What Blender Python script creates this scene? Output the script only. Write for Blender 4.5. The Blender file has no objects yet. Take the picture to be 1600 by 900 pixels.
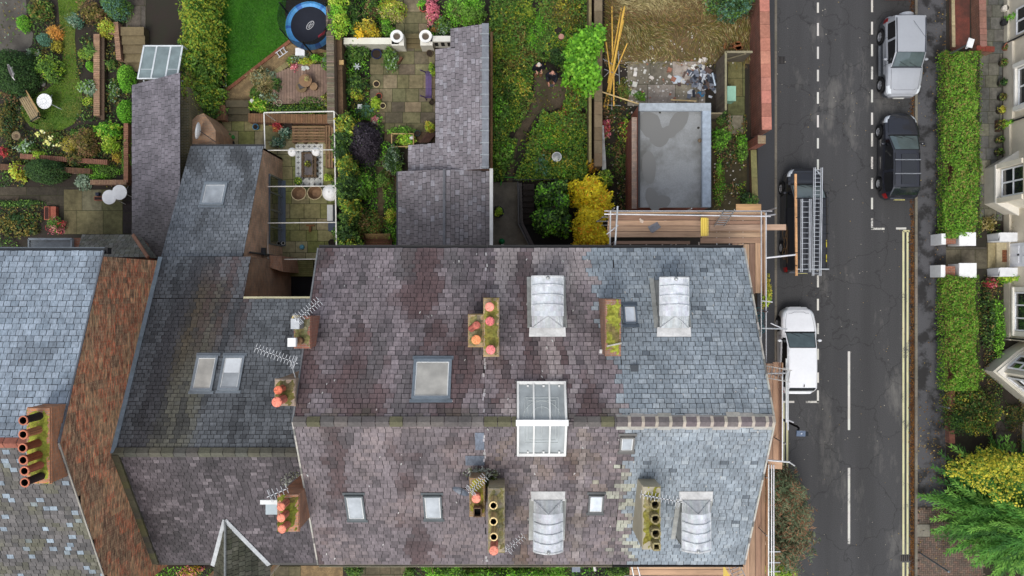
import bpy, bmesh, math, random
import numpy as np
from mathutils import Vector, Matrix, noise as mnoise
random.seed(7)
RNG = np.random.default_rng(11)
PI = math.pi
FPX = 1244.0          # focal length in photo pixels (1600 wide)
CAMZ = 40.0
sc = bpy.context.scene
# ---------------- camera
cam_d = bpy.data.cameras.new('camera'); cam = bpy.data.objects.new('camera', cam_d)
sc.collection.objects.link(cam); sc.camera = cam
cam.location = (0, 0, CAMZ); cam.rotation_euler = (0, 0, 0)
cam_d.sensor_width = 36; cam_d.lens = FPX/1600*36; cam_d.clip_end = 2000; cam_d.clip_start = .5
# ---------------- world and sun (overcast autumn day)
SUN_EL, SUN_AZ = math.radians(62), math.radians(200)   # azimuth from +Y clockwise
w = bpy.data.worlds.new("World"); sc.world = w; w.use_nodes = True
nt = w.node_tree; nt.nodes.clear()
sky = nt.nodes.new('ShaderNodeTexSky'); sky.sky_type = 'NISHITA'; sky.sun_disc = False
sky.sun_elevation = SUN_EL; sky.sun_rotation = SUN_AZ
sky.air_density = 1.0; sky.dust_density = 3.0; sky.ozone_density = 1.0
hs = nt.nodes.new('ShaderNodeHueSaturation'); hs.inputs['Saturation'].default_value = .42
bg = nt.nodes.new('ShaderNodeBackground'); bg.inputs['Strength'].default_value = .15
out = nt.nodes.new('ShaderNodeOutputWorld')
nt.links.new(sky.outputs[0], hs.inputs['Color']); nt.links.new(hs.outputs[0], bg.inputs['Color'])
nt.links.new(bg.outputs[0], out.inputs['Surface'])
sd = bpy.data.lights.new('sun', 'SUN'); sd.energy = .85; sd.angle = math.radians(24); sd.color = (1, .97, .92)
sun = bpy.data.objects.new('sun', sd); sc.collection.objects.link(sun); sun.location = (0, 0, 60)
sdir = Vector((math.sin(SUN_AZ)*math.cos(SUN_EL), math.cos(SUN_AZ)*math.cos(SUN_EL), math.sin(SUN_EL)))
sun.rotation_euler = sdir.to_track_quat('Z', 'Y').to_euler()
vs = sc.view_settings; vs.view_transform = 'Standard'; vs.look = 'None'; vs.gamma = 1; vs.exposure = 0.42
vs.use_curve_mapping = False
sc.cycles.max_bounces = 5; sc.cycles.diffuse_bounces = 3; sc.cycles.transparent_max_bounces = 6
# ---------------- helpers
COL = sc.collection
def worn_paint(name):
    m, n, b = nmat(name); at = N(n, 'ShaderNodeAttribute'); at.attribute_name = 'Col'; tc = N(n, 'ShaderNodeTexCoord')
    x = N(n, 'ShaderNodeTexNoise'); x.inputs['Scale'].default_value = 14; x.inputs['Detail'].default_value = 8; x.inputs['Roughness'].default_value = .75; n.links.new(tc.outputs['Object'], x.inputs[0])
    y = N(n, 'ShaderNodeTexNoise'); y.inputs['Scale'].default_value = .8; n.links.new(tc.outputs['Object'], y.inputs[0])
    ad = N(n, 'ShaderNodeMath', operation='ADD'); n.links.new(x.outputs['Fac'], ad.inputs[0]); n.links.new(y.outputs['Fac'], ad.inputs[1])
    r = N(n, 'ShaderNodeMapRange'); r.inputs['From Min'].default_value = 1.1; r.inputs['From Max'].default_value = 1.26; n.links.new(ad.outputs[0], r.inputs['Value'])
    k = N(n, 'ShaderNodeMix', data_type='RGBA'); n.links.new(r.outputs[0], k.inputs[0]); n.links.new(at.outputs['Color'], k.inputs[6]); k.inputs[7].default_value = (.085, .085, .083, 1)
    n.links.new(k.outputs[2], b.inputs['Base Color']); b.inputs['Roughness'].default_value = .85
def lin(c):
    c /= 255.
    return c/12.92 if c <= .04045 else ((c+.055)/1.055)**2.4
def C(r, g, b, k=1.0): return (lin(r)*k, lin(g)*k, lin(b)*k)
def mix(a, b, t): return tuple(a[i]*(1-t)+b[i]*t for i in range(3))
def mul(a, k): return tuple(x*k for x in a)
def jit(c, s=.12, rnd=random):
    k = 1+rnd.uniform(-s, s); return tuple(x*k*(1+rnd.uniform(-s, s)*.25) for x in c)
def nz(x, y, z=0.0): return mnoise.noise(Vector((x, y, z)))       # -1..1
def sst(a, b, x):
    t = min(1, max(0, (x-a)/(b-a))); return t*t*(3-2*t)
def P(px, py, z=0.0): return Vector(((px-800)*(CAMZ-z)/FPX, (450-py)*(CAMZ-z)/FPX, z))
class Pl:                                   # plane z = z0 + a X + b Y
    def __init__(s, z0, a, b): s.z0, s.a, s.b = z0, a, b
    def z(s, X, Y): return s.z0+s.a*X+s.b*Y
    def hit(s, px, py):
        p, q = (px-800)/FPX, (450-py)/FPX
        h = (CAMZ-s.z0)/(1+s.a*p+s.b*q); return Vector((p*h, q*h, CAMZ-h))
    def n(s): return Vector((-s.a, -s.b, 1)).normalized()
# ---------------- materials
MATS = {}
def nmat(name):
    m = bpy.data.materials.new(name); m.use_nodes = True; MATS[name] = m
    n = m.node_tree; b = n.nodes['Principled BSDF']; return m, n, b
def N(n, t, **k):
    x = n.nodes.new(t)
    for a, v in k.items():
        if a.startswith('i_'): x.inputs[a[2:].replace('_', ' ')].default_value = v
        else: setattr(x, a, v)
    return x
def attr_mat(name, rough=.85, var=.25, vscale=9., bump=.25, bscale=40., metal=0., coat=0., streak=None, spec=.35, var2=.15):
    m, n, b = nmat(name)
    at = N(n, 'ShaderNodeAttribute'); at.attribute_name = 'Col'
    tc = N(n, 'ShaderNodeTexCoord')
    src = tc.outputs['Object']
    if streak:
        mp = N(n, 'ShaderNodeMapping'); mp.inputs['Scale'].default_value = streak
        n.links.new(src, mp.inputs[0]); vsrc = mp.outputs[0]
    else: vsrc = src
    n1 = N(n, 'ShaderNodeTexNoise'); n1.inputs['Scale'].default_value = vscale; n1.inputs['Detail'].default_value = 6
    n1.inputs['Roughness'].default_value = .65
    n.links.new(vsrc, n1.inputs['Vector'])
    mr = N(n, 'ShaderNodeMapRange'); mr.inputs['From Min'].default_value = .25; mr.inputs['From Max'].default_value = .75
    mr.inputs['To Min'].default_value = 1-var; mr.inputs['To Max'].default_value = 1+var
    n.links.new(n1.outputs['Fac'], mr.inputs['Value'])
    n2 = N(n, 'ShaderNodeTexNoise'); n2.inputs['Scale'].default_value = vscale*.13; n2.inputs['Detail'].default_value = 3
    n.links.new(src, n2.inputs['Vector'])
    mr2 = N(n, 'ShaderNodeMapRange'); mr2.inputs['From Min'].default_value = .3; mr2.inputs['From Max'].default_value = .7
    mr2.inputs['To Min'].default_value = 1-var2; mr2.inputs['To Max'].default_value = 1+var2
    n.links.new(n2.outputs['Fac'], mr2.inputs['Value'])
    mm = N(n, 'ShaderNodeMath', operation='MULTIPLY'); n.links.new(mr.outputs[0], mm.inputs[0]); n.links.new(mr2.outputs[0], mm.inputs[1])
    vm = N(n, 'ShaderNodeVectorMath', operation='SCALE')
    n.links.new(at.outputs['Color'], vm.inputs[0]); n.links.new(mm.outputs[0], vm.inputs['Scale'])
    n.links.new(vm.outputs[0], b.inputs['Base Color'])
    b.inputs['Roughness'].default_value = rough; b.inputs['Metallic'].default_value = metal
    b.inputs['Coat Weight'].default_value = coat; b.inputs['Coat Roughness'].default_value = .06
    b.inputs['Specular IOR Level'].default_value = spec
    if bump:
        nb = N(n, 'ShaderNodeTexNoise'); nb.inputs['Scale'].default_value = bscale; nb.inputs['Detail'].default_value = 4
        n.links.new(src, nb.inputs['Vector'])
        bp = N(n, 'ShaderNodeBump'); bp.inputs['Strength'].default_value = bump; bp.inputs['Distance'].default_value = .02
        n.links.new(nb.outputs['Fac'], bp.inputs['Height']); n.links.new(bp.outputs[0], b.inputs['Normal'])
    return m
worn_paint('road_paint')
attr_mat('vc')                                   # stone, plaster, soil ...
attr_mat('ground', rough=.95, var=.38, vscale=5., bump=.6, bscale=22., var2=.3)
attr_mat('slate', rough=.6, var=.4, vscale=9., bump=.3, bscale=30., spec=.4, var2=.22, streak=(1.5, .6, 1))
attr_mat('roof_moss', rough=.95, var=.5, vscale=12., bump=.8, bscale=16., var2=.3)
attr_mat('wood', rough=.8, var=.3, vscale=5., bump=.2, streak=(1, 1, 1))
attr_mat('board_x', rough=.8, var=.3, vscale=6., streak=(.15, 2.2, 1))
attr_mat('board_y', rough=.8, var=.3, vscale=6., streak=(2.2, .15, 1))
attr_mat('metal', rough=.45, var=.15, vscale=12., bump=.05, metal=.55, spec=.5)
attr_mat('lead', rough=.75, var=.24, vscale=5., bump=.9, bscale=6., metal=.0, spec=.3)
attr_mat('paint', rough=.35, var=.03, bump=0, coat=1., spec=.5, var2=.03)
attr_mat('plastic', rough=.45, var=.06, bump=.05)
attr_mat('white', rough=.6, var=.08, vscale=6, bump=.1)
attr_mat('render', rough=.9, var=.09, vscale=2.5, bump=.15, var2=.12)
attr_mat('rubber', rough=.8, var=.1, bump=.1)
def glass(name, col, rough=.06, spec=.9, coat=.6):
    m, n, b = nmat(name)
    tc = N(n, 'ShaderNodeTexCoord'); n1 = N(n, 'ShaderNodeTexNoise'); n1.inputs['Scale'].default_value = 2.2; n1.inputs['Detail'].default_value = 4
    n.links.new(tc.outputs['Object'], n1.inputs['Vector'])
    cr = N(n, 'ShaderNodeValToRGB'); cr.color_ramp.elements[0].position = .3; cr.color_ramp.elements[1].position = .72
    cr.color_ramp.elements[0].color = (*mul(col, .72), 1); cr.color_ramp.elements[1].color = (*mul(col, 1.2), 1)
    n.links.new(n1.outputs['Fac'], cr.inputs[0]); n.links.new(cr.outputs[0], b.inputs['Base Color'])
    b.inputs['Roughness'].default_value = rough; b.inputs['Specular IOR Level'].default_value = spec
    b.inputs['Coat Weight'].default_value = coat; b.inputs['Coat Roughness'].default_value = .03
glass('glass_dark', C(38, 44, 46)); glass('glass_car', C(72, 88, 90)); glass('glass_sky', C(168, 174, 178), rough=.2)
glass('glass_black', C(14, 16, 20)); glass('glass_white', C(214, 222, 230), rough=.25); glass('glass_blind', C(178, 175, 166), rough=.35)
glass('glass_green', C(125, 140, 140), rough=.2); glass('glass_cloud', C(158, 164, 164), rough=.35)
# leaves
m, n, b = nmat('leaf')
at = N(n, 'ShaderNodeAttribute'); at.attribute_name = 'Col'
n.links.new(at.outputs['Color'], b.inputs['Base Color']); b.inputs['Roughness'].default_value = .6; b.inputs['Specular IOR Level'].default_value = .25
tr = N(n, 'ShaderNodeBsdfTranslucent'); n.links.new(at.outputs['Color'], tr.inputs['Color'])
mx = N(n, 'ShaderNodeMixShader'); mx.inputs[0].default_value = .22
n.links.new(b.outputs[0], mx.inputs[1]); n.links.new(tr.outputs[0], mx.inputs[2]); n.links.new(mx.outputs[0], n.nodes['Material Output'].inputs[0])
# net
m, n, b = nmat('net')
b.inputs['Base Color'].default_value = (*C(18, 26, 24), 1); b.inputs['Roughness'].default_value = .9
tp = N(n, 'ShaderNodeBsdfTransparent'); mx = N(n, 'ShaderNodeMixShader')
mx.inputs[0].default_value = .62
n.links.new(tp.outputs[0], mx.inputs[1]); n.links.new(b.outputs[0], mx.inputs[2]); n.links.new(mx.outputs[0], n.nodes['Material Output'].inputs[0])
# brick, coloured by the mesh's own colour; UVs are metres on the face
def brick_mat(name, sat=.5, mortar=C(150, 140, 125), hue=((1.15, 1.02, .92), (.78, .78, .8)), bw=.225, rh=.075, stain=.35, streak=(1, 1, 1), buff=0.):
    m, n, b = nmat(name)
    uv = N(n, 'ShaderNodeUVMap'); at = N(n, 'ShaderNodeAttribute'); at.attribute_name = 'Col'
    bt = N(n, 'ShaderNodeTexBrick'); bt.inputs['Scale'].default_value = 1; bt.inputs['Brick Width'].default_value = bw
    bt.inputs['Row Height'].default_value = rh; bt.inputs['Mortar Size'].default_value = .007; bt.inputs['Mortar Smooth'].default_value = .2
    bt.inputs['Bias'].default_value = 0.0 if not buff else -.2
    bt.inputs['Color1'].default_value = (*hue[0], 1); bt.inputs['Color2'].default_value = (*hue[1], 1); bt.inputs['Mortar'].default_value = (1, 1, 1, 1)
    n.links.new(uv.outputs[0], bt.inputs['Vector'])
    tc = N(n, 'ShaderNodeTexCoord'); mp = N(n, 'ShaderNodeMapping'); mp.inputs['Scale'].default_value = streak
    n.links.new(tc.outputs['Object'], mp.inputs[0])
    n1 = N(n, 'ShaderNodeTexNoise'); n1.inputs['Scale'].default_value = 1.3 if not buff else 2.6; n1.inputs['Detail'].default_value = 10; n1.inputs['Roughness'].default_value = .7
    n.links.new(mp.outputs[0], n1.inputs['Vector'])
    cr = N(n, 'ShaderNodeMapRange'); cr.inputs['From Min'].default_value = .3 if not buff else .37; cr.inputs['From Max'].default_value = .7 if not buff else .63
    cr.inputs['To Min'].default_value = 1-stain; cr.inputs['To Max'].default_value = 1+stain
    n.links.new(n1.outputs['Fac'], cr.inputs['Value'])
    mc = N(n, 'ShaderNodeVectorMath', operation='MULTIPLY'); n.links.new(at.outputs['Color'], mc.inputs[0]); n.links.new(bt.outputs['Color'], mc.inputs[1])
    mk = N(n, 'ShaderNodeMix', data_type='RGBA'); n.links.new(bt.outputs['Fac'], mk.inputs[0])
    n.links.new(mc.outputs[0], mk.inputs[6])
    if buff:
        nb = N(n, 'ShaderNodeTexNoise'); nb.inputs['Scale'].default_value = 5; nb.inputs['Detail'].default_value = 6; nb.inputs['Roughness'].default_value = .8; n.links.new(mp.outputs[0], nb.inputs['Vector'])
        rb_ = N(n, 'ShaderNodeMapRange'); rb_.inputs['From Min'].default_value = .44; rb_.inputs['From Max'].default_value = .58; rb_.inputs['To Max'].default_value = buff; n.links.new(nb.outputs['Fac'], rb_.inputs['Value'])
        xb = N(n, 'ShaderNodeMix', data_type='RGBA'); n.links.new(rb_.outputs[0], xb.inputs[0]); n.links.new(mc.outputs[0], xb.inputs[6]); xb.inputs[7].default_value = (*C(190, 160, 122), 1); n.links.new(xb.outputs[2], mk.inputs[6])
    mk.inputs[7].default_value = (*mortar, 1)
    sc_ = N(n, 'ShaderNodeVectorMath', operation='SCALE'); n.links.new(mk.outputs[2], sc_.inputs[0]); n.links.new(cr.outputs[0], sc_.inputs['Scale'])
    n.links.new(sc_.outputs[0], b.inputs['Base Color']); b.inputs['Roughness'].default_value = .9
    bp = N(n, 'ShaderNodeBump'); bp.inputs['Strength'].default_value = .5; bp.inputs['Distance'].default_value = .01; bp.invert = True
    n.links.new(bt.outputs['Fac'], bp.inputs['Height']); n.links.new(bp.outputs[0], b.inputs['Normal'])
brick_mat('brick')
brick_mat('brick_old', hue=((1.3, 1.05, .9), (.6, .6, .6)), stain=.65, streak=(1, 1.0, 3.2), mortar=C(196, 170, 140), buff=.85)
brick_mat('block', bw=.2, rh=.1, mortar=C(60, 55, 48), hue=((1.15, 1.05, 1), (.85, .85, .88)), stain=.2)
# ---------------- mesh builder
WLOC = {}
def wl(o): return WLOC.get(o.name, Vector((0, 0, 0))) if o else Vector((0, 0, 0))
class MB:
    def __init__(s, col=(.5, .5, .5), mat='vc'): s.v, s.f, s.c, s.m = [], [], [], []; s.col, s.mat = col, mat
    def face(s, pts, col=None, mat=None):
        i = len(s.v); s.v.extend([tuple(p) for p in pts]); s.f.append(tuple(range(i, i+len(pts)))); s.c.append(col or s.col); s.m.append(mat or s.mat)
    def mesh(s, verts, faces, col=None, mat=None):
        i = len(s.v); s.v.extend([tuple(p) for p in verts])
        for f in faces: s.f.append(tuple(i+k for k in f)); s.c.append(col or s.col); s.m.append(mat or s.mat)
    def box(s, x0, y0, z0, x1, y1, z1, col=None, mat=None, top=None):
        x0, x1 = min(x0, x1), max(x0, x1); y0, y1 = min(y0, y1), max(y0, y1); z0, z1 = min(z0, z1), max(z0, z1)
        V = [(x, y, z) for z in (z0, z1) for y in (y0, y1) for x in (x0, x1)]
        F = [(0, 2, 3, 1), (0, 1, 5, 4), (1, 3, 7, 5), (3, 2, 6, 7), (2, 0, 4, 6)]
        s.mesh(V, F, col, mat); s.mesh([V[4], V[5], V[7], V[6]], [(0, 1, 2, 3)], top or col, mat)
    def obox(s, c, size, rot=0.0, col=None, mat=None, M=None):
        M = M or Matrix.Rotation(rot, 3, 'Z'); c = Vector(c); h = Vector(size)/2
        V = [c+M@Vector((x*h.x, y*h.y, z*h.z)) for z in (-1, 1) for y in (-1, 1) for x in (-1, 1)]
        s.mesh(V, [(0, 2, 3, 1), (4, 5, 7, 6), (0, 1, 5, 4), (1, 3, 7, 5), (3, 2, 6, 7), (2, 0, 4, 6)], col, mat)
    def beam(s, p, q, w, h, col=None, mat=None, up=(0, 0, 1)):
        p, q = Vector(p), Vector(q); d = (q-p); L = d.length; d.normalize(); up = Vector(up)
        if abs(d.dot(up)) > .98: up = Vector((0, 1, 0))
        x = d.cross(up).normalized(); u = x.cross(d)
        M = Matrix((x, d, u)).transposed(); s.obox((p+q)/2, (w, L, h), M=M, col=col, mat=mat)
    def tube(s, p, q, r, n=7, col=None, mat=None, r2=None):
        p, q = Vector(p), Vector(q); d = (q-p).normalized(); up = Vector((0, 0, 1)) if abs(d.z) < .95 else Vector((1, 0, 0))
        x = d.cross(up).normalized(); y = x.cross(d); r2 = r if r2 is None else r2
        V = [p+(x*math.cos(2*PI*k/n)+y*math.sin(2*PI*k/n))*r for k in range(n)]+[q+(x*math.cos(2*PI*k/n)+y*math.sin(2*PI*k/n))*r2 for k in range(n)]
        s.mesh(V, [(k, (k+1) % n, n+(k+1) % n, n+k) for k in range(n)]+[tuple(range(n-1, -1, -1)), tuple(range(n, 2*n))], col, mat)
    def path(s, pts, r, n=6, col=None, mat=None):
        for a, b_ in zip(pts, pts[1:]): s.tube(a, b_, r, n, col, mat)
    def lathe(s, c, prof, n=20, cols=None, mat=None, col=None):
        c = Vector(c)
        for k in range(len(prof)-1):
            (r0, z0), (r1, z1) = prof[k], prof[k+1]
            cc = cols[k] if cols else col
            for j in range(n):
                a, b_ = 2*PI*j/n, 2*PI*(j+1)/n
                q = [c+Vector((r0*math.cos(a), r0*math.sin(a), z0)), c+Vector((r0*math.cos(b_), r0*math.sin(b_), z0)),
                     c+Vector((r1*math.cos(b_), r1*math.sin(b_), z1)), c+Vector((r1*math.cos(a), r1*math.sin(a), z1))]
                if r0 < 1e-6: q = [q[0], q[2], q[3]]
                elif r1 < 1e-6: q = q[:3]
                s.face(q, cc, mat)
    def prism(s, poly, z0, z1, col=None, mat=None, top=None, bottom=True):
        n = len(poly)
        zt = z1 if isinstance(z1, (list, tuple)) else [z1]*n
        V = [(p[0], p[1], z0) for p in poly]+[(poly[k][0], poly[k][1], zt[k]) for k in range(n)]
        s.mesh(V, [(k, (k+1) % n, n+(k+1) % n, n+k) for k in range(n)], col, mat)
        s.face(V[n:], top or col, mat)
        if bottom: s.face(V[:n][::-1], col, mat)
    def sphere(s, c, r, n=12, col=None, mat=None, sz=1.):
        s.lathe(c, [(r*math.sin(PI*k/8), -r*sz*math.cos(PI*k/8)) for k in range(9)], n, col=col, mat=mat)
    def ring(s, c, R, r, n=24, col=None, mat=None, N_=None):
        M = (Vector(N_).to_track_quat('Z', 'Y').to_matrix() if N_ else Matrix.Identity(3)); c = Vector(c)
        pts = [c+M@Vector((R*math.cos(2*PI*k/n), R*math.sin(2*PI*k/n), 0)) for k in range(n+1)]
        s.path(pts, r, 5, col, mat)
    def build(s, name, parent=None, label=None, cat=None, group=None, kind=None, smooth=False, org=None, local=False):
        me = bpy.data.meshes.new(name); o = bpy.data.objects.new(name, me); COL.objects.link(o)
        V = np.array(s.v, dtype=np.float32)
        if local: base = Vector((0, 0, 0))
        elif parent: base = wl(parent)
        elif org is not None: base = Vector(org)
        elif kind == 'structure': base = Vector((0, 0, 0))
        else: base = Vector(((V[:, 0].min()+V[:, 0].max())/2, (V[:, 1].min()+V[:, 1].max())/2, V[:, 2].min()))
        uvs = []
        for f in s.f:
            a, b_, c_ = (Vector(s.v[f[0]]), Vector(s.v[f[1]]), Vector(s.v[f[2]]))
            nn = (b_-a).cross(c_-a); ax = max(range(3), key=lambda i: abs(nn[i]))
            for i in f:
                p = s.v[i]; uvs.append((p[1], p[2]) if ax == 0 else (p[0], p[2]) if ax == 1 else (p[0], p[1]))
        me.from_pydata((V-np.array(base, dtype=np.float32)).tolist(), [], s.f)
        names = []
        for m_ in s.m:
            if m_ not in names: names.append(m_)
        for m_ in names: me.materials.append(MATS[m_])
        if len(names) > 1: me.polygons.foreach_set('material_index', [names.index(m_) for m_ in s.m])
        ca = me.attributes.new('Col', 'FLOAT_COLOR', 'FACE')
        ca.data.foreach_set('color', np.array([(*c, 1) for c in s.c], dtype=np.float32).ravel())
        ul = me.uv_layers.new(name='UVMap'); ul.data.foreach_set('uv', np.array(uvs, dtype=np.float32).ravel())
        if smooth: me.polygons.foreach_set('use_smooth', [True]*len(s.f))
        me.update()
        if parent: o.parent = parent
        if not parent and not local: o.location = base
        WLOC[o.name] = base.copy() if not local else Vector((0, 0, 0))
        tag(o, label, cat, group, kind); return o
def tag(o, label=None, cat=None, group=None, kind=None):
    if label: o['label'] = label
    if cat: o['category'] = cat
    if group: o['group'] = group
    if kind: o['kind'] = kind
def thing(name, label, cat, loc=(0, 0, 0), rz=0., group=None):
    o = bpy.data.objects.new(name, None); COL.objects.link(o); o.location = loc; o.rotation_euler = (0, 0, rz)
    o.empty_display_size = .3; WLOC[o.name] = Vector(loc); tag(o, label, cat, group); return o
def dup(root, loc=None, rz=None, label=None, group=None):
    r = root.copy(); COL.objects.link(r)
    if loc is not None: r.location = loc
    if rz is not None: r.rotation_euler = (0, 0, rz)
    if label: r['label'] = label
    if group: r['group'] = group; root['group'] = group
    for ch in list(root.children):
        c = ch.copy(); COL.objects.link(c); c.parent = r
        for g in list(ch.children):
            d = g.copy(); COL.objects.link(d); d.parent = c
    return r
# ---------------- foliage (numpy)
def _h(i, j, k, s):
    n_ = (i.astype(np.int64)*374761393+j.astype(np.int64)*668265263+k.astype(np.int64)*2147483647+s*1274126177) & 0xffffffff
    n_ = ((n_ ^ (n_ >> 13))*1274126177) & 0xffffffff
    return ((n_ ^ (n_ >> 16)) & 0xffff)/65535.
def vn(p, scale, seed=0):
    q = p*scale; f = np.floor(q); t = q-f; t = t*t*(3-2*t); i, j, k = f[:, 0], f[:, 1], f[:, 2]; r = 0
    for a in (0, 1):
        for b_ in (0, 1):
            for c in (0, 1):
                wgt = (t[:, 0] if a else 1-t[:, 0])*(t[:, 1] if b_ else 1-t[:, 1])*(t[:, 2] if c else 1-t[:, 2])
                r = r+wgt*_h(i+a, j+b_, k+c, seed)
    return r
def pal_cols(p, pal, seed, scale=2.2, spread=.22, noise_mix=.6):
    pal = np.array(pal); n_ = len(p)
    t = vn(p, scale, seed)*noise_mix*1.15+RNG.random(n_)*(1-noise_mix)
    t = np.clip((t-.12)/.8, 0, .9999)*len(pal)
    c = pal[np.minimum(t.astype(int), len(pal)-1)]
    k = 1+(RNG.random((n_, 1))*2-1)*spread
    return c*k
class Leaves:
    def __init__(s): s.V, s.Cc, s.n = [], [], 0
    def add(s, p, nrm, size, cols, aspect=.55, tang=None):
        n_ = len(p)
        if n_ == 0: return
        nrm = nrm/np.maximum(np.linalg.norm(nrm, axis=1, keepdims=True), 1e-6)
        if tang is None: tang = RNG.normal(size=(n_, 3))
        t = tang-nrm*np.sum(tang*nrm, axis=1, keepdims=True); t /= np.maximum(np.linalg.norm(t, axis=1, keepdims=True), 1e-6)
        b_ = np.cross(nrm, t); sz = (size*(.45+1.1*RNG.random(n_)))[:, None] if np.isscalar(size) else size[:, None]
        q = np.stack([p-t*sz*.5, p+b_*sz*aspect*.5-t*sz*.05, p+t*sz*.5, p-b_*sz*aspect*.5-t*sz*.05], axis=1)
        s.V.append(q.reshape(-1, 3)); s.Cc.append(cols); s.n += n_
    def build(s, name, parent=None, label=None, cat=None, group=None, kind=None, core=None):
        V = np.concatenate(s.V).astype(np.float32); cl = np.concatenate(s.Cc); nf = s.n; q = nf
        F = np.arange(nf*4, dtype=np.int32)
        base = np.array(wl(parent) if parent else ((V[:, 0].min()+V[:, 0].max())/2, (V[:, 1].min()+V[:, 1].max())/2, max(0, V[:, 2].min())), dtype=np.float32)
        me = bpy.data.meshes.new(name); o = bpy.data.objects.new(name, me); COL.objects.link(o)
        me.vertices.add(len(V)); me.vertices.foreach_set('co', (V-base).ravel())
        me.loops.add(len(F)); me.loops.foreach_set('vertex_index', F)
        me.polygons.add(nf); me.polygons.foreach_set('loop_start', np.arange(0, nf*4, 4, dtype=np.int32))
        try: me.polygons.foreach_set('loop_total', np.full(nf, 4, dtype=np.int32))
        except Exception: pass
        me.update(calc_edges=True)
        ca = me.attributes.new('Col', 'FLOAT_COLOR', 'FACE')
        ca.data.foreach_set('color', np.concatenate([np.clip(cl, 0, 1), np.ones((nf, 1))], axis=1).astype(np.float32).ravel())
        me.materials.append(MATS['leaf'])
        if parent: o.parent = parent
        else: o.location = Vector(base.tolist())
        WLOC[o.name] = Vector(base.tolist()); tag(o, label, cat, group, kind); return o
_seed = [1]
def dome(L, c, rx, ry, rz, n, pal, size, up=.5, rough=.3, aspect=.55, zmin=-.15, cscale=2.2, nm=.6, spread=.22, fill=.35):
    """leaves on and in an uneven dome centred on c (c.z = base height)"""
    _seed[0] += 1; sd_ = _seed[0]
    d = RNG.normal(size=(n, 3)); d /= np.linalg.norm(d, axis=1, keepdims=True); d[:, 2] = np.abs(d[:, 2])*(1-zmin)+zmin*RNG.random(n)
    lump = 1+rough*(vn(d+7, 2.3, sd_)*2-1)+rough*.5*(vn(d+3, 5.5, sd_+50)*2-1)
    r = (1-fill*RNG.random(n)**2)*lump
    p = d*np.array([rx, ry, rz])*r[:, None]+np.array(c)
    p[:, 2] = np.maximum(p[:, 2], .02)
    nr = d*(1-up)+np.array([0, 0, up])+RNG.normal(size=(n, 3))*.38
    L.add(p, nr, size, pal_cols(p, pal, sd_, cscale, spread, nm), aspect)
# ================= GROUND (structure)
def sheet(name, polys, z, col, mat='ground', thick=None):
    mb = MB(col, mat)
    for p in polys: mb.face([(a, b, z) for a, b in p])
    return mb.build(name, kind='structure')
def G(px, py): p = P(px, py); return (p.x, p.y)
def GR(x0, y0, x1, y1): a = G(x0, y0); b = G(x1, y1); return [(a[0], b[1]), (b[0], b[1]), (b[0], a[1]), (a[0], a[1])]
sheet('ground', [[(-400, -400), (400, -400), (400, 400), (-400, 400)]], -.02, C(58, 50, 40))
KL, KR = 13.28, 20.2
# asphalt with lighter worn patches
m, n, b = nmat('asphalt')
tc = N(n, 'ShaderNodeTexCoord')
a1 = N(n, 'ShaderNodeTexNoise'); a1.inputs['Scale'].default_value = 26; a1.inputs['Detail'].default_value = 5; n.links.new(tc.outputs['Object'], a1.inputs[0])
a2 = N(n, 'ShaderNodeTexNoise'); a2.inputs['Scale'].default_value = .55; a2.inputs['Detail'].default_value = 7; a2.inputs['Roughness'].default_value = .72
mp = N(n, 'ShaderNodeMapping'); mp.inputs['Scale'].default_value = (1, .3, 1); n.links.new(tc.outputs['Object'], mp.inputs[0]); n.links.new(mp.outputs[0], a2.inputs[0])
r1 = N(n, 'ShaderNodeValToRGB'); e = r1.color_ramp.elements; e[0].position = .3; e[0].color = (*C(56, 56, 57), 1); e[1].position = .72; e[1].color = (*C(76, 76, 77), 1)
n.links.new(a1.outputs['Fac'], r1.inputs[0])
r2 = N(n, 'ShaderNodeValToRGB'); e = r2.color_ramp.elements; e[0].position = .55; e[0].color = (0, 0, 0, 1); e[1].position = .7; e[1].color = (.8, .8, .8, 1)
n.links.new(a2.outputs['Fac'], r2.inputs[0])
mk = N(n, 'ShaderNodeMix', data_type='RGBA'); n.links.new(r2.outputs[0], mk.inputs[0]); n.links.new(r1.outputs[0], mk.inputs[6]); mk.inputs[7].default_value = (*C(112, 110, 106), 1)
vo = N(n, 'ShaderNodeTexVoronoi', feature='DISTANCE_TO_EDGE'); vo.inputs['Scale'].default_value = .32
wp_ = N(n, 'ShaderNodeTexNoise'); wp_.inputs['Scale'].default_value = 1.6; wp_.inputs['Detail'].default_value = 5; n.links.new(tc.outputs['Object'], wp_.inputs[0])
va = N(n, 'ShaderNodeVectorMath', operation='ADD'); n.links.new(tc.outputs['Object'], va.inputs[0]); n.links.new(wp_.outputs['Color'], va.inputs[1]); n.links.new(va.outputs[0], vo.inputs['Vector'])
cm_ = N(n, 'ShaderNodeMapRange'); cm_.inputs['From Min'].default_value = .0; cm_.inputs['From Max'].default_value = .012; cm_.inputs['To Min'].default_value = .62; cm_.inputs['To Max'].default_value = 1; n.links.new(vo.outputs['Distance'], cm_.inputs['Value'])
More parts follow.
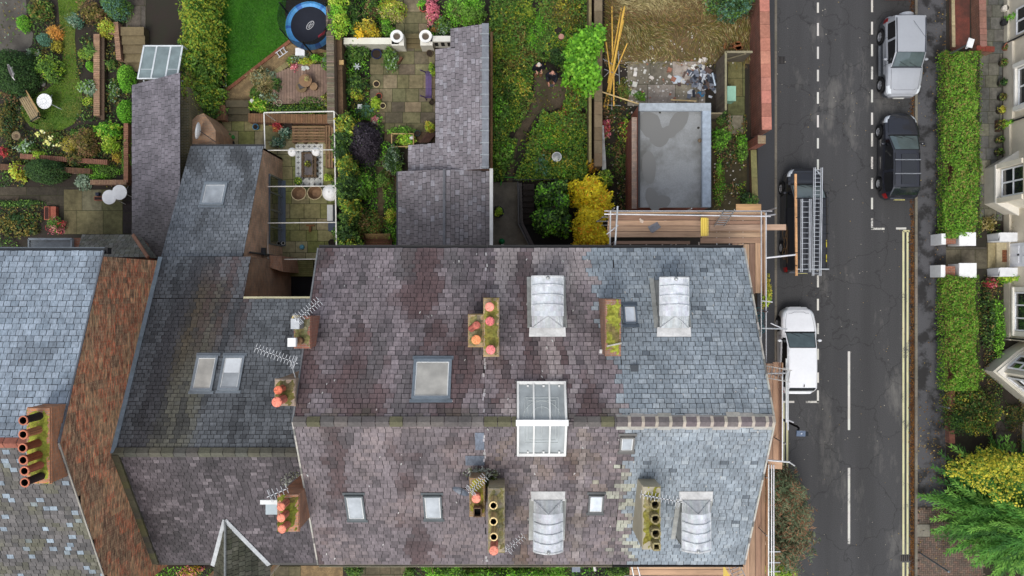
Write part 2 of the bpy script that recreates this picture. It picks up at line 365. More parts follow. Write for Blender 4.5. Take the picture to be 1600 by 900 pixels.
# darker tyre-polished tracks and oil spots
sx_ = N(n, 'ShaderNodeTexNoise'); sx_.inputs['Scale'].default_value = .9; sx_.inputs['Detail'].default_value = 3; mp2 = N(n, 'ShaderNodeMapping'); mp2.inputs['Scale'].default_value = (1.2, .06, 1); n.links.new(tc.outputs['Object'], mp2.inputs[0]); n.links.new(mp2.outputs[0], sx_.inputs[0])
tk_ = N(n, 'ShaderNodeMapRange'); tk_.inputs['From Min'].default_value = .35; tk_.inputs['From Max'].default_value = .65; tk_.inputs['To Min'].default_value = .84; tk_.inputs['To Max'].default_value = 1.12; n.links.new(sx_.outputs['Fac'], tk_.inputs['Value'])
oz = N(n, 'ShaderNodeTexNoise'); oz.inputs['Scale'].default_value = 2.3; oz.inputs['Detail'].default_value = 2; n.links.new(tc.outputs['Object'], oz.inputs[0])
om = N(n, 'ShaderNodeMapRange'); om.inputs['From Min'].default_value = .7; om.inputs['From Max'].default_value = .76; om.inputs['To Min'].default_value = 1; om.inputs['To Max'].default_value = .7; n.links.new(oz.outputs['Fac'], om.inputs['Value'])
m1_ = N(n, 'ShaderNodeMath', operation='MULTIPLY'); n.links.new(cm_.outputs[0], m1_.inputs[0]); n.links.new(tk_.outputs[0], m1_.inputs[1])
m2_ = N(n, 'ShaderNodeMath', operation='MULTIPLY'); n.links.new(m1_.outputs[0], m2_.inputs[0]); n.links.new(om.outputs[0], m2_.inputs[1])
vs_ = N(n, 'ShaderNodeVectorMath', operation='SCALE'); n.links.new(mk.outputs[2], vs_.inputs[0]); n.links.new(m2_.outputs[0], vs_.inputs['Scale'])
n.links.new(vs_.outputs[0], b.inputs['Base Color']); b.inputs['Roughness'].default_value = .9
bp = N(n, 'ShaderNodeBump'); bp.inputs['Strength'].default_value = .5; bp.inputs['Distance'].default_value = .01; n.links.new(a1.outputs['Fac'], bp.inputs['Height']); n.links.new(bp.outputs[0], b.inputs['Normal'])
def pave_mat(name, c0, c1, c2, sc1=.6, lo=.42, hi=.6, rough=.85):
    m, n, b = nmat(name); tc = N(n, 'ShaderNodeTexCoord')
    x = N(n, 'ShaderNodeTexNoise'); x.inputs['Scale'].default_value = 30; x.inputs['Detail'].default_value = 5; n.links.new(tc.outputs['Object'], x.inputs[0])
    y = N(n, 'ShaderNodeTexNoise'); y.inputs['Scale'].default_value = sc1; y.inputs['Detail'].default_value = 8; y.inputs['Roughness'].default_value = .65; n.links.new(tc.outputs['Object'], y.inputs[0])
    r = N(n, 'ShaderNodeValToRGB'); e = r.color_ramp.elements; e[0].position = .3; e[0].color = (*c0, 1); e[1].position = .7; e[1].color = (*c1, 1); n.links.new(x.outputs['Fac'], r.inputs[0])
    q = N(n, 'ShaderNodeValToRGB'); e = q.color_ramp.elements; e[0].position = lo; e[0].color = (0, 0, 0, 1); e[1].position = hi; e[1].color = (1, 1, 1, 1); n.links.new(y.outputs['Fac'], q.inputs[0])
    k = N(n, 'ShaderNodeMix', data_type='RGBA'); n.links.new(q.outputs[0], k.inputs[0]); n.links.new(r.outputs[0], k.inputs[6]); k.inputs[7].default_value = (*c2, 1)
    n.links.new(k.outputs[2], b.inputs['Base Color']); b.inputs['Roughness'].default_value = rough
    p = N(n, 'ShaderNodeBump'); p.inputs['Strength'].default_value = .5; p.inputs['Distance'].default_value = .01; n.links.new(x.outputs['Fac'], p.inputs['Height']); n.links.new(p.outputs[0], b.inputs['Normal'])
pave_mat('tarmac_wet', C(66, 66, 69), C(88, 88, 91), C(34, 33, 34), 1.1, .47, .58, .7)
pave_mat('tarmac_dark', C(50, 51, 54), C(64, 65, 68), C(58, 58, 60))
pave_mat('tarmac_red', C(102, 50, 40), C(124, 68, 56), C(78, 48, 40), .9)
pave_mat('tarmac_path', C(80, 76, 70), C(100, 96, 88), C(70, 66, 60), .9)
pave_mat('tarmac_pale', C(112, 106, 94), C(132, 126, 112), C(98, 94, 84), .9)
pave_mat('concrete', C(138, 141, 142), C(154, 156, 155), C(106, 106, 102), .45, .4, .6)
pave_mat('lawn', C(42, 88, 14), C(62, 112, 20), C(58, 108, 20), 1.2)
pave_mat('lawn_mossy', C(66, 98, 26), C(88, 116, 34), C(90, 98, 42), .8, .42, .66)
pave_mat('gravel', C(96, 80, 56), C(168, 142, 100), C(110, 92, 64), 3)
pave_mat('soil', C(34, 28, 23), C(52, 42, 34), C(40, 38, 26), 1.5)
pave_mat('soil_path', C(70, 60, 48), C(98, 84, 66), C(66, 58, 40), 1.5)
EX = 60
sheet('road', [[(KL, -EX), (KR, -EX), (KR, EX), (KL, EX)]], .0, C(60, 60, 60), 'asphalt')
def slab(name, polys, z0, z1, mat, col=(.3, .3, .3)):
    mb = MB(col, mat)
    for p in polys: mb.prism(p, z0, z1, bottom=False)
    return mb.build(name, kind='structure')
slab('pavement', [[(12.3, -EX), (KL-.12, -EX), (KL-.12, EX), (12.3, EX)]], -.02, .10, 'tarmac_dark')
slab('pavement', [[(KR+.12, -10.95), (21.75, -10.95), (21.75, EX), (KR+.12, EX)]], -.02, .10, 'tarmac_wet')
kb = MB(C(120, 114, 104))
for k in range(-65, 66):
    y = k*.915
    kb.box(KL-.12, y+.006, -.02, KL, y+.909, .115, jit(C(112, 106, 96), .1)); kb.box(KR, y+.006, -.02, KR+.12, y+.909, .115, jit(C(122, 116, 104), .1))
kb.build('kerb', kind='structure')
# herringbone crossing at the bottom right
bm_ = MB(C(120, 98, 84))
x0, y0, x1, y1 = KR+.12, -22., 26., -10.95
bm_.box(x0, y0, -.02, x1, y1, .085, C(52, 46, 38), 'vc')
s_ = .2
for i in range(-2, 60):
    for j in range(-2, 120):
        # 90 degree herringbone: pairs of 0.2 x 0.1 pavers
        k = (i*2-j) % 4
        cx = x0+i*.1; cy = y0+j*.1
        kk = (i-j) % 4
        if kk == 0: r = (cx, cy, cx+.2, cy+.1)
        elif kk == 3: r = (cx, cy, cx+.1, cy+.2)
        else: continue
        if r[0] < x0 or r[2] > x0+3.4 or r[1] < -15.5 or r[3] > y1: continue
        c = jit(mix(C(120, 98, 86), C(96, 88, 80), random.random()), .12)
        bm_.face([(r[0]+.006, r[1]+.006, .1), (r[2]-.006, r[1]+.006, .1), (r[2]-.006, r[3]-.006, .1), (r[0]+.006, r[3]-.006, .1)], c)
bm_.build('paved_crossing', kind='structure')
# ---- road markings
mk = MB(C(214, 212, 200), 'road_paint')
WH, YE = C(206, 204, 196), C(206, 202, 158)
def line(px0, py0, px1, py1, wd=.1, col=WH, z=.004):
    a, b_ = P(px0, py0), P(px1, py1); d = (b_-a).normalized(); s = Vector((-d.y, d.x, 0))*wd/2
    L = (b_-a).length; nseg = max(1, int(L/.5))
    for k in range(nseg):
        p, q = a+(b_-a)*k/nseg, a+(b_-a)*(k+1)/nseg
        mk.face([(p-s).to_tuple()[:2]+(z,), (q-s).to_tuple()[:2]+(z,), (q+s).to_tuple()[:2]+(z,), (p+s).to_tuple()[:2]+(z,)], jit(col, .08))
for x, ys in ((1362.5, [(-70, -52), (-34, -16), (0, 19), (34, 54), (69, 88), (104, 124), (140, 160), (176, 195), (208, 229), (245, 264), (278, 295), (309, 327), (341, 358)]),
              (1278, [(-30, -10), (4, 20), (36, 56), (73, 92), (109, 127), (144, 162), (180, 199), (216, 232), (249, 266), (290, 308), (330, 348), (370, 388), (405, 421), (430, 449), (467, 485), (505, 522), (545, 562), (582, 598), (610, 629)])):
    for a, b_ in ys: line(x, a, x, b_)
line(1361, 357.5, 1382, 357.5); line(1400, 357, 1416, 357); line(1259, 628, 1279.5, 628); line(1222, 628, 1241, 628)
for a, b_ in ((549, 672), (731, 850), (913, 1034)): line(1326.5, a, 1326.5, b_, .12)
for a, b_ in ((361, 866), (879, 1000)): line(1411.5, a, 1411.5, b_, .1, YE); line(1418, a, 1418, b_, .1, YE)
line(1411, 361, 1421, 361, .1, YE)
line(1224, 629, 1224, 1000, .1, YE); line(1230, 629, 1230, 1000, .1, YE)
mk.build('road_markings', kind='structure')
# drain covers
for px, py, w_, h_ in ((1221, 94, .34, .36), (1414, 872, .5, .32)):
    d = MB(C(48, 46, 44), 'metal'); c = P(px, py)
    d.box(c.x-w_/2, c.y-h_/2, -.01, c.x+w_/2, c.y+h_/2, .006, C(24, 22, 20))
    for k in range(5): d.box(c.x-w_/2+k*w_/5+.01, c.y-h_/2+.015, .0, c.x-w_/2+(k+.6)*w_/5, c.y+h_/2-.015, .012, C(86, 82, 80))
    d.build('drain_grate', label='small slotted drain grate by the left kerb near the top' if px < 1300 else 'drain grate filling the gap in the double yellow lines', cat='drain')
mh = MB(C(128, 124, 112)); c = P(1441, 828); mh.box(c.x-.36, c.y-.34, .08, c.x+.36, c.y+.34, .108, C(70, 66, 58)); mh.box(c.x-.32, c.y-.3, .1, c.x+.32, c.y+.3, .116, C(126, 122, 110)); mh.box(c.x-.04, c.y-.02, .11, c.x+.04, c.y+.02, .12, C(60, 58, 52))
mh.build('manhole_cover', label='square pale concrete manhole cover set in the herringbone paving', cat='manhole cover')
# fallen leaves in the right gutter, stuff
L = Leaves()
n_ = 9000; p = np.stack([RNG.normal(KR-.1, .06, n_), RNG.uniform(-16, 15, n_), np.full(n_, .012)], 1); p[:, 0] = np.minimum(p[:, 0], KR-.02)
keep = (p[:, 1] < 2.8) | (RNG.random(n_) < .35); p = p[keep]; p[:, 2] += RNG.random(len(p))*.02
L.add(p, np.array([[0, 0, 1.]])+RNG.normal(size=(len(p), 3))*.3, .06, pal_cols(p, [C(74, 48, 28), C(104, 68, 36), C(132, 92, 44), C(60, 42, 28)], 3), .7)
n_ = 1500; p = np.stack([RNG.uniform(KR+.1, 21.8, n_), RNG.uniform(-16, 15, n_), np.full(n_, .112)], 1)
wgt = .12+.88*np.exp(-((p[:, 1]+8.5)/2.2)**2)*(p[:, 0] > 20.3)+.45*(p[:, 0] > 21.2); p = p[RNG.random(n_) < wgt]
L.add(p, np.array([[0, 0, 1.]])+RNG.normal(size=(len(p), 3))*.25, .07, pal_cols(p, [C(150, 130, 70), C(120, 90, 50), C(170, 150, 90)], 4), .7)
n_ = 260; p = np.stack([RNG.uniform(KL, KR, n_), RNG.uniform(-16, 15, n_), np.full(n_, .01)], 1)
L.add(p, np.array([[0, 0, 1.]])+RNG.normal(size=(n_, 3))*.2, .05, pal_cols(p, [C(150, 130, 80), C(170, 165, 150)], 5), .7)
L.build('fallen_leaves', label='brown fallen leaves along the gutter and pavement', cat='leaves', kind='stuff')

# ================= ROOFS
def slope(mb, pts, udir, w=.26, e=.175, colfn=None, deck=C(30, 28, 29), jitter=.012, thick=.012):
    pts = [Vector(p) for p in pts]; nn = (pts[1]-pts[0]).cross(pts[2]-pts[0]).normalized()
    if nn.z < 0: nn = -nn
    U = Vector(udir).normalized(); U = (U-nn*U.dot(nn)).normalized(); V = nn.cross(U)
    if V.z < 0: V = -V
    o = pts[0]; P2 = [((p-o).dot(U), (p-o).dot(V)) for p in pts]
    mb.face([p-nn*.02 for p in pts], deck, 'slate')
    vmin, vmax = min(q[1] for q in P2), max(q[1] for q in P2); j = 0; v = vmin
    def ext(vv):
        xs = []
        for (u0, v0), (u1, v1) in zip(P2, P2[1:]+P2[:1]):
            if (v0-vv)*(v1-vv) <= 0 and abs(v1-v0) > 1e-9: xs.append(u0+(u1-u0)*(vv-v0)/(v1-v0))
        return (min(xs), max(xs)) if len(xs) > 1 else None
    while v < vmax-.03:
        v1 = min(v+e, vmax); r0, r1 = ext(v+.004), ext(v1-.004); rm = ext((v+v1)/2)
        if rm and r0 and r1:
            u = rm[0]-(w*.5 if j % 2 else 0)-random.random()*w*.12
            lo0, lo1, hi0, hi1 = r0[0], r1[0], r0[1], r1[1]
            while u < rm[1]-.01:
                ww = w*random.uniform(.88, 1.12); g = .009
                a0, a1, b0, b1 = max(u+g, lo0), max(u+g, lo1), min(u+ww-g, hi0), min(u+ww-g, hi1)
                if b0-a0 > .03 or b1-a1 > .03:
                    b0, b1 = max(b0, a0+.01), max(b1, a1+.01)
                    dv = random.uniform(-jitter, jitter)*.7; t = thick+random.uniform(0, .008)
                    mid = o+U*((a0+b0)/2)+V*((v+v1)/2)
                    c = colfn(mid.x, mid.y, random.random())
                    q = [o+U*a0+V*(v+dv)+nn*t, o+U*b0+V*(v+dv+random.uniform(-.006, .006))+nn*(t+random.uniform(-.003, .004)), o+U*b1+V*(v1-.016)+nn*.001, o+U*a1+V*(v1-.016)+nn*.001]
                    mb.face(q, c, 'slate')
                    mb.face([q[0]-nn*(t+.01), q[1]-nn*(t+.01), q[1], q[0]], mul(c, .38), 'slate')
                u += ww
        j += 1; v = v+e
SL = dict(lt=C(158, 149, 151), md=C(130, 120, 123), dk=C(96, 88, 91), rd=C(80, 56, 54), ol=C(92, 88, 62), bl=C(122, 134, 144))
def col_old(x, y, r):          # purple-grey slates with maroon and dark stains running down the slope
    front = y < -4.39
    f = nz(x*.42+3, y*.2, 1.3); g = nz(x*1.1, y*.35, 5.1); h = nz(x*2.6, y*2.6, 9)
    t = .02+r*.4+.26*(f+.5)+.25*g
    c = mix(SL['dk'], SL['md'], sst(.05, .5, t)); c = mix(c, SL['lt'], sst(.5, 1.0, t)*(.8 if not front else .65))
    red = sst(.08, .34, nz(x*.75+11, y*.28+(3 if front else 0), 2.2)*.8+.3*nz(x*1.6, y*1.1, 14)+.16*h+(.1 if not front else -.05)+.12*math.exp(-((y+3.2)/.9)**2))
    c = mix(c, C(82, 60, 59), red*(.66+.2*r))
    c = mix(c, C(66, 62, 64), .6*sst(.2, .5, nz(x*3.2, y*1.1, 41)))
    if not front: c = mix(c, C(82, 80, 80), sst(.12, .4, nz(x*1.2+30, y*.5, 7))*.6)
    else: c = mul(mix(c, C(150, 134, 130), .5*r*sst(0, .3, nz(x*.6+8, y*.6, 3)+.1)), .76)
    c = mix(c, SL['ol'], .35*sst(-.1, .3, nz(x*2, y*2, 4))*math.exp(-((y+4.2)/.28)**2))
    return c
def col_new(x, y, r):
    f = nz(x*.5, y*.5, 3)
    c = mix(C(116, 126, 133), C(148, 157, 164), min(1, max(0, .2+r*.55+.25*f+.05)))
    c = mix(c, C(96, 103, 108), .3*sst(.2, .6, nz(x*3, y*1.4, 51))*(.4+r))
    if r > .95: c = C(148, 157, 163)
    if r < .02: c = C(96, 104, 111)
    k = sst(.25, .5, nz(x*3, y*3, 8)+.75*math.exp(-((y+4.35)/.5)**2)-.35*0)*.6
    return mix(c, C(168, 174, 176), k*.5)
def bound(y):                    # where the older slates stop and the new grey ones begin
    if y > -4.39: return 2.72+(1.47-y)*.13+(.25 if y < -1.6 else 0)
    return 3.72+(-4.39-y)*.13
def col_terr(x, y, r):
    b_ = bound(y)+.28*(round(y/.3) % 2)-.14+.2*nz(y*2.1, 1)
    if x > b_: return col_new(x, y, r)
    c = col_old(x, y, r)
    if y > -4.3 and -.6 < x < b_: c = mix(c, C(164, 154, 152), .7*sst(.1, .4, nz(x*1.1, y*.3, 12)+.1+.25*sst(-.5, 1.4, y)))
    if y < -6 and x > b_-1.1: c = mix(c, C(168, 170, 154), sst(.1, .55, nz(x*3, y*3, 2)+.5-(b_-x)*.7)*.85)
    for xx, ww, yy0, yy1 in ((2.35, .16, -4.5, -10), (.75, .12, -4.5, -8), (1.9, .18, 0, 1.4), (2.05, .1, -3.9, -1), (.95, .15, .2, 1.4)):
        if min(yy0, yy1) < y < max(yy0, yy1): c = mix(c, C(168, 160, 158), .55*math.exp(-((x-xx)/ww)**2)*(.5+.5*r))
    if y < -4.5 and x < b_-1 and x > -.5: c = mix(c, C(112, 92, 62), .3*sst(0, .4, nz(x*1.5, y*1.5, 6)))
    return c
ZR, ZE, YR, YB, YF = 14.0, 10.6, -4.37, 1.47, -10.2
KS = (ZR-ZE)/(YB-YR)
plB = Pl(ZR+KS*YR, 0, -KS); plF = Pl(ZR-KS*YR, 0, KS)
XA, XB, XC, XD = -7.16, -.92, 3.72, 8.58
BR, BRR = C(148, 96, 74), C(140, 78, 58)
def gable_walls(mb, x0, x1, col, mat='brick', ends=(True, True)):
    poly = [(YF+.3, -.1), (YB-.3, -.1), (YB-.3, plB.z(0, YB-.3)-.1), (YR, ZR-.12), (YF+.3, plF.z(0, YF+.3)-.1)]
    V0 = [(x0+.03, y, z) for y, z in poly]; V1 = [(x1-.03, y, z) for y, z in poly]; n = 5
    mb.face(V0, col, mat); mb.face(V1[::-1], col, mat)
    for k in range(2, 4): pass
    mb.face([V0[1], V0[2], V1[2], V1[1]], col, mat); mb.face([V0[0], V0[4], V1[4], V1[0]], col, mat)
houses = {}
def terrace(key, x0, x1, label, bcol):
    t = thing('terraced_house', label, 'house', ((x0+x1)/2, YR, 0), group='terraced houses in the row'); houses[key] = t
    wmb = MB(bcol, 'brick'); gable_walls(wmb, x0, x1, bcol); wmb.build('wall', t)
    r = MB(C(90, 90, 90), 'slate'); random.seed(hash(key) % 1000 if False else {'B': 3, 'C': 4, 'D': 5}[key])
    g = .004
    slope(r, [(x0+g, YB, ZE), (x1-g, YB, ZE), (x1-g, YR, ZR), (x0+g, YR, ZR)], (1, 0, 0), colfn=col_terr)
    slope(r, [(x0+g, YF, plF.z(0, YF)), (x1-g, YF, plF.z(0, YF)), (x1-g, YR, ZR), (x0+g, YR, ZR)], (1, 0, 0), colfn=col_terr)
    ro = r.build('roof', t)
    return t, ro
tB, rB = terrace('B', XA, XB, 'widest terraced house with purple grey slates, a big roof window and two small ones', C(146, 100, 78))
tC, rC = terrace('C', XB, XC, 'middle terraced house with white glazed lantern over its ridge and two lead dormers', C(140, 96, 76))
tD, rD = terrace('D', XC, XD, 'end terraced house in new blue grey slates with scaffolding round it', C(150, 92, 70))
# ridges
for (t, x0, x1, kind) in ((tB, XA, XB, 0), (tC, XB, .15, 0), (tC, 2.0, XC-.3, 0), (tD, XC-.3, XD, 1)):
    r = MB(); x = x0
    while x < x1-.02:
        e_ = min(x+.45, x1); c = jit(mix(C(92, 88, 86), C(108, 102, 98), random.random()), .1) if kind == 0 else jit(C(112, 104, 104), .1)
        if kind == 0 and random.random() < .2: c = C(98, 96, 74)
        a, b_ = x+.012, e_-.012 if kind == 0 else e_-.09
        for s in (1, -1):
            r.mesh([(a, YR, ZR+.075), (b_, YR, ZR+.075), (b_, YR+s*.17, ZR-.035), (a, YR+s*.17, ZR-.035)], [(0, 1, 2, 3)], c)
            if kind == 1:
                w0 = C(182, 172, 158)
                r.mesh([(b_, YR, ZR+.085), (e_+.01, YR, ZR+.085), (e_+.01, YR+s*.19, ZR-.035), (b_, YR+s*.19, ZR-.035)], [(0, 1, 2, 3)], jit(w0, .08))
                yy = random.uniform(.2, .3); r.mesh([(x, YR+s*.16, ZR-.02), (e_, YR+s*.16, ZR-.02), (e_, YR+s*yy, ZR-.02-yy*.45), (x, YR+s*yy, ZR-.02-yy*.45)], [(0, 1, 2, 3)], jit(C(176, 172, 164), .1))
        x = e_
    r.build('ridge_tiles', t)
# verge mortar and gutters
for t, x in ((tB, XA), (tD, XD)):
    v = MB(C(186, 182, 170))
    yy = YB
    for (ya, yb, pl) in ((YB, YR, plB), (YF, YR, plF)):
        n_ = 24
        for k in range(n_):
            y0, y1 = ya+(yb-ya)*k/n_, ya+(yb-ya)*(k+1)/n_
            if x == XA and pl is plB: cc = jit(C(120, 122, 124), .12)
            else: cc = jit(C(178, 174, 164) if random.random() < .8 else C(120, 118, 112), .12)
            v.beam((x, y0, pl.z(0, y0)+.02), (x, y1, pl.z(0, y1)+.02), .055, .05, cc)
    v.build('verge', t)
for t, x0, x1 in ((tB, XA, XB), (tC, XB, XC), (tD, XC, XD)):
    for y, c in ((YB+.06, C(44, 44, 46)), (YF-.06, C(150, 144, 120) if t is not tD else C(34, 34, 36))):
        g = MB(C(52, 52, 52), 'plastic'); z = ZE-.03 if y > 0 else plF.z(0, YF)-.05
        g.box(x0+.01, y-.06, z-.09, x1-.01, y-.045, z, c); g.box(x0+.01, y+.045, z-.09, x1-.01, y+.06, z, c); g.box(x0+.01, y-.045, z-.09, x1-.01, y+.045, z-.07, mul(c, .5)); g.build('gutter', t)
# party wall mortar line between B and C, with patches of lead
pm = MB(C(176, 172, 170))
for y0, y1, k in ((1.3, .6, 0), (-1.9, -4.1, 0), (-4.6, -6.0, 0), (-9.4, -10.1, 0)):
    n_ = int(abs(y1-y0)/.12)
    for i in range(n_):
        if random.random() < .5: continue
        y = y0+(y1-y0)*i/n_; pl = plB if y > YR else plF; x = -.93+random.uniform(-.04, .04)
        pm.beam((x, y, pl.z(0, y)+.025), (x+random.uniform(-.02, .02), y-.11, pl.z(0, y-.11)+.025), random.uniform(.03, .09), .01, jit(C(172, 168, 168), .12))
for k in range(110):                # loose mortar and droppings
    x = random.uniform(-7, 8.4); y = random.uniform(-10, 1.3); pl = plB if y > YR else plF; q = random.uniform(.015, .04)
    pm.beam((x, y, pl.z(0, y)+.03), (x+random.uniform(-.04, .04), y-q*2, pl.z(0, y-q*2)+.03), q, .01, jit(C(186, 184, 180), .1))
pm.build('mortar_marks', tC)
# ---------- house A (lower, between the tall house and the terrace)
XW = -14.9
plAb = Pl(10.34+.5405*(-6.13), 0, -.5405); plAf = Pl(10.34+.648*6.13, 0, .648)
def col_A(x, y, r):
    front = y < -6.13
    f = nz(x*.4, y*.3, 21); g = nz(x*1.3+5, y*.3, 23)
    if front:
        c = mix(C(56, 52, 54), C(102, 94, 98), min(1, max(0, .08+r*.55+.4*f+.05)))
        c = mix(c, C(138, 130, 132), .4*sst(.7, 1, r)*sst(-.2, .3, g)); return mix(c, C(50, 47, 48), .5*sst(.1, .4, nz(x*1.8, y*.8, 61)))
    c = mix(C(72, 76, 80), C(108, 113, 118), min(1, max(0, .15+r*.5+.3*f+.12)))
    dk = math.exp(-((x+13.6-(y+3)*.12)/.55)**2)                    # black streak along the wall side
    c = mix(c, C(56, 56, 60), .8*sst(.15, .7, dk+.25*g))
    ol = math.exp(-((x+12.6-(y+3)*.1)/.95)**2)*sst(1.2, -.5, y)
    c = mix(c, C(88, 85, 64), .62*sst(.3, .8, ol+.2*g))
    br = math.exp(-((x+12.75-(y)*.1)/.35)**2)*sst(-4.8, -1, y)*sst(1.4, .2, y)
    c = mix(c, C(84, 66, 50), .45*br)
    for xx, w_ in ((-10.9, .22), (-11.75, .3), (-12.4, .2)):
        c = mix(c, C(76, 58, 56), .75*math.exp(-((x-xx-(y)*.06)/w_)**2)*sst(-3.6, -1.0, y))
    c = mix(c, C(50, 52, 55), .65*sst(.08, .35, nz(x*2.4, y*.5, 31)+.25*nz(x*5, y*2.5, 3)))
    return c
tA = thing('terraced_house', 'low dark slated house beside the tall brick gable wall', 'house', (-11, -5.5, 0), group='terraced houses in the row')
r = MB(C(90, 90, 90), 'slate'); random.seed(12)
za = lambda y: plAb.z(0, y)
YAe, YAc, YAf = -.45, 1.32, -11.42
slope(r, [(XW+.06, YAe, za(YAe)), (XA-.02, YAe, za(YAe)), (XA-.02, -6.13, 10.34), (XW+.06, -6.13, 10.34)], (1, 0, 0), .25, .165, col_A)
slope(r, [(XW+.06, YAc, za(YAc)), (-11.05, YAc, za(YAc)), (-11.05, YAe+.004, za(YAe+.004)), (XW+.06, YAe+.004, za(YAe+.004))], (1, 0, 0), .25, .165, col_A)
slope(r, [(XW+.06, YAf, plAf.z(0, YAf)), (XA-.02, YAf, plAf.z(0, YAf)), (XA-.02, -6.13, 10.34), (XW+.06, -6.13, 10.34)], (1, 0, 0), .25, .165, col_A)
rA = r.build('roof', tA)
wm = MB(C(180, 146, 122), 'brick')
V = lambda x: [(x, YAf+.3, -.1), (x, YAe-.15, -.1), (x, YAe-.15, za(YAe-.15)-.1), (x, -6.13, 10.2), (x, YAf+.3, plAf.z(0, YAf+.3)-.1)]
wm.face(V(XW+.05)); wm.face(V(XA-.05)); a_, b_ = V(XW+.05), V(XA-.05)
wm.face([a_[0], a_[4], b_[4], b_[0]]); wm.face([a_[1], a_[2], b_[2], b_[1]])
# catslide side wall of pale brown brick
wm.mesh([(-11.1, YAe-.15, 0), (-11.1, YAc, 0), (-11.1, YAc, za(YAc)-.06), (-11.1, YAe-.15, za(YAe-.15)-.06)], [(0, 1, 2, 3)], C(150, 124, 102))
wm.mesh([(-11.1, YAc, 0), (XW+.05, YAc, 0), (XW+.05, YAc, za(YAc)-.06), (-11.1, YAc, za(YAc)-.06)], [(0, 1, 2, 3)], C(150, 124, 102))
wm.build('wall', tA)
st = MB(C(152, 112, 88), 'brick'); st.mesh([(-11.09, .95, 3.6), (-11.09, 1.5, 3.6), (-10.75, 1.5, 2.9), (-10.65, .75, 2.9), (-11.09, 1.5, 0), (-10.75, 1.5, 0), (-10.65, .75, 0), (-11.09, .75, 0)], [(0, 1, 2, 3), (1, 4, 5, 2), (2, 5, 6, 3), (3, 6, 7, 0)]); st.build('brick_buttress', tA)
x = XW; rd = MB()
while x < XA-.1:
    e_ = min(x+.46, XA); c = jit(mix(C(84, 84, 80), C(94, 93, 80), random.random()), .12)
    for s in (1, -1): rd.mesh([(x+.01, -6.13, 10.43), (e_-.01, -6.13, 10.43), (e_-.01, -6.13+s*.18, 10.3), (x+.01, -6.13+s*.18, 10.3)], [(0, 1, 2, 3)], c)
    x = e_
rd.build('ridge_tiles', tA)
fl = MB(C(122, 134, 142), 'lead')
pts = [(YAc, za(YAc)), (-6.13, 10.34)]
for k in range(16):
    y0, y1 = YAc+(-6.13-YAc)*k/16, YAc+(-6.13-YAc)*(k+1)/16
    fl.mesh([(XW+.005, y0, za(y0)+.16), (XW+.13, y0, za(y0)+.045), (XW+.13, y1, za(y1)+.045), (XW+.005, y1, za(y1)+.16)], [(0, 1, 2, 3)], jit(C(128, 140, 148), .06))
fl.build('lead_flashing', tA)
cp = MB(C(88, 86, 60))
for k in range(18):
    y0, y1 = -6.2+(YAf+6.2)*k/18, -6.2+(YAf+6.2)*(k+1)/18
    cp.beam((XW+.12, y0, plAf.z(0, y0)+.06), (XW+.12, y1-.01, plAf.z(0, y1)+.06), .26, .1, jit(mix(C(96, 94, 62), C(84, 80, 70), random.random()), .12))
cp.build('mossy_coping', tA)
gt = MB(C(178, 172, 140), 'plastic'); gt.box(-11.05, YAe+.01, za(YAe)-.1, XA-.1, YAe+.1, za(YAe)-.02, C(176, 172, 140)); gt.build('gutter', tA); gt = MB(C(48, 46, 44), 'plastic'); gt.box(XW+.1, YAf-.1, plAf.z(0, YAf)-.12, XA, YAf, plAf.z(0, YAf)-.03, C(48, 46, 44)); gt.build('gutter', tA)
# gablet at the front of A
gb = MB(C(84, 84, 74)); zr = 8.85
def hitf(px, py): return plAf.hit(px, py)
apx = hitf(352, 811); zr = apx.z; l_ = hitf(333, 883); r_ = hitf(421, 882); xc = apx.x; yo = -13.0
cm = lambda x, y, r: jit(mix(C(92, 92, 80), C(70, 72, 58), sst(-.3, .3, nz(x*2, y*2, 4))), .12)
ze_ = l_.z-.1
slope(gb, [(xc, apx.y, zr), (xc, yo, zr), (l_.x, yo, ze_), (l_.x, l_.y, ze_)], (0, 1, 0), .2, .3, cm)
slope(gb, [(xc, apx.y, zr), (xc, yo, zr), (r_.x, yo, ze_), (r_.x, r_.y, ze_)], (0, 1, 0), .2, .3, cm)
gb.tube((xc, apx.y, zr+.03), (xc, yo, zr+.03), .05, 6, C(120, 124, 124))
for q in (l_, r_):
    gb.beam((apx.x, apx.y-.02, zr+.05), (q.x, q.y, q.z+.05), .17, .05, C(186, 190, 192), 'lead')
gb.build('gablet_roof', tA)
# extension (outrigger) of A, running back
xo0, xo1 = -14.86, -11.48
plO = Pl(6.0+.539*1.35, 0, -.539)
def col_O(x, y, r):
    c = mix(C(90, 95, 100), C(128, 134, 140), min(1, max(0, .15+r*.55+.3*nz(x, y, 3)+.05)))
    return mix(c, C(66, 68, 70), .75*sst(.1, .45, nz(x*1.3+2, y*.6, 44)))
r = MB(C(90, 90, 90), 'slate')
ytop = 6.55
slope(r, [(-14.86, ytop, plO.z(0, ytop)), (xo1, ytop, plO.z(0, ytop)), (xo1, 1.34, plO.z(0, 1.34)), (-14.98, 1.34, plO.z(0, 1.34))], (1, 0, 0), .25, .165, col_O)
r.box(-14.8, ytop, plO.z(0, ytop)-.12, xo1, ytop+.1, plO.z(0, ytop)-.02, C(40, 42, 44), 'plastic')
r.build('extension_roof', tA)
r = MB(C(204, 172, 146), 'brick')
def wq(y0, y1, z0a, z0b): r.mesh([(xo1-.04, y0, z0a), (xo1-.04, y1, z0b), (xo1-.04, y1, plO.z(0, y1)-.04), (xo1-.04, y0, plO.z(0, y0)-.04)], [(0, 1, 2, 3)])
wq(1.34, 6.5, 2.3, 2.3)
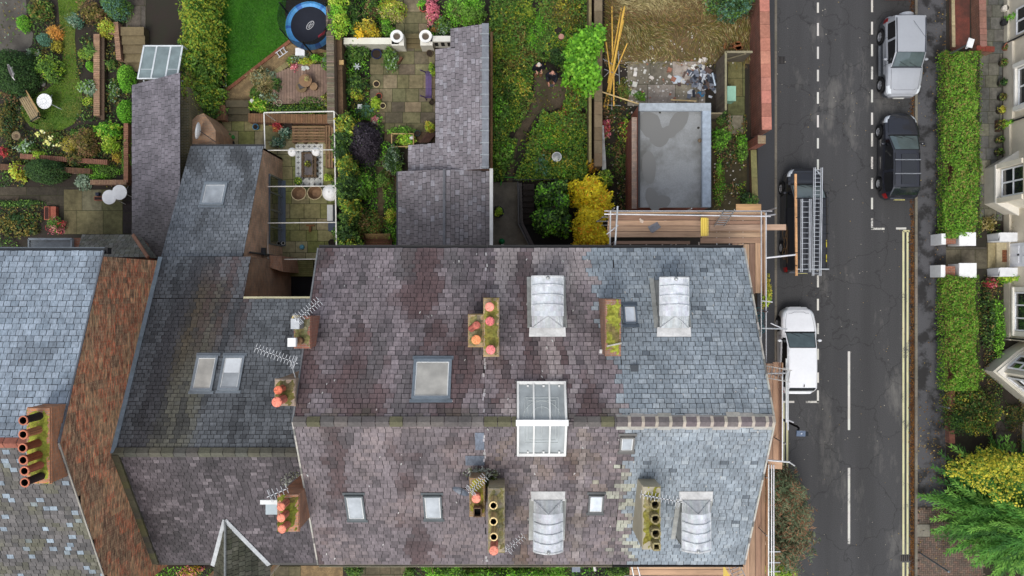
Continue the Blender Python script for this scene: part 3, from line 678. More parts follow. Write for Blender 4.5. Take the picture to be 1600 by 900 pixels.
r.box(xo1-.3, 1.3, 0, xo1-.04, 2.1, 2.3); r.box(xo1-.3, 5.4, 0, xo1-.04, 6.5, 2.3)
r.box(-14.85, 1.4, 0, -14.7, 6.5, 3.2); r.box(-14.85, 6.4, 0, xo1-.04, 6.5, 3.1)
r.build('extension_wall', tA)
fr = MB(C(74, 86, 100), 'paint')
fr.box(xo1-.12, 2.1, .02, xo1-.02, 5.4, .1); fr.box(xo1-.14, 2.1, 2.2, xo1+.02, 5.4, 2.32)
fr.box(xo1-.03, 2.1, .0, xo1+.12, 5.4, .05, C(70, 84, 100))
for k in range(5):
    y = 2.1+k*.825; fr.box(xo1-.1, y-.04, .1, xo1-.02, y+.04, 2.2)
d = fr.build('glazed_doors', tA); gl = MB(mat='glass_dark'); gl.box(xo1-.09, 2.14, .1, xo1-.07, 5.36, 2.2); gl.build('glass', d)
dp = MB(C(60, 62, 66), 'plastic'); dp.tube((xo1+.06, 1.55, 0), (xo1+.06, 1.55, 5.3), .05); dp.box(xo1-.02, 1.5, 3.2, xo1+.14, 1.85, 3.5); dp.build('downpipe', tA)
# ---------- tall house L
tL = thing('tall_house', 'tallest house with wide brick gable wall and pale blue slates on the left', 'house', (-18, -5, 0))
plLb = Pl(13.9+.445*(-5.08), 0, -.445); plLf = Pl(13.9+.53*5.08, 0, .53)
YLb, YLf = 1.35, -12.2; X0L = -22.5
def col_L(x, y, r):
    if y > -5.08:
        c = mix(C(130, 143, 155), C(152, 164, 176), r); return mix(c, C(116, 126, 136), .8*sst(.18, .4, nz(x*1.1, y*1.1, 6)+.25*nz(x*4, y*4, 2)))
    c = mix(C(64, 63, 62), C(112, 108, 106), min(1, max(0, r*.8+.2*nz(x*1.2, y*1.2, 5)+.1)))
    if r > .9: c = mix(C(118, 130, 140), C(150, 164, 174), random.random())
    return mix(c, C(92, 92, 62), .5*sst(0, .4, nz(x*1.5, y*1.5, 17)))
r = MB(C(90, 90, 90), 'slate'); random.seed(31)
xv = XW+.06
slope(r, [(X0L, YLb, plLb.z(0, YLb)), (xv, YLb, plLb.z(0, YLb)), (xv, -5.08, 13.9), (X0L, -5.08, 13.9)], (1, 0, 0), .27, .22, col_L)
slope(r, [(X0L, YLf, plLf.z(0, YLf)), (xv, YLf, plLf.z(0, YLf)), (xv, -5.08, 13.9), (X0L, -5.08, 13.9)], (1, 0, 0), .25, .19, col_L)
rL = r.build('roof', tL)
wm = MB(C(196, 118, 86), 'brick_old')
poly = [(YLf+.2, -.1), (YLb-.2, -.1), (YLb-.2, plLb.z(0, YLb-.2)-.06), (-5.08, 13.82), (YLf+.2, plLf.z(0, YLf+.2)-.06)]
a_ = [(X0L, y, z) for y, z in poly]; b_ = [(XW, y, z) for y, z in poly]

rw_ = random.Random(8); yy_ = YLf+.2
while yy_ < YLb-.21:
    y1_ = min(yy_+rw_.choice((.225, .34, .45)), YLb-.2); z_ = -.1
    tp = lambda y: (plLb if y > -5.08 else plLf).z(0, y)-.08
    while z_ < min(tp(yy_), tp(y1_)):
        za_, zb_ = z_, z_+.3; ym = (yy_+y1_)/2; k_ = nz(ym*.55, z_*.35, 3)+.7*nz(ym*1.3, z_*.9, 9)+.5*rw_.uniform(-1, 1)
        c_ = mix(C(204, 110, 76), C(212, 170, 130), sst(-.05, .45, k_)); c_ = mix(c_, C(106, 84, 72), .85*sst(-.15, -.6, k_)); c_ = mix(c_, C(128, 112, 92), .5*sst(.1, .5, nz(ym*.5+7, z_*.2, 20)))
        wm.face([(XW, yy_, za_), (XW, y1_, za_), (XW, y1_, min(zb_, tp(y1_))), (XW, yy_, min(zb_, tp(yy_)))], jit(c_, .12, rw_)); z_ = zb_
    yy_ = y1_
wm.face(a_); wm.face([a_[1], a_[2], b_[2], b_[1]]); wm.face([a_[0], a_[4], b_[4], b_[0]]); wm.build('wall', tL)
x = X0L; rd = MB()
while x < xv-.8:
    e_ = x+.45
    for s in (1, -1): rd.mesh([(x+.01, -5.08, 14.0), (e_-.01, -5.08, 14.0), (e_-.01, -5.08+s*.17, 13.86), (x+.01, -5.08+s*.17, 13.86)], [(0, 1, 2, 3)], jit(C(146, 92, 76), .18))
    x = e_
rd.build('ridge_tiles', tL)
gt = MB(C(70, 76, 82), 'plastic'); z = plLb.z(0, YLb)-.04
gt.box(X0L, YLb, z-.1, xv, YLb+.02, z, C(40, 42, 46)); gt.box(X0L, YLb+.12, z-.1, xv, YLb+.14, z, C(96, 104, 112)); gt.box(X0L, YLb+.02, z-.1, xv, YLb+.12, z-.07, C(50, 56, 62)); gt.box(xv-.02, YLb-.1, z-.3, xv+.1, YLb+.12, z-.02, C(18, 18, 20)); gt.build('gutter', tL)
vg = MB(C(96, 100, 106))
vg.beam((xv, YLb, plLb.z(0, YLb)+.02), (xv, -5.08, 13.92), .05, .04); vg.beam((xv, YLf, plLf.z(0, YLf)+.02), (xv, -5.08, 13.92), .05, .04, C(150, 146, 136)); vg.build('verge', tL)
# bay roofs behind L
by = MB(C(110, 110, 100), 'slate')
zb = 4.2
q0, q1, q2, q3 = P(128, 367, 3.6), P(208, 367, 3.6), P(232, 402, 5), P(118, 402, 5)
slope(by, [q0, q1, q2, q3], (1, 0, 0), .22, .17, lambda x, y, r: jit(mix(C(112, 112, 106), C(92, 90, 80), r), .12))
e1, e2 = P(222, 372, 3.4), P(246, 404, 4.6)
slope(by, [q1, e1, e2, q2], (q1-e1).to_tuple(), .22, .17, lambda x, y, r: jit(C(100, 100, 92), .14))
by.beam(q1+Vector((.02, 0, .05)), q2+Vector((0, 0, .05)), .14, .08, C(150, 112, 92), 'vc')
by.build('bay_roof', tL)
by = MB(C(150, 102, 82), 'brick'); by.prism([(-20.5, 1.1), (-20.5, 2.3), (-17.2, 2.35), (-16.6, 1.9), (-16.4, 1.1)], 0, 3.3); by.build('bay_wall', tL)
fr_ = MB(C(122, 130, 134), 'lead'); a = P(47, 374, 3.5); c_ = P(112, 392, 3.5); fr_.box(a.x, c_.y-.5, 3.4, c_.x, a.y, 3.5); fr_.box(a.x-.04, a.y-.04, 3.4, c_.x+.04, a.y+.06, 3.58, C(148, 158, 164)); fr_.box(c_.x-.02, c_.y-.5, 3.4, c_.x+.06, a.y, 3.58, C(148, 158, 164)); fr_.box(a.x-.06, c_.y-.5, 3.4, a.x, a.y, 3.58, C(148, 158, 164)); fr_.build('flat_bay_roof', tL)
# back outrigger of L: long slate roof running away from the house
tq = MB(C(90, 90, 90), 'slate'); random.seed(5)
a0, a1, a2, a3 = P(208, 133, 3.), P(284, 121, 4.2), P(270, 402, 4.2), P(212, 365, 3.)
a0 = Vector((-17.7, 9.45, 2.9)); a1 = Vector((-15.0, 9.75, 4.0)); a2 = Vector((-15.0, 1.4, 4.0)); a3 = Vector((-17.7, 1.4, 2.9))
def col_LQ(x, y, r):
    c = mix(C(98, 95, 100), C(132, 127, 134), min(1, max(0, .15+r*.55+.2*nz(x, y, 5))))
    c = mix(c, C(88, 84, 76), sst(5.5, 2, y)*.6)
    return c
slope(tq, [a0, a1, a2, a3], (0, 1, 0), .27, .2, col_LQ)
tq.build('extension_roof', tL)
tq = MB(C(104, 100, 70), 'brick'); tq.box(-17.6, 1.4, 0, -15.1, 9.4, 2.75); tq.build('extension_wall', tL)
# glazed lean-to in front of it
tg = thing('greenhouse', 'small lean-to greenhouse with white bars and clear roof panes', 'greenhouse', (-17, 10.4, 0))
f = MB(C(214, 220, 222), 'white'); zt = 2.6
xs = [-18.3, -17.4, -16.6, -15.95]; yt, yb_ = 11.45, 9.6
xs = [P(222, 70, 2.4).x+.05, P(244, 70, 2.4).x, P(266, 70, 2.4).x, P(284, 70, 2.4).x]
yt = P(0, 71, 2.4).y; yb_ = P(0, 126, 2.4).y
for k, xx in enumerate(xs): f.beam((xx, yt, 2.3), (xx-.08, yb_, 2.75), .07, .06)
f.beam((xs[0], yt, 2.32), (xs[-1], yt, 2.32), .06, .06); f.beam((xs[0]-.08, yb_, 2.77), (xs[-1]-.08, yb_, 2.77), .06, .06)
for k in (0, 2): f.beam((xs[k], yt-1.2, 2.6), (xs[k+1]-.05, yt-1.2, 2.6), .05, .05)
for xx in (xs[0], xs[-1]):
    for yy in (yt, yb_): f.box(xx-.03, yy-.03, 0, xx+.03, yy+.03, 2.35)
f.build('frame', tg)
g = MB(mat='glass_green'); g.mesh([(xs[0], yt, 2.31), (xs[-1], yt, 2.31), (xs[-1]-.08, yb_, 2.75), (xs[0]-.08, yb_, 2.75)], [(0, 1, 2, 3)]); g.build('roof_glass', tg)
# ---------- extension of B: slated outrigger in steps
random.seed(9)
def col_E(x, y, r):
    c = mix(C(104, 99, 103), C(150, 144, 149), min(1, max(0, .2+r*.5+.25*nz(x*.7, y*.7, 15)+.1)))
    c = mix(c, C(112, 106, 100), sst(6.5, 2, y)*.45)
    if -6.2 < x < -5.0 and 3.9 < y < 4.7: c = mix(c, C(92, 64, 62), .6*sst(-.2, .3, nz(x*2, y*2)))
    return mix(c, C(168, 172, 180), .3*sst(.7, 1, r))
e = MB(C(90, 90, 90), 'slate')
def H(px, py, z): return P(px, py, z)
xr = H(762, 0, 4.8).x                       # high right edge
# upper run, monopitch rising to the right
y3 = P(0, 40, 4.8).y; y2 = P(0, 76, 4.2).y; y1 = P(0, 224, 4.0).y; y0 = P(0, 268, 4.2).y
plE = Pl(5.1+.42*1.02, .42, 0)              # x=-1.02 -> 5.1
def zx(x): return plE.z(x, 0)
xl3, xl2, xl1 = -2.75, -3.45, -4.75
xR = -1.05
for (xa, ya, yb2) in ((xl3, y2, y3), (xl2, y1, y2), (xl1, y0, y1)):
    slope(e, [(xR, ya, zx(xR)), (xR, yb2, zx(xR)), (xa, yb2, zx(xa)), (xa, ya, zx(xa))], (0, 1, 0), .27, .2, col_E)
for k in range(12):
    y = y0+(y3-y0)*k/12; e.box(xR-.34, y+.05, zx(xR-.34)+.03, xR+.04, y+.09+.5*random.random()*0, zx(xR)+.05, C(150, 156, 160), 'lead')
e.beam((xR-.12, y0, zx(xR)-.01), (xR-.12, y3, zx(xR)-.01), .3, .09, C(124, 128, 134), 'lead')
# lower run, gabled, ridge at px 693
ze2, zr2 = 4.2, 4.9; xrg = P(694, 300, zr2).x; xle = P(622, 300, ze2).x; xre = P(765, 300, ze2+.2).x
slope(e, [(xle, 1.55, ze2), (xle, y0, ze2), (xrg, y0, zr2), (xrg, 1.55, zr2)], (0, 1, 0), .27, .2, col_E)
slope(e, [(xre, 1.55, ze2+.1), (xre, y0, ze2+.1), (xrg, y0, zr2), (xrg, 1.55, zr2)], (0, 1, 0), .27, .2, col_E)
e.tube((xrg, 1.55, zr2+.02), (xrg, y0, zr2+.02), .06, 6, C(116, 118, 122), 'lead')
eo = e.build('extension_roof', tB)
e = MB(C(150, 116, 96), 'brick')
for (xa, ya, yb2, zt) in ((xl3+.08, y2, y3-.05, 4.2), (xl2+.08, y1, y2, 3.95), (xl1+.08, y0, y1, 3.4), (xle+.1, 1.5, y0-.05, 4.2)):
    e.box(xa, ya, 0, xR-.05, yb2, zt)
e.mesh([(xle+.1, y0-.06, 4.1), (xre-.1, y0-.06, 4.1), (xrg, y0-.06, zr2-.06)], [(0, 1, 2)])
e.build('extension_wall', tB)
e = MB(C(225, 225, 220), 'plastic'); e.box(xre+.0, 1.5, ze2+.14, xre+.15, y0+.1, ze2+.28, C(226, 226, 222)); e.build('gutter', tB); e = MB(C(58, 60, 64), 'plastic'); e.box(xl2-.1, y0, 3.95, xl2, y2, 4.02, C(40, 42, 46)) if False else None
e.box(xle-.08, 1.5, ze2-.1, xle, y0, ze2-.02, C(58, 60, 64)); e.build('gutter', tB)
# ================= roof windows
def skylight(house, pl, x0, y0, x1, y1, fcol, gmat, h=.09, fw=.09, blind=False, name='roof_window', split=False):
    c0 = pl.hit((x0+x1)/2, (y0+y1)/2); n = pl.n(); U = Vector((1, 0, 0)); U = (U-n*U.dot(n)).normalized(); V = n.cross(U)
    if V.z < 0: V = -V
    off = 1-h/40
    wx = abs(pl.hit(x1, (y0+y1)/2).x-pl.hit(x0, (y0+y1)/2).x)/2; A, B = pl.hit((x0+x1)/2, y0), pl.hit((x0+x1)/2, y1); ly = (A-B).length/2
    def q(u, v, k): return c0+U*u+V*v+n*k
    f = MB(fcol, 'metal')
    M = Matrix((U, V, n)).transposed()
    f.obox(q(-wx+fw/2, 0, h/2), (fw, 2*ly, h), M=M); f.obox(q(wx-fw/2, 0, h/2), (fw, 2*ly, h), M=M)
    f.obox(q(0, ly-fw/2, h/2+.004), (2*wx-.002, fw, h+.008), M=M); f.obox(q(0, -ly+fw/2, h/2-.004), (2*wx-.002, fw*1.25, h-.008), M=M)
    f.obox(q(0, ly+.05, .02), (2*wx+.12, .12, .03), M=M, col=mul(fcol, .8)); f.obox(q(0, -ly-.07, .018), (2*wx+.1, .14, .03), M=M, col=mul(fcol, .75))
    o = f.build(name, house)
    g = MB(mat=gmat); g.obox(q(0, 0, h*.45), (2*wx-2*fw, 2*ly-2*fw, .02), M=M); g.build('glass', o)
    s = MB(C(220, 222, 220), 'white'); e = .03
    a, b_ = wx-fw-e/2, ly-fw-e/2
    s.obox(q(-a, 0, h*.55), (e, 2*b_, .03), M=M); s.obox(q(a, 0, h*.55), (e, 2*b_, .03), M=M); s.obox(q(0, b_, h*.56), (2*a, e, .03), M=M); s.obox(q(0, -b_, h*.56), (2*a, e, .03), M=M)
    s.build('sash', o)
    if blind:
        s = MB(C(226, 232, 236), 'white'); s.obox(q(0, -ly/2+fw/2, h*.52), (2*wx-2*fw-.08, ly-.12, .02), M=M); s.build('blind', o)
GRY = C(148, 156, 162)
skylight(tA, plAb, 303, 557, 337, 611, GRY, 'glass_blind'); skylight(tA, plAb, 345, 557, 379, 610, GRY, 'glass_sky', blind=True)
skylight(tA, plO, 316, 287, 353, 321, GRY, 'glass_sky', fw=.1)
skylight(tB, plB, 645, 562, 705, 624, C(134, 144, 152), 'glass_blind', fw=.09)
skylight(tB, plF, 541, 773, 570, 811, C(104, 110, 112), 'glass_sky', fw=.06); skylight(tB, plF, 662, 773, 691, 810, C(104, 110, 112), 'glass_sky', fw=.06)
skylight(tC, plF, 919, 772, 943, 800, C(112, 114, 114), 'glass_white', fw=.06); skylight(tC, plF, 968, 681, 991, 704, C(128, 126, 122), 'glass_sky', fw=.06)
skylight(tD, plB, 974, 478, 995, 507, C(110, 120, 130), 'glass_white', fw=.06)
# vent tile
v = MB(C(58, 64, 70), 'plastic'); c = plB.hit(991, 575); v.box(c.x-.13, c.y-.11, c.z-.05, c.x+.13, c.y+.11, c.z+.1); v.build('vent_tile', tD)
# ridge lantern over C
lx0, lx1 = (808-800)*25.9/FPX, (886-800)*25.9/FPX
fr = MB(C(222, 222, 218), 'white'); gl = MB(mat='glass_green')
up = .16; gl.mat = 'glass_cloud'; xs = [lx0+.03+(lx1-lx0-.06)*k/3 for k in range(4)]
inner = MB(C(186, 192, 190), 'white')
for s, ya, pl in ((1, plB.hit(848, 597).y, plB), (-1, plF.hit(848, 709).y, plF)):
    f = lambda y, k=up: pl.z(0, y)+k
    for xx in xs: fr.beam((xx, ya, f(ya)), (xx, YR, ZR+up), .075 if xx in (xs[0], xs[3]) else .055, .09)
    fr.beam((lx0, ya, f(ya)), (lx1, ya, f(ya)), .1, .09)
    fr.mesh([(lx0-.05, ya+s*.03, f(ya, -.1)), (lx1+.05, ya+s*.03, f(ya, -.1)), (lx1+.05, ya+s*.03, f(ya)), (lx0-.05, ya+s*.03, f(ya))], [(0, 1, 2, 3)])
    for xx in (lx0-.03, lx1+.03): fr.mesh([(xx, ya, f(ya, -.1)), (xx, YR, ZR-.1), (xx, YR, ZR+up), (xx, ya, f(ya))], [(0, 1, 2, 3)])
    g0 = f(ya, up-.03)
    gl.mesh([(lx0+.05, ya, g0), (lx1-.05, ya, g0), (lx1-.05, YR, ZR+up-.03), (lx0+.05, YR, ZR+up-.03)], [(0, 1, 2, 3)])
    # leaded pattern of the laylight: nested frames and arcs
    cx = (lx0+lx1)/2
    def pt(x, y, k=up-.018): return (x, y, pl.z(0, y)+k)
    yi0, yi1 = YR+s*.12, YR+s*(abs(ya-YR)*.62)
    for i_ in range(2):
        m_ = .26+.1*i_
        inner.path([pt(lx0+m_, yi0), pt(lx0+m_, yi1-s*.09*i_), pt(lx1-m_, yi1-s*.09*i_), pt(lx1-m_, yi0)], .011, 4)
    for R_ in ((.36, .62) if s > 0 else ()):
        Rm = min(R_, abs(yi1-yi0)-.1)
        inner.path([pt(cx+R_*math.cos(a), yi0+s*Rm*math.sin(a)) for a in [PI*k/12 for k in range(13)]], .010, 4)
    inner.path([pt(cx, yi0), pt(cx, yi1-s*.2)], .01, 4)
    for xx in xs[:3]: fr.box(xx+.3, ya-s*.1-.03, f(ya)+.0, xx+.36, ya-s*.1+.03, f(ya)+.1)
fr.beam((lx0-.04, YR, ZR+up+.05), (lx1+.04, YR, ZR+up+.05), .2, .05, C(232, 232, 230))
o = fr.build('roof_lantern', tC); gl.build('glass', o); inner.build('leaded_pattern', o)
# ================= dormers with curved lead roofs
def dormer(house, px0, px1, py_front, py_back, pl, s, tarp=False, lean=0.):
    """s=+1 rear slope (front towards +Y), -1 front slope"""
    cxp = (px0+px1)/2; wk = (px1-px0)/2
    yb = pl.hit(cxp, py_back).y
    zt = pl.z(0, yb)+.25
    H_ = CAMZ-zt; yf = (450-py_front)*(H_+.1)/FPX; X0, X1 = (px0-800)*H_/FPX, (px1-800)*H_/FPX; cx = (X0+X1)/2; hw = (X1-X0)/2
    d = MB(C(176, 180, 184), 'lead'); nseg = 12; L = abs(yf-yb)
    def top(t, y): a = -1+2*t; return (cx+hw*a, y, zt+.28*(1-a*a)-(.0 if not tarp else .02*math.sin(a*7+y*3)))
    hip = yb+s*.42*1.0
    ny = 8
    for i in range(nseg):
        for j in range(ny):
            y0, y1 = hip+(yf-hip)*j/ny, hip+(yf-hip)*(j+1)/ny
            t0, t1 = i/nseg, (i+1)/nseg
            d.face([top(t0, y0), top(t1, y0), top(t1, y1), top(t0, y1)], jit(C(204, 208, 213), .09))
        # hipped back end falling to a lead gutter
        d.face([top(i/nseg, hip), top((i+1)/nseg, hip), (cx+hw*(-1+2*(i+1)/nseg), yb, zt-.02), (cx+hw*(-1+2*i/nseg), yb, zt-.02)], jit(C(186, 190, 192), .08))
    for k in range(1, 4):                                   # lead rolls
        y = hip+(yf-hip)*k/4+.02
        d.path([(lambda p: (p[0], p[1]+s*.05*(1-(2*i/nseg-1)**2), p[2]+.025))(top(i/nseg, y)) for i in range(nseg+1)], .024, 5, C(206, 210, 212))
    for e_ in (0, 1): d.path([top(e_, hip), top(e_, yf)], .03, 5, C(188, 192, 194))
    d.path([top(i/nseg, yf) for i in range(nseg+1)], .035, 5, C(210, 212, 212))
    for sgn in (-1, 1):
        d.path([(cx, hip, zt+.29), (cx+sgn*hw, yb+s*.0, zt-.01)], .014, 5, C(186, 188, 190))
    # cheeks
    for X_ in (X0+.03, X1-.03):
        ff = pl.z(0, yf)-.1
        d.mesh([(X_, yb, pl.z(0, yb)-.1), (X_, yf-s*.08, ff), (X_, yf-s*.08, zt), (X_, yb, zt)], [(0, 1, 2, 3)], C(150, 152, 150))
        d.beam((X_+(-.1 if X_ < cx else .1), yb, pl.z(0, yb)+.03), (X_+(-.1 if X_ < cx else .1), yf, pl.z(0, yf)+.03), .16, .02, C(160, 162, 158))
    # apron behind
    ya = yb-s*.3
    d.mesh([(X0-.08, yb+s*.03, pl.z(0, yb)+.2), (X1+.08, yb+s*.03, pl.z(0, yb)+.2), (X1+.1, ya, pl.z(0, ya)+.04), (X0-.1, ya, pl.z(0, ya)+.04)], [(0, 1, 2, 3)], C(202, 202, 200))
    d.mesh([(X0, yf-s*.08, pl.z(0, yf)-.2), (X1, yf-s*.08, pl.z(0, yf)-.2), (X1, yf-s*.08, zt), (X0, yf-s*.08, zt)], [(0, 1, 2, 3)], C(214, 212, 206), 'white')
    o = d.build('dormer', house)
    wn = MB(mat='glass_dark'); wn.box(X0+.12, yf-s*.07, pl.z(0, yf)+.05, X1-.12, yf-s*.05, zt-.05); wn.build('window', o)
    fn = MB(C(190, 196, 198), 'metal'); fn.lathe((cx, yf-s*.05, zt+.26), [(.06, 0), (.07, .06), (.03, .12), (0, .13)], 8, col=C(196, 198, 196)); fn.build('finial', o)
dormer(tC, 831, 880, 432, 512, plB, 1); dormer(tD, 1031, 1076, 434, 512, plB, 1, tarp=True)
dormer(tC, 834, 879, 860, 779, plF, -1); dormer(tD, 1066, 1110, 858, 779, plF, -1, tarp=True)
# ================= chimneys
def cap_r(px0, py0, px1, py1, z): a, b = P(px0, py1, z), P(px1, py0, z); return a.x, a.y, b.x, b.y
def stack(house, px0, py0, px1, py1, z, zb, bcol, topcol, ang=0, over=.04, mossy=.6, name='chimney_stack', mat='brick', ragged=0):
    x0, y0, x1, y1 = cap_r(px0, py0, px1, py1, z)
    s = MB(bcol, mat); s.box(x0+over, y0+over, zb, x1-over, y1-over, z-.18)
    s.box(x0, y0, z-.18, x1, y1, z-.1); s.box(x0+.02, y0+.02, z-.1, x1-.02, y1-.02, z-.02)
    nx, ny = max(3, int((x1-x0)/.09)), max(3, int((y1-y0)/.09))
    def hz(i, j): 
        u, v = i/nx, j/ny; e_ = min(u, 1-u, v, 1-v); return z-.03+.07*sst(0, .35, e_)+.05*nz(i*.9, j*.9, z+px0)
    for i in range(nx):
        for j in range(ny):
            X = lambda k: x0+.02+(x1-x0-.04)*k/nx
            Y = lambda k: y0+.02+(y1-y0-.04)*k/ny
            t = sst(.5-mossy-.25, .5-mossy+.35, nz((x0+i*.09)*2.6, (y0+j*.09)*2.6, 4)*.9+.25)
            c = jit(mix(topcol[0], topcol[1], t), .2)
            s.face([(X(i), Y(j), hz(i, j)), (X(i+1), Y(j), hz(i+1, j)), (X(i+1), Y(j+1), hz(i+1, j+1)), (X(i), Y(j+1), hz(i, j+1))], c, 'roof_moss')
    return s.build(name, house)
TC = C(206, 118, 92)
def pot(st, px, py, zt, zb, r=.13, col=TC, kind='cap', dx=0, dy=0):
    """px,py = photo position of the pot's top"""
    c = P(px, py, zt); base = Vector((c.x+dx, c.y+dy, zb-.05)); h = zt-zb
    s = MB(col, 'vc'); ax = (c-base)
    h = ax.length
    dk = mul(col, .72)
    if kind == 'cap':
        prof = [(r*.86, 0), (r*.8, h-.14), (r*.8, h-.12), (r*.98, h-.1), (r*1.0, h-.05), (r*.96, h-.02), (r*.7, h), (0, h+.012)]; cols = [dk, dk, dk, col, col, mul(col, 1.15), mul(col, 1.2)]
    else:
        prof = [(r*.86, 0), (r*.78, h-.16), (r*.95, h-.12), (r*.95, h-.05), (r*1.0, h-.03), (r*.98, h), (r*.7, h), (r*.68, h-.5 if h > .55 else .05), (0, h-.5 if h > .55 else .05)]
        cols = [dk, dk, dk, col, mul(col, 1.1), mul(col, 1.15), C(20, 16, 14), C(10, 9, 8)]
    s.lathe((0, 0, 0), prof, 22, cols)
    q = Vector((0, 0, 1)).rotation_difference(ax.normalized()); s.v = [tuple(base+q@Vector(v)) for v in s.v]
    s.c = [jit(c, .14) if random.random() < .85 else mul(c, .6) for c in s.c]
    return s.build('chimney_pot', st)
MOSS = (C(116, 106, 76), C(132, 126, 60)); MOSSL = (C(112, 100, 62), C(140, 142, 54)); GREYM = (C(132, 124, 104), C(122, 116, 72))
# tall house stack: six pots in a row
sL = stack(tL, 40, 637, 78, 757, 14.35, 9, C(188, 132, 96), MOSSL, over=.02, mossy=.9)
zt = 15.2; ob = C(50, 40, 38)
for (px, py, c, k) in ((36, 657, ob, 0), (36, 679, C(206, 140, 100), 0), (35, 700, C(150, 84, 56), 0), (36, 719, C(160, 88, 58), 0), (38, 736, C(196, 116, 88), 1), (38.5, 754, C(60, 46, 44), 0)):
    p = P(px, py, zt); o_ = pot(sL, px, py, zt, 14.37, r=.15, col=c, kind='open')
    rim = MB(C(204, 128, 100)); rim.ring((p.x, p.y, zt-.01), (.132), .024, 16); rim.build('rim', sL)
# A/B stacks
s1 = stack(tB, 458, 494, 485, 545, 13.5, 11.5, C(160, 106, 88), GREYM, mossy=.4, over=.03)
v = MB(C(160, 164, 168), 'metal'); c = P(461, 506, 14.1); v.box(c.x-.14, c.y-.17, 13.5, c.x+.14, c.y+.17, 14.1); v.build('square_cowl', s1)
pot(s1, 466, 533, 13.85, 13.5, .14, C(110, 82, 58))
v = MB(C(232, 232, 230), 'white'); c = P(455.5, 535, 14.2); v.box(c.x-.13, c.y-.14, 14.0, c.x+.13, c.y+.14, 14.2); v.tube((c.x+.1, c.y, 13.5), (c.x, c.y, 14.0), .07); v.build('white_cowl', s1)
v = MB(C(212, 190, 130)); c = P(460, 497, 13.9); v.lathe((c.x, c.y, 13.5), [(.09, 0), (.08, .3), (.1, .36), (0, .4)], 10); v.build('chimney_pot', s1)
s2 = stack(tA, 428, 592, 461, 635, 13.9, 7.8, C(168, 150, 132), (C(112, 100, 70), C(106, 100, 52)), mossy=.5)
pot(s2, 434, 610, 14.45, 13.88, .14, C(206, 112, 84)); pot(s2, 432, 628.5, 14.7, 13.88, .165, C(222, 128, 108))
s3 = stack(tA, 432, 772, 467, 832, 13.5, 7.5, C(172, 124, 96), (C(96, 82, 44), C(104, 108, 36)), mossy=.7)
for px, py in ((438.5, 792.5), (438.5, 810), (440, 827.5)): pot(s3, px, py, 14.05, 13.5, .14, C(216, 132, 108), dx=.04, dy=.02)
vv = MB(C(222, 224, 222), 'white'); c = P(412, 786, 12.6); vv.box(c.x-.18, c.y-.1, 12.3, c.x+.5, c.y+.05, 12.42); c = P(421, 796, 11.5); vv.box(c.x-.2, c.y-.24, 11.2, c.x+.4, c.y+.2, 11.3, C(170, 182, 186)); vv.build('bracket', s3)
pl_ = Leaves(); c = plAf.hit(462, 748); dome(pl_, (c.x, c.y, c.z), .55, .4, .3, 260, [C(150, 152, 138), C(170, 172, 160), C(120, 124, 90)], .09, rough=.4); pl_.build('roof_weeds', tA)
# B/C back stack, two blocks
s4 = stack(tB, 755, 465, 780, 558, 14.05, 11.9, C(168, 150, 110), MOSS, mossy=.75); s4b = stack(tB, 731, 491, 755.2, 543, 14.0, 11.9, C(170, 150, 110), GREYM, mossy=.45)
pot(s4, 765, 479.5, 14.5, 14.05, .15, C(226, 142, 124)); pot(s4, 765.5, 502, 14.4, 14.05, .15, C(206, 112, 110)); pot(s4, 766.5, 546.5, 14.45, 14.05, .155, C(216, 122, 118))
pot(s4b, 744, 531, 14.4, 14.0, .155, C(232, 146, 96)); pot(s4b, 746, 507, 14.3, 14.02, .13, C(196, 112, 96), dx=-.22, dy=-.16)
# C/D back stack
s5 = stack(tD, 946, 467, 971, 557, 13.85, 11.5, C(150, 112, 92), MOSSL, mossy=.45, over=.01)
v = MB(C(176, 172, 160)); a, b_ = P(948, 541, 13.92), P(971, 536, 13.92); v.tube(a, b_, .03, 5); c = plB.hit(940, 549); v.box(c.x-.08, c.y-.06, c.z, c.x+.08, c.y+.07, c.z+.1, C(214, 214, 212)); v.build('metal_strap', s5)
# B/C front stacks
s6 = stack(tC, 762, 762, 789, 865, 14.15, 10.6, C(152, 146, 120), GREYM, mossy=.55, over=.02)
for px, py in ((771, 790), (771, 815), (771.5, 839)): pot(s6, px, py, 14.95, 14.15, .135, C(216, 190, 136), 'open')
pot(s6, 771.5, 861, 14.95, 14.15, .15, C(224, 138, 116))
s6b = stack(tB, 733, 746, 758, 809, 13.9, 10.6, C(142, 120, 88), (C(120, 104, 66), C(140, 130, 50)), mossy=.5, over=.02)
pot(s6b, 744, 779.5, 14.35, 13.9, .15, C(224, 138, 116))
v = MB(C(70, 58, 52)); c = P(746, 801, 14.2); 
for dx, dy, wx, wy in ((-.12, 0, .03, .3), (.12, 0, .03, .3), (0, .14, .27, .03), (0, -.14, .27, .03)): v.box(c.x+dx-wx/2, c.y+dy-wy/2, 13.85, c.x+dx+wx/2, c.y+dy+wy/2, 14.2, C(104, 84, 66))
v.box(c.x-.1, c.y-.13, 13.9, c.x+.1, c.y+.13, 13.96, C(8, 7, 7)); v.build('square_flue', s6b)
pl_ = Leaves(); c = plF.hit(757, 738); dome(pl_, (c.x-.1, c.y, c.z), .55, .35, .25, 300, [C(150, 152, 138), C(170, 174, 160), C(110, 114, 80)], .09, rough=.4); dome(pl_, (c.x+.25, c.y-.35, c.z), .3, .2, .25, 200, [C(96, 104, 40), C(70, 84, 30)], .08); pl_.build('roof_weeds', tC)
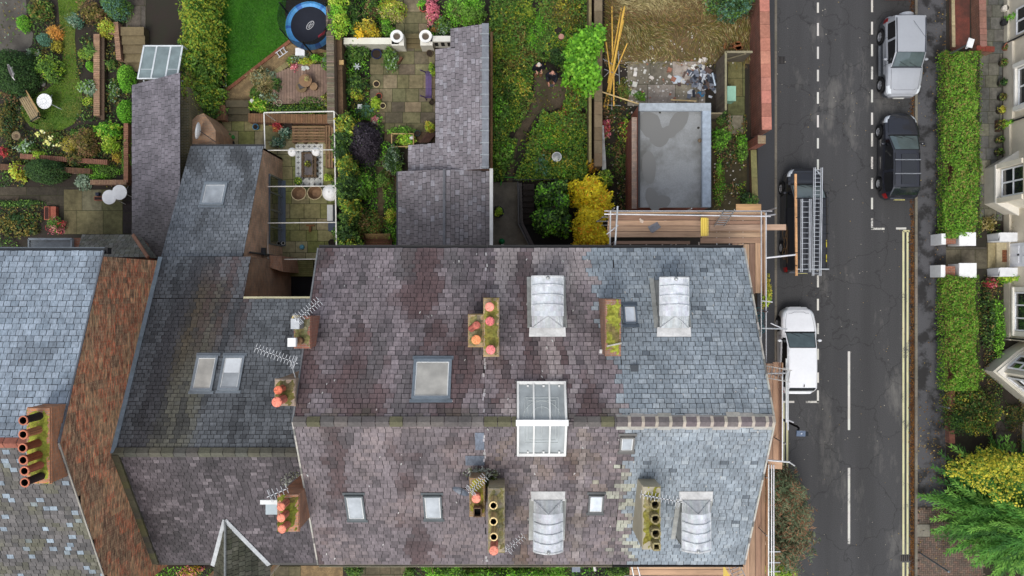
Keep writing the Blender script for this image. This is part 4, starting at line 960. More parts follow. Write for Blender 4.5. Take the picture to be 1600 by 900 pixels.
# C/D front: cream rendered stack with four square flues
s7 = stack(tD, 1004, 760, 1033, 860, 13.85, 10.6, C(176, 168, 146), (C(146, 136, 100), C(140, 134, 56)), mossy=.5, over=.01, mat='render')
for k, (px, py) in enumerate(((1024, 789), (1024.5, 811.5), (1025, 834), (1026, 854.5))):
    v = MB(C(150, 134, 104)); c = P(px, py, 14.25); n_ = 8 if k < 3 else 4
    for i in range(n_):
        a, b_ = 2*PI*(i+.5)/n_, 2*PI*(i+1.5)/n_
        p0, p1 = Vector((c.x+.15*math.cos(a), c.y+.15*math.sin(a), 0)), Vector((c.x+.15*math.cos(b_), c.y+.15*math.sin(b_), 0))
        zt_ = 14.3 if (i % 2 or n_ == 4) else 14.2
        v.beam((p0.x, p0.y, 14.05), (p1.x, p1.y, 14.05), .05, .42 if zt_ > 14.25 else .34, jit(C(150, 138, 100), .1), up=(0, 0, 1))
    v.box(c.x-.12, c.y-.12, 13.88, c.x+.12, c.y+.12, 13.95, C(7, 7, 6)); v.build('chimney_pot', s7)
# ================= aerials and dish
def aerial(st, a, b, z, nel=14, el=.3, mast=None, zend=None):
    A, B = P(a[0], a[1], z), P(b[0], b[1], zend or z); s = MB(C(228, 230, 232), 'white')
    s.tube(A, B, .011, 5); d = (B-A).normalized(); sd = Vector((-d.y, d.x, 0)).normalized()
    nel = int(nel*.78)
    for k in range(nel):
        p = A+(B-A)*(k+.3)/nel; l = el*(1 if k < nel-2 else 1.3)/2; s.tube(p-sd*l, p+sd*l, .0065, 4)
        s.box(p.x-.018, p.y-.018, p.z-.02, p.x+.018, p.y+.018, p.z+.02, C(60, 60, 62))
    e = B-d*.12
    for k in (-1, 1):
        for j in (-1, 1): s.tube(e+sd*k*.0-sd*.22+Vector((0, 0, j*.07)), e+sd*.22+Vector((0, 0, j*.07)), .007, 4)
    if mast:
        m0 = P(mast[0], mast[1], mast[2]); s.tube(m0, (B-d*.25), .018, 6, C(150, 152, 154))
    s.build('aerial', st)
aerial(s2, (398, 543), (465, 568), 14.3, 17, .3, (462, 592, 13.7)); aerial(s1, (500, 469), (461, 502), 14.6, 14, .32, (462, 500, 13.4))
aerial(s3, (450, 763), (417, 777), 14.5, 7, .3, (434, 774, 13.4)); aerial(s6b, (759, 744), (732, 770), 14.7, 12, .3, (737, 775, 13.8))
aerial(s7, (1000, 772), (1066, 785), 14.9, 16, .26, (1006, 775, 13.8)); aerial(s6, (819, 837), (790, 862), 12.2, 9, .26, (789, 862, 12))
v = MB(C(84, 92, 104), 'paint'); c = P(722, 764, 13.4); ax = Vector((-.35, -.6, .55)).normalized(); q = Vector((0, 0, 1)).rotation_difference(ax)
v.lathe((0, 0, 0), [(0, 0), (.12, .015), (.22, .05), (.3, .1), (.31, .1)], 20); v.v = [tuple(c+q@Vector((x*1, y*.8, z))) for x, y, z in v.v]
v.tube(c, c+Vector((-.1, -.5, .1)), .012, 5, C(40, 42, 46)); v.tube(c, c+Vector((.35, .0, -.25)), .02, 5, C(60, 62, 66)); v.build('satellite_dish', s6b)
# lead patches on the slates of B
v = MB(C(116, 124, 134), 'slate')
for (a, b_, c_, d_) in ((742, 676, 757, 703), (727, 712, 757, 727)):
    p0, p1 = plF.hit(a, b_), plF.hit(c_, d_); v.mesh([(p0.x, p0.y, p0.z+.03), (p1.x, p0.y, p0.z+.03), (p1.x, p1.y, p1.z+.03), (p0.x, p1.y, p1.z+.03)], [(0, 1, 2, 3)], C(108, 116, 128))
v.build('slate_patch', tB)
# ================= vehicles
def smooth_interp(x, xs, ys):
    i = max(0, min(len(xs)-2, next((k for k in range(len(xs)-1) if x <= xs[k+1]), len(xs)-2)))
    h = xs[i+1]-xs[i]; t = min(1, max(0, (x-xs[i])/h))
    m = lambda k: 0 if k <= 0 or k >= len(xs)-1 else ((ys[k+1]-ys[k])/(xs[k+1]-xs[k])+(ys[k]-ys[k-1])/(xs[k]-xs[k-1]))/2
    def lim(k, mm):
        if k <= 0 or k >= len(xs)-1: return mm
        a, b_ = (ys[k+1]-ys[k]), (ys[k]-ys[k-1]); return 0 if a*b_ <= 0 else mm
    m0, m1 = lim(i, m(i)), lim(i+1, m(i+1)); t2, t3 = t*t, t*t*t
    return (2*t3-3*t2+1)*ys[i]+(t3-2*t2+t)*h*m0+(-2*t3+3*t2)*ys[i+1]+(t3-t2)*h*m1
def car(name, label, cat, loc, rz, L, W, col, s1, s2, s3, s4, zroof, zhood, zbelt, wroof, axles, wr=.32, trim=C(30, 32, 34), plan=None, roofp=None, glassm='glass_car', rear_boxy=False, lights=C(214, 220, 224), sidewin=None, gar=.0):
    t = thing(name, label, cat, loc, rz); hl = L/2
    plan = plan or [(-hl, .72), (-hl+.12, .86), (-hl+.5, .97), (-.3, 1), (hl-1.2, .985), (hl-.55, .93), (hl-.2, .8), (hl, .56)]
    px_, py_ = [p[0] for p in plan], [p[1] for p in plan]
    zb = [(-hl, zbelt-.12), (-hl+.15, zbelt-.02), (s4, zbelt), (s1, zbelt*.5+zhood*.5+.03), (hl-.6, zhood-.09), (hl-.12, zhood-.24), (hl, zhood-.36)]
    bx, bz = [p[0] for p in zb], [p[1] for p in zb]
    st = sorted(set([round(-hl+L*k/72, 4) for k in range(73)]+[s1, s2, s3, s4]))
    rows = []
    for s in st:
        w_ = smooth_interp(s, px_, py_)*W/2; z = smooth_interp(s, bx, bz); zbot = .2 if abs(s) < hl-.25 else .2+.25*((abs(s)-(hl-.25))/.25)**2
        for a in axles:
            R = wr+.07
            if abs(s-a) < R: zbot = max(zbot, wr+math.sqrt(R*R-(s-a)**2)*.98)
        zbot = min(zbot, z-.08)
        if s >= s1: k = 0
        elif s >= s2: k = (s1-s)/(s1-s2); k = k*(1.12-.12*k)
        elif s >= s3: k = 1
        elif s >= s4: k = (s-s4)/(s3-s4); k = 1-(1-k)**1.25
        else: k = 0
        k = min(1, k)
        crown = 0 if not (s3 <= s <= s2) else .035*math.sin(PI*(s-s3)/(s2-s3))
        zr = zroof+crown; hood = z+.055
        e3 = (w_*.955, z); wtop = wroof*W/2
        e4 = (w_*.86*(1-k)+wtop*k, hood*(1-k)+(zr-.06)*k); e4b = (w_*.80*(1-k)+wtop*.9*k, (hood+.008)*(1-k)+(zr-.02)*k)
        e5 = (w_*.45*(1-k)+wtop*.5*k, (hood+.03)*(1-k)+zr*k+0); e6 = (0, (hood+.038)*(1-k)+(zr+.008)*k)
        e0 = (w_*.95, zbot); e1 = (w_, zbot*.45+z*.55); e2 = (w_*.995, z-.1 if z-.1 > e1[1] else (e1[1]+z)/2)
        rows.append((s, [e0, e1, e2, e3, e4, e4b, e5, e6], k))
    B = MB(col, 'paint'); WS = MB(mat=glassm); RG = MB(mat='glass_dark'); SW = {1: MB(mat='glass_black'), -1: MB(mat='glass_black')}; BM = MB(trim, 'plastic')
    sw = sidewin or [(s4+.25, (s3+s2)/2-.02-.1), ((s3+s2)/2+.0, s1-.25)]
    for (sa, ea, ka), (sb, eb, kb_) in zip(rows, rows[1:]):
        sm = (sa+sb)/2
        for sg in (1, -1):
            for j in range(7):
                q = [(sg*ea[j][0], sa, ea[j][1]), (sg*eb[j][0], sb, eb[j][1]), (sg*eb[j+1][0], sb, eb[j+1][1]), (sg*ea[j+1][0], sa, ea[j+1][1])]
                if sg > 0: q = q[::-1]
                tgt, cc = B, None
                if j == 3 and any(a < sm < b_ for a, b_ in sw): tgt = SW[sg]
                elif j >= 5 and s2 < sm < s1-.04: tgt = WS
                elif j >= 5 and s4+.06 < sm < s3: tgt = RG
                elif j == 0 and (abs(sm) < hl): tgt, cc = (BM, None) if gar else (B, None)
                elif j >= 4 and s1-.04 <= sm < s1+.03: tgt = BM
                tgt.face(q, cc)
    for r_, sg in ((rows[0], -1), (rows[-1], 1)):
        s, e, k = r_; B.face([(x, s, z) for x, z in e]+[(-x, s, z) for x, z in e[::-1]][1:])
    for (sa, ea, ka), (sb, eb, kb_) in zip(rows, rows[1:]): BM.face([(ea[0][0], sa, ea[0][1]), (eb[0][0], sb, eb[0][1]), (-eb[0][0], sb, eb[0][1]), (-ea[0][0], sa, ea[0][1])], C(14, 14, 15))
    # seals round screens
    def pt(s, f):   # point on top at station s, cross fraction f (-1..1)
        r_ = min(rows, key=lambda r: abs(r[0]-s)); e = r_[1]; a = abs(f); sg = 1 if f >= 0 else -1
        xs = [e[7], e[6], e[5], e[4]]; i = 0 if a < .5 else 1 if a < .9 else 2; t_ = a/.5 if i == 0 else (a-.5)/.4 if i == 1 else (a-.9)/.1
        return Vector((sg*(xs[i][0]*(1-t_)+xs[i+1][0]*t_), r_[0], xs[i][1]*(1-t_)+xs[i+1][1]*t_+.008))
    BM.path([pt(s1-.02, f/8) for f in range(-7, 8)], .022, 4); BM.path([pt(s2, f/8) for f in range(-7, 8)], .012, 4)
    BM.path([pt(hl-.3+.05*math.cos(f*PI/12), f/8) for f in range(-6, 7)], .007, 3, C(40, 42, 44))
    for f in (-.9, .9): BM.path([pt(s, f) for s in (s1-.02, s1-.2, (s1+s2)/2, s2)], .014, 4)
    BM.path([pt(s3, f/8) for f in range(-7, 8)], .014, 4)
    for sg in (-1, 1):          # bonnet shut lines
        BM.path([pt(s1+.05+(hl-s1-.35)*k/5, sg*(.93-.05*k/5)) for k in range(6)], .007, 3, C(40, 42, 44))
        for ds in (s1-.2, (s2+s3)/2, s3+.05):
            e = min(rows, key=lambda r: abs(r[0]-ds))[1]; BM.path([(sg*(p[0]+.004), ds, p[1]) for p in e[1:4]], .007, 3, C(16, 16, 18))
        BM.path([(sg*(min(rows, key=lambda r: abs(r[0]-ds))[1][2][0]+.006), ds, min(rows, key=lambda r: abs(r[0]-ds))[1][2][1]-.12) for ds in (s1-.1, 0, s3)], .012, 3, trim)
    b = B.build('body', t, local=True, smooth=True)
    B_ = BM.build('trim', t, local=True); WS.build('windscreen', t, local=True, smooth=True); RG.build('rear_window', t, local=True, smooth=True)
    for sg in (1, -1):
        if SW[sg].f: SW[sg].build('side_window', t, local=True)
    for a in axles:
        for sg in (1, -1):
            x = sg*(W/2-.1); ty = MB(C(24, 24, 25), 'rubber'); T = []
            prof = [(wr*.62, -.1), (wr*.95, -.105), (wr, -.07), (wr, .07), (wr*.95, .105), (wr*.62, .1), (wr*.6, .0)]
            ty.lathe((0, 0, 0), prof, 22); ty.v = [(x+v[2]*sg, a+v[0], wr+v[1]) for v in ty.v]
            o = ty.build('wheel', t, local=True, smooth=False)
            rm = MB(C(176, 178, 182), 'metal'); rm.lathe((0, 0, 0), [(wr*.64, .085), (wr*.6, .1), (wr*.56, .085), (wr*.54, .0)], 20); rm.lathe((0, 0, 0), [(wr*.14, .08), (wr*.1, .095), (0, .1)], 10)
            for k in range(5):
                an = 2*PI*k/5; rm.beam((wr*.1*math.cos(an), wr*.1*math.sin(an), .075), (wr*.58*math.cos(an), wr*.58*math.sin(an), .082), .07, .02, up=(0, 0, 1))
            rm.lathe((0, 0, 0), [(wr*.6, .02), (0, .02)], 16, col=C(34, 34, 36)); rm.v = [(x+v[2]*sg, a+v[0], wr+v[1]) for v in rm.v]
            rm.build('rim', o, local=True)
    for sg in (1, -1):
        hd = MB(lights, 'plastic'); r_ = [r for r in rows if hl-.5 < r[0] < hl-.06]
        for (sa, ea, _), (sb, eb, _) in zip(r_, r_[1:]):
            for j in (2, 3, 4):
                if j == 4 and sa < hl-.34: continue
                hd.face([(sg*(ea[j][0]+.006), sa, ea[j][1]+.008), (sg*(eb[j][0]+.006), sb, eb[j][1]+.008), (sg*(eb[j+1][0]+.004), sb, eb[j+1][1]+.009), (sg*(ea[j+1][0]+.004), sa, ea[j+1][1]+.009)])
        hd.build('headlight', t, local=True)
        tl = MB(C(140, 24, 26), 'plastic'); r_ = [r for r in rows if -hl+.01 < r[0] < -hl+.3]
        for (sa, ea, _), (sb, eb, _) in zip(r_, r_[1:]):
            for j in (1, 2): tl.face([(sg*(ea[j][0]+.008), sa, ea[j][1]+.004), (sg*(eb[j][0]+.008), sb, eb[j][1]+.004), (sg*(eb[j+1][0]+.008), sb, eb[j+1][1]+.004), (sg*(ea[j+1][0]+.008), sa, ea[j+1][1]+.004)])
        tl.build('tail_light', t, local=True)
        mr = MB(col, 'paint'); mc = Vector((sg*(W/2+.1), s1-.42, zbelt+.06)); mr.sphere(mc, .1, 8, sz=.75); mr.v = [(mc.x+(v[0]-mc.x)*1.1, mc.y+(v[1]-mc.y)*.7, v[2]) for v in mr.v]
        mr.beam(mc, (sg*(W/2-.08), s1-.36, zbelt), .06, .04, trim, 'plastic'); mr.build('mirror', t, local=True)
    pl_ = MB(C(212, 204, 130), 'plastic'); pl_.box(-.26, -hl-.02, .62, .26, -hl-.005, .74); pl_.build('number_plate', t, local=True)
    pl_ = MB(C(214, 214, 208), 'plastic'); pl_.obox((0, hl+.004, .42), (.52, .03, .12)); pl_.build('number_plate', t, local=True)
    wp = MB(C(18, 18, 20), 'plastic'); wp.path([pt(s1-.03, -.1), pt(s1-.22, .55)], .01, 4); wp.path([pt(s1-.03, -.65), pt(s1-.2, -.1)], .01, 4); wp.build('wiper', t, local=True)
    return t, rows, pt
# white hatchback
tw, rw, pw = car('parked_car', 'white hatchback parked against the left kerb beside the scaffold', 'car', (14.08, -3.07, 0), 0, 4.25, 1.76, C(236, 238, 240), .92, .18, -1.78, -2.02, 1.46, 1.0, .98, .80, (1.28, -1.3), .32)
a = MB(C(40, 40, 44), 'plastic'); a.beam((.05, -1.72, 1.5), (.05, -1.6, 1.53), .03, .05); a.build('aerial', tw, local=True)
# dark hatch
tk, rk, pk = car('parked_car', 'black hatchback with silver roof bars parked behind the silver off-roader', 'car', (19.12, 6.48, 0), 0, 4.25, 1.76, C(24, 27, 38), 1.0, .22, -1.6, -2.02, 1.5, .98, 1.0, .74, (1.3, -1.28), .32, lights=C(196, 202, 208))
rb = MB(C(150, 154, 160), 'metal')
for y in (-.28, -.95): rb.tube((-.62, y, 1.56), (.62, y, 1.56), .028, 6)
rb.build('roof_bar', tk, local=True)
for sg in (-1, 1): rr = MB(C(24, 26, 30), 'plastic'); rr.tube((sg*.6, -1.5, 1.5), (sg*.6, .05, 1.52), .022, 6); rr.build('roof_rail', tk, local=True)
sn = MB(C(18, 20, 26), 'glass_black'); sn.mat = 'glass_black'; sn.box(-.3, -1.45, 1.545, .42, -.0, 1.552); sn.build('sunroof', tk, local=True)
# silver off-roader, facing down the picture
ts, rs, ps = car('parked_car', 'silver three door off-roader with a spare wheel on its back door', 'off-roader', (19.2, 11.35, 0), PI, 3.85, 1.78, C(160, 164, 170), .62, .0, -1.78, -1.88, 1.72, 1.12, 1.14, .84, (1.25, -1.15), .35, trim=C(66, 70, 76), gar=.01,
   plan=[(-1.925, .9), (-1.8, .96), (-1.3, 1), (0, 1), (1.0, .98), (1.5, .94), (1.8, .84), (1.925, .66)], sidewin=[(-1.55, -.75), (-.62, .42)])
sp = MB(C(180, 184, 190), 'paint'); sp.lathe((0, 0, 0), [(0, .12), (.25, .11), (.33, .07), (.35, 0), (.34, -.08), (.0, -.09)], 22); sp.v = [(x-.12+0, -1.93-.1-z, .95+y) for x, y, z in sp.v]; sp.build('spare_wheel', ts, local=True)
for sg in (-1, 1): rr = MB(C(60, 64, 72), 'plastic'); rr.tube((sg*.7, -1.65, 1.74), (sg*.68, .0, 1.74), .025, 6); rr.build('roof_rail', ts, local=True)
a = MB(C(40, 40, 44), 'plastic'); a.tube((-.1, -1.5, 1.76), (-.45, -.6, 2.15), .008, 4); a.build('aerial', ts, local=True)
sb = MB(C(110, 114, 120), 'metal')
for sg in (-1, 1): sb.box(sg*.86, -.7, .34, sg*.96, .8, .4)
sb.build('side_step', ts, local=True)
# red car only just in the picture
car('parked_car', 'red car whose bumper just shows at the top edge above the silver off-roader', 'car', (19.15, 16.35, 0), 0, 4.1, 1.74, C(150, 24, 30), .95, .2, -1.7, -1.98, 1.45, .98, .98, .76, (1.28, -1.25), .31)
# van
VX, VY = 14.32, 3.3
tv, rv, pv = car('parked_van', 'black van carrying ladders on its roof rack beside the scaffold', 'van', (VX, VY, 0), 0, 5.15, 1.86, C(20, 22, 30), 1.75, 1.0, -2.42, -2.52, 1.88, 1.2, 1.16, .86, (1.65, -1.3), .33,
   plan=[(-2.575, .93), (-2.5, .97), (-2.0, 1), (0, 1), (1.6, .985), (2.1, .92), (2.42, .78), (2.575, .56)], sidewin=[(.55, 1.35)])
rk_ = MB(C(60, 64, 70), 'metal')
for k in range(9):
    y = 1.0-3.35*k/8; rk_.tube((-.72, y, 2.02), (.78, y, 2.02), .016, 5)
for x in (-.74, .8): rk_.tube((x, -2.4, 2.03), (x, 1.05, 2.03), .016, 5); [rk_.tube((x, y, 1.86), (x, y, 2.03), .014, 5) for y in (-2.2, -.7, .9)]
rk_.tube((-.72, -2.4, 2.03), (.8, -2.4, 2.03), .03, 6, C(196, 200, 204))
rk_.build('roof_rack', tv, local=True)
# gold hexagon graphic on the flanks
for sg in (-1, 1):
    gq = MB(C(126, 92, 40), 'paint')
    for (cy, cz, R_) in ((-.55, .86, .34), (-1.12, 1.02, .3), (-1.62, .84, .3)):
        pts = [Vector((sg*.9355, cy+R_*math.cos(PI*k/3+PI/6), cz+R_*.8*math.sin(PI*k/3+PI/6))) for k in range(7)]
        for p, q in zip(pts, pts[1:]): gq.beam(p, q, .05, .008, up=(1, 0, 0))
    gq.beam((sg*.92, -.3, 1.2), (sg*.92, -2.1, 1.2), .03, .008, up=(1, 0, 0)); gq.build('hexagon_graphic', tv, local=True)
yl = MB(C(190, 176, 60), 'plastic'); yl.box(.70, -1.35, 1.9, .74, -1.0, 1.93); yl.box(.70, -2.05, 1.9, .74, -1.7, 1.93); yl.build('strap_buckle', tv, local=True)
def ladder(name, label, p, q, wd, n, col=C(200, 204, 208), group=None, stiles=.028, dbl=False, rung=.014):
    s = MB(col, 'metal'); p, q = Vector(p), Vector(q); d = (q-p).normalized(); sd = d.cross(Vector((0, 0, 1))).normalized()
    for k in (-1, 1):
        s.beam(p+sd*k*wd/2, q+sd*k*wd/2, stiles, .06)
        if dbl: s.beam(p+sd*(k*wd/2+.05)+Vector((0, 0, .07)), q+sd*(k*wd/2+.05)+Vector((0, 0, .07)), stiles, .05, mul(col, 1.1))
    for k in range(n):
        c = p+(q-p)*(k+.5)/n; s.tube(c-sd*wd/2, c+sd*wd/2, rung, 5)
    return s.build(name, label=label, cat='ladder', group=group)
zl = 2.1
def PL(px, py, z=zl): return P(px, py, z)
ladder('ladder', 'long aluminium ladder on the van roof reaching over the windscreen', PL(1274.5, 431), PL(1277, 262), .34, 26, dbl=True)
ladder('ladder', 'shorter aluminium ladder on the van roof between the pole and the longer ladder', PL(1257.5, 425), PL(1258, 311), .4, 14, dbl=True)
t_ = MB(C(206, 158, 112), 'wood'); t_.tube(PL(1244.5, 431, 2.12), PL(1243, 272, 2.12), .062, 12)
for y in (310, 340, 395, 415): 
    c = PL(1244, y, 2.12); t_.tube(c-Vector((0, .02, 0)), c+Vector((0, .02, 0)), .067, 12, C(40, 36, 34))
t_.build('wooden_pole', label='peach coloured wooden pole lashed along the left edge of the van rack', cat='pole')
# lamp post on the left pavement
t = thing('street_lamp', 'street lamp with black arm and grey head leaning out over the left lane', 'street lamp', (12.5, -6.2, 0))
A = P(1222, 668, 5.6); A0 = Vector((12.5, A.y, 0)); s = MB(C(26, 28, 30), 'metal'); 
hd = P(1252, 678, 5.7); s.tube((12.35, -6.0, .1), (12.35, -6.0, 5.5), .07, 10, r2=.05); s.build('pole', t)
s = MB(C(22, 24, 26), 'metal'); s.path([(12.35, -6.0, 5.5), (12.4, -6.05, 5.6), tuple(P(1245, 676, 5.7))], .045, 7); s.build('arm', t)
s = MB(C(90, 104, 124), 'metal'); e0, e1 = P(1244, 677, 5.72), P(1258, 677.5, 5.74); s.beam(e0, e1, .24, .1); s.beam(e1, e1+Vector((.12, 0, 0)), .2, .09, C(28, 32, 36)); s.sphere((e0.x+.2, e0.y, 5.79), .04, 8, C(226, 232, 240)); s.build('lamp_head', t)
# ================= scaffolding round the end house
SCA = thing('scaffolding', 'scaffolding of grey tubes and timber boards wrapped round the end house', 'scaffolding', (10, -4, 0))
def boards(x0, y0, x1, y1, z, along='x', name='board_deck', w_=.225, cols=(C(176, 144, 118), C(192, 160, 130), C(152, 122, 102), C(164, 134, 112))):
    s = MB(cols[0], 'board_x' if along == 'x' else 'board_y'); k = 0
    a0, a1 = (y0, y1) if along == 'x' else (x0, x1); v = a0
    while v < a1-.03:
        e = min(v+w_, a1); c = jit(cols[random.randrange(len(cols))], .1); zz = z+random.uniform(-.006, .006); j0, j1 = random.uniform(-.03, .03), random.uniform(-.03, .03)
        if along == 'x':
            s.box(x0+j0, v+.009, zz-.04, x1+j1, e-.009, zz, c)
        else: s.box(v+.009, y0+j0, zz-.04, e-.009, y1+j1, zz, c)
        v = e; k += 1
    return s.build(name, SCA)
random.seed(21)
zb = 8.7
yo0, yo1 = 1.75, P(0, 334, zb).y
xa, xb = P(950, 0, zb).x, P(1192, 0, zb).x
boards(xa, yo0+.24, P(1095, 0, zb).x, yo1, zb); boards(P(1095, 0, zb).x+.02, yo0, xb, yo1, zb)
yS = YB-.05
boards(XD+.08, P(0, 458, zb).y, xb, yo0, zb, 'y')                       # east side, rear bay
z2 = 10.2
boards(XD+.06, P(0, 720, z2).y, P(1219, 0, z2).x, P(0, 567, z2).y, z2, 'y')
z3 = 8.8
boards(XD+.06, YF-1.6, P(1196, 0, z3).x, P(0, 722, z3).y, z3, 'y')
boards(P(985, 0, z3).x, YF-1.75, P(1168, 0, z3).x, YF-.12, z3-.05, 'x')
# projecting board and toe boards
t_ = MB(C(168, 136, 112), 'board_x')
def bd(p, q, w_=.225, h=.04, c=C(172, 144, 122), m='board_x', up=(0, 0, 1)):
    t_ = MB(); t_.beam(p, q, w_, h, c, m, up); t_.build('scaffold_board', SCA)
bd(P(1108, 356, zb+.06), P(1228, 355, zb+.06))
tb = P(0, 334, zb+.1).y
bd((xa, yo1+.02, zb+.11), (xb, yo1+.02, zb+.11), .035, .2, C(204, 174, 142)); bd((xb+.02, yo1, zb+.11), (xb+.02, -.3, zb+.11), .035, .2, C(204, 174, 142), 'board_y')
bd((P(1220, 0, z2).x, P(0, 566, z2).y, z2+.11), (P(1220, 0, z2).x, P(0, 720, z2).y, z2+.11), .035, .2, C(204, 170, 138), 'board_y')
bd((P(1197, 0, z3).x, P(0, 725, z3).y, z3+.11), (P(1197, 0, z3).x, YF-1.7, z3+.11), .035, .2, C(206, 168, 130), 'board_y')
bd(P(1150, 325, zb+.1), P(1189, 325, zb+.1), .3, .05, C(200, 158, 112)); bd(P(1200, 726, z3+.3), P(1222, 727, z3+.3), .3, .05, C(196, 160, 130))
bd(P(962, 379, zb-.1), P(1078, 379, zb-.1), .12, .05, C(150, 124, 104))
# tubes: each run its own part
TB = C(188, 190, 192)
def tb_(p, q, r=.0245, c=TB, name='tube'):
    s = MB(jit(c, .08), 'metal'); s.tube(p, q, r, 7)
    return s.build(name, SCA)
zg = zb+1.0
tb_(P(944, 334.5, zg), P(1204, 338, zg), .03); tb_((xa-.2, yo1+.06, zb+.5), (xb+.2, yo1+.06, zb+.5))
tb_(P(954, 329, zg), P(953, 386, zg), .03); tb_(P(965, 322, zg+.5), P(961, 386, zg+.5), .035); tb_(P(948, 366, zg), P(966, 352, zg+.1))
xE = P(1197, 0, zg).x; xE2 = P(1189.5, 0, zg-.0).x
def yy(py, z): return P(0, py, z).y
tb_((xE, yy(332, zg), zg), (xE, yy(566, zg), zg), .026); tb_((xE2, yy(330, zg), zg), (xE2, yy(566, zg), zg), .026)
tb_(P(1197, 403, zg), P(1243, 398, zg), .035, C(214, 216, 218)); tb_(P(1190, 470, zg), P(1207, 472, zg)); tb_(P(1190, 513, zg), P(1230, 514, zg), .03); tb_(P(1204, 505, zg), P(1220, 512, zg))
zg2 = z2+1.0
for px in (1222.5, 1228.5): tb_((P(px, 0, zg2).x, yy(560 if px > 1225 else 580, zg2), zg2), (P(px, 0, zg2).x, yy(720 if px < 1225 else 660, zg2), zg2), .03)
tb_((P(1231, 0, zg2).x, yy(540, zg2), zg2), (P(1231, 0, zg2).x, yy(672, zg2), zg2), .035)
tb_(P(1186, 584, zg2), P(1231, 583, zg2), .03); tb_(P(1199, 719, zg2), P(1234, 722, zg2), .035); tb_(P(1233, 722, zg2), P(1242, 728, zg2), .03, C(150, 152, 154)); tb_(P(1228, 655, zg2), P(1240, 660, zg2), .03, C(150, 152, 154)); tb_(P(1198, 337, zg), P(1212, 335, zg+.2), .03, C(160, 162, 164))
zg3 = z3+1.0
for px in (1201, 1205.5, 1209): tb_((P(px, 0, zg3).x, yy(726, zg3), zg3), (P(px, 0, zg3).x, yy(960, zg3), zg3), .026)
for py in (862, 879, 893): tb_(P(1200, py, zg3), P(1219, py, zg3), .022)
tb_(P(987, 884, zg3), P(992, 910, zg3), .03); tb_(P(996, 884, zg3), P(1004, 915, zg3), .03); tb_(P(975, 900, zg3), P(1205, 903, zg3))
for x in (960, 985, 1010, 1035, 1056, 1074, 1092): tb_(P(x, 378, zb-.15), P(x, 388, zb-.15), .03, C(180, 170, 160))
tb_(P(1040, 386, zb-.3), P(1062, 377, zb-.3), .02)
# standards down to the ground
for (x, y, zt) in ((xa+.1, yo1+.1, zg+.2), ((xa+xb)/2, yo1+.1, zg+.1), (xb+.1, yo1+.1, zg+.25), (xE, -.9, zg+.15), (xE, -3.2, zg2+.2), (P(1224, 0, zg2).x, -5.6, zg2+.2), (xE, -7.2, zg3), (xE, -9.4, zg3), (xE, YF-1.7, zg3), (5.0, YF-1.75, zg3), (3.9, yo0, zg), (7.0, YF-1.75, zg3)):
    tb_((x, y, 0), (x, y, zt), .0245, C(150, 152, 154), 'standard')
for z in (2.2, 4.4, 6.5):
    tb_((xa, yo1+.06, z), (xb+.2, yo1+.06, z), name='ledger'); tb_((xE+.05, yo1+.1, z), (xE+.05, YF-1.7, z), name='ledger')
g_ = MB(C(206, 176, 52), 'paint'); a, b_ = P(1099, 340, zg), P(1104, 369, zg); 
g_.box(a.x-.1, b_.y, zg-.04, b_.x+.02, a.y, zg); 
for k in range(4): g_.box(a.x-.1+k*.085, b_.y+.02, zg-.01, a.x-.07+k*.085, a.y-.02, zg+.02, C(226, 200, 80))
g_.build('safety_gate', SCA)
g_ = MB(C(206, 176, 52), 'paint'); a = P(1130, 881, zg3); g_.mesh([P(1130, 884, zg3), P(1130, 915, zg3), P(1142, 915, zg3), P(1141, 900, zg3)], [(0, 1, 2, 3)]); g_.v = [tuple(v) for v in g_.v]; g_.beam(P(1130, 884, zg3), P(1142, 904, zg3), .05, .04); g_.build('safety_gate', SCA)
zL0, zL1 = zb+.1, zb+1.3
ladder('ladder', 'steep ladder rising through the rear scaffold platform by the yellow gate', P(1113, 369, zb-1.0), P(1140, 328, zg+.6), .38, 12, C(176, 178, 178))
ladder('ladder', 'short ladder reaching out of the scaffold above the white hatchback', P(1181, 578, 11.2), P(1236, 588, 11.6), .42, 10, C(168, 168, 164))
ladder('ladder', 'ladder standing in the front scaffold at the bottom edge of the photo', P(1145, 880, zg3), P(1160, 912, zg3+.3), .42, 6, C(172, 174, 176))
tl = MB(C(132, 132, 136), 'vc'); c = P(1022, 355, zb+.03); tl.obox(c, (.42, .26, .03), rot=.5, col=C(136, 138, 142)); tl.obox(c+Vector((.03, -.02, .03)), (.4, .24, .02), rot=.62, col=C(120, 122, 128)); tl.build('loose_slates', label='grey slate lying on the timber scaffold boards behind the roof', cat='slate')
for (px, py, l) in ((1194, 848, 'pinkish scrap on the scaffold boards near the bottom right'), (1002, 345, 'white crumpled rag on the rear scaffold boards')):
    s = MB(C(222, 204, 186)); c = P(px, py, zb+.05); 
    for k in range(5): s.obox(c+Vector((random.uniform(-.05, .05), random.uniform(-.05, .05), random.uniform(0, .03))), (.09, .07, .03), rot=random.random()*3)
    s.build('rag', label=l, cat='rag')
# hose and clutter low beside the gable
hz = MB(C(44, 90, 96), 'plastic'); c = P(1187, 500, 5.5)
for k in range(9): hz.ring(c+Vector((random.uniform(-.12, .12), random.uniform(-.5, .5), random.uniform(-.1, .3))), random.uniform(.12, .2), .02, 12, N_=(random.uniform(-1, 1), random.uniform(-.5, .5), 1))
hz.build('netting_bundle', label='dark teal rope bundle hanging beside the gable verge', cat='rope')
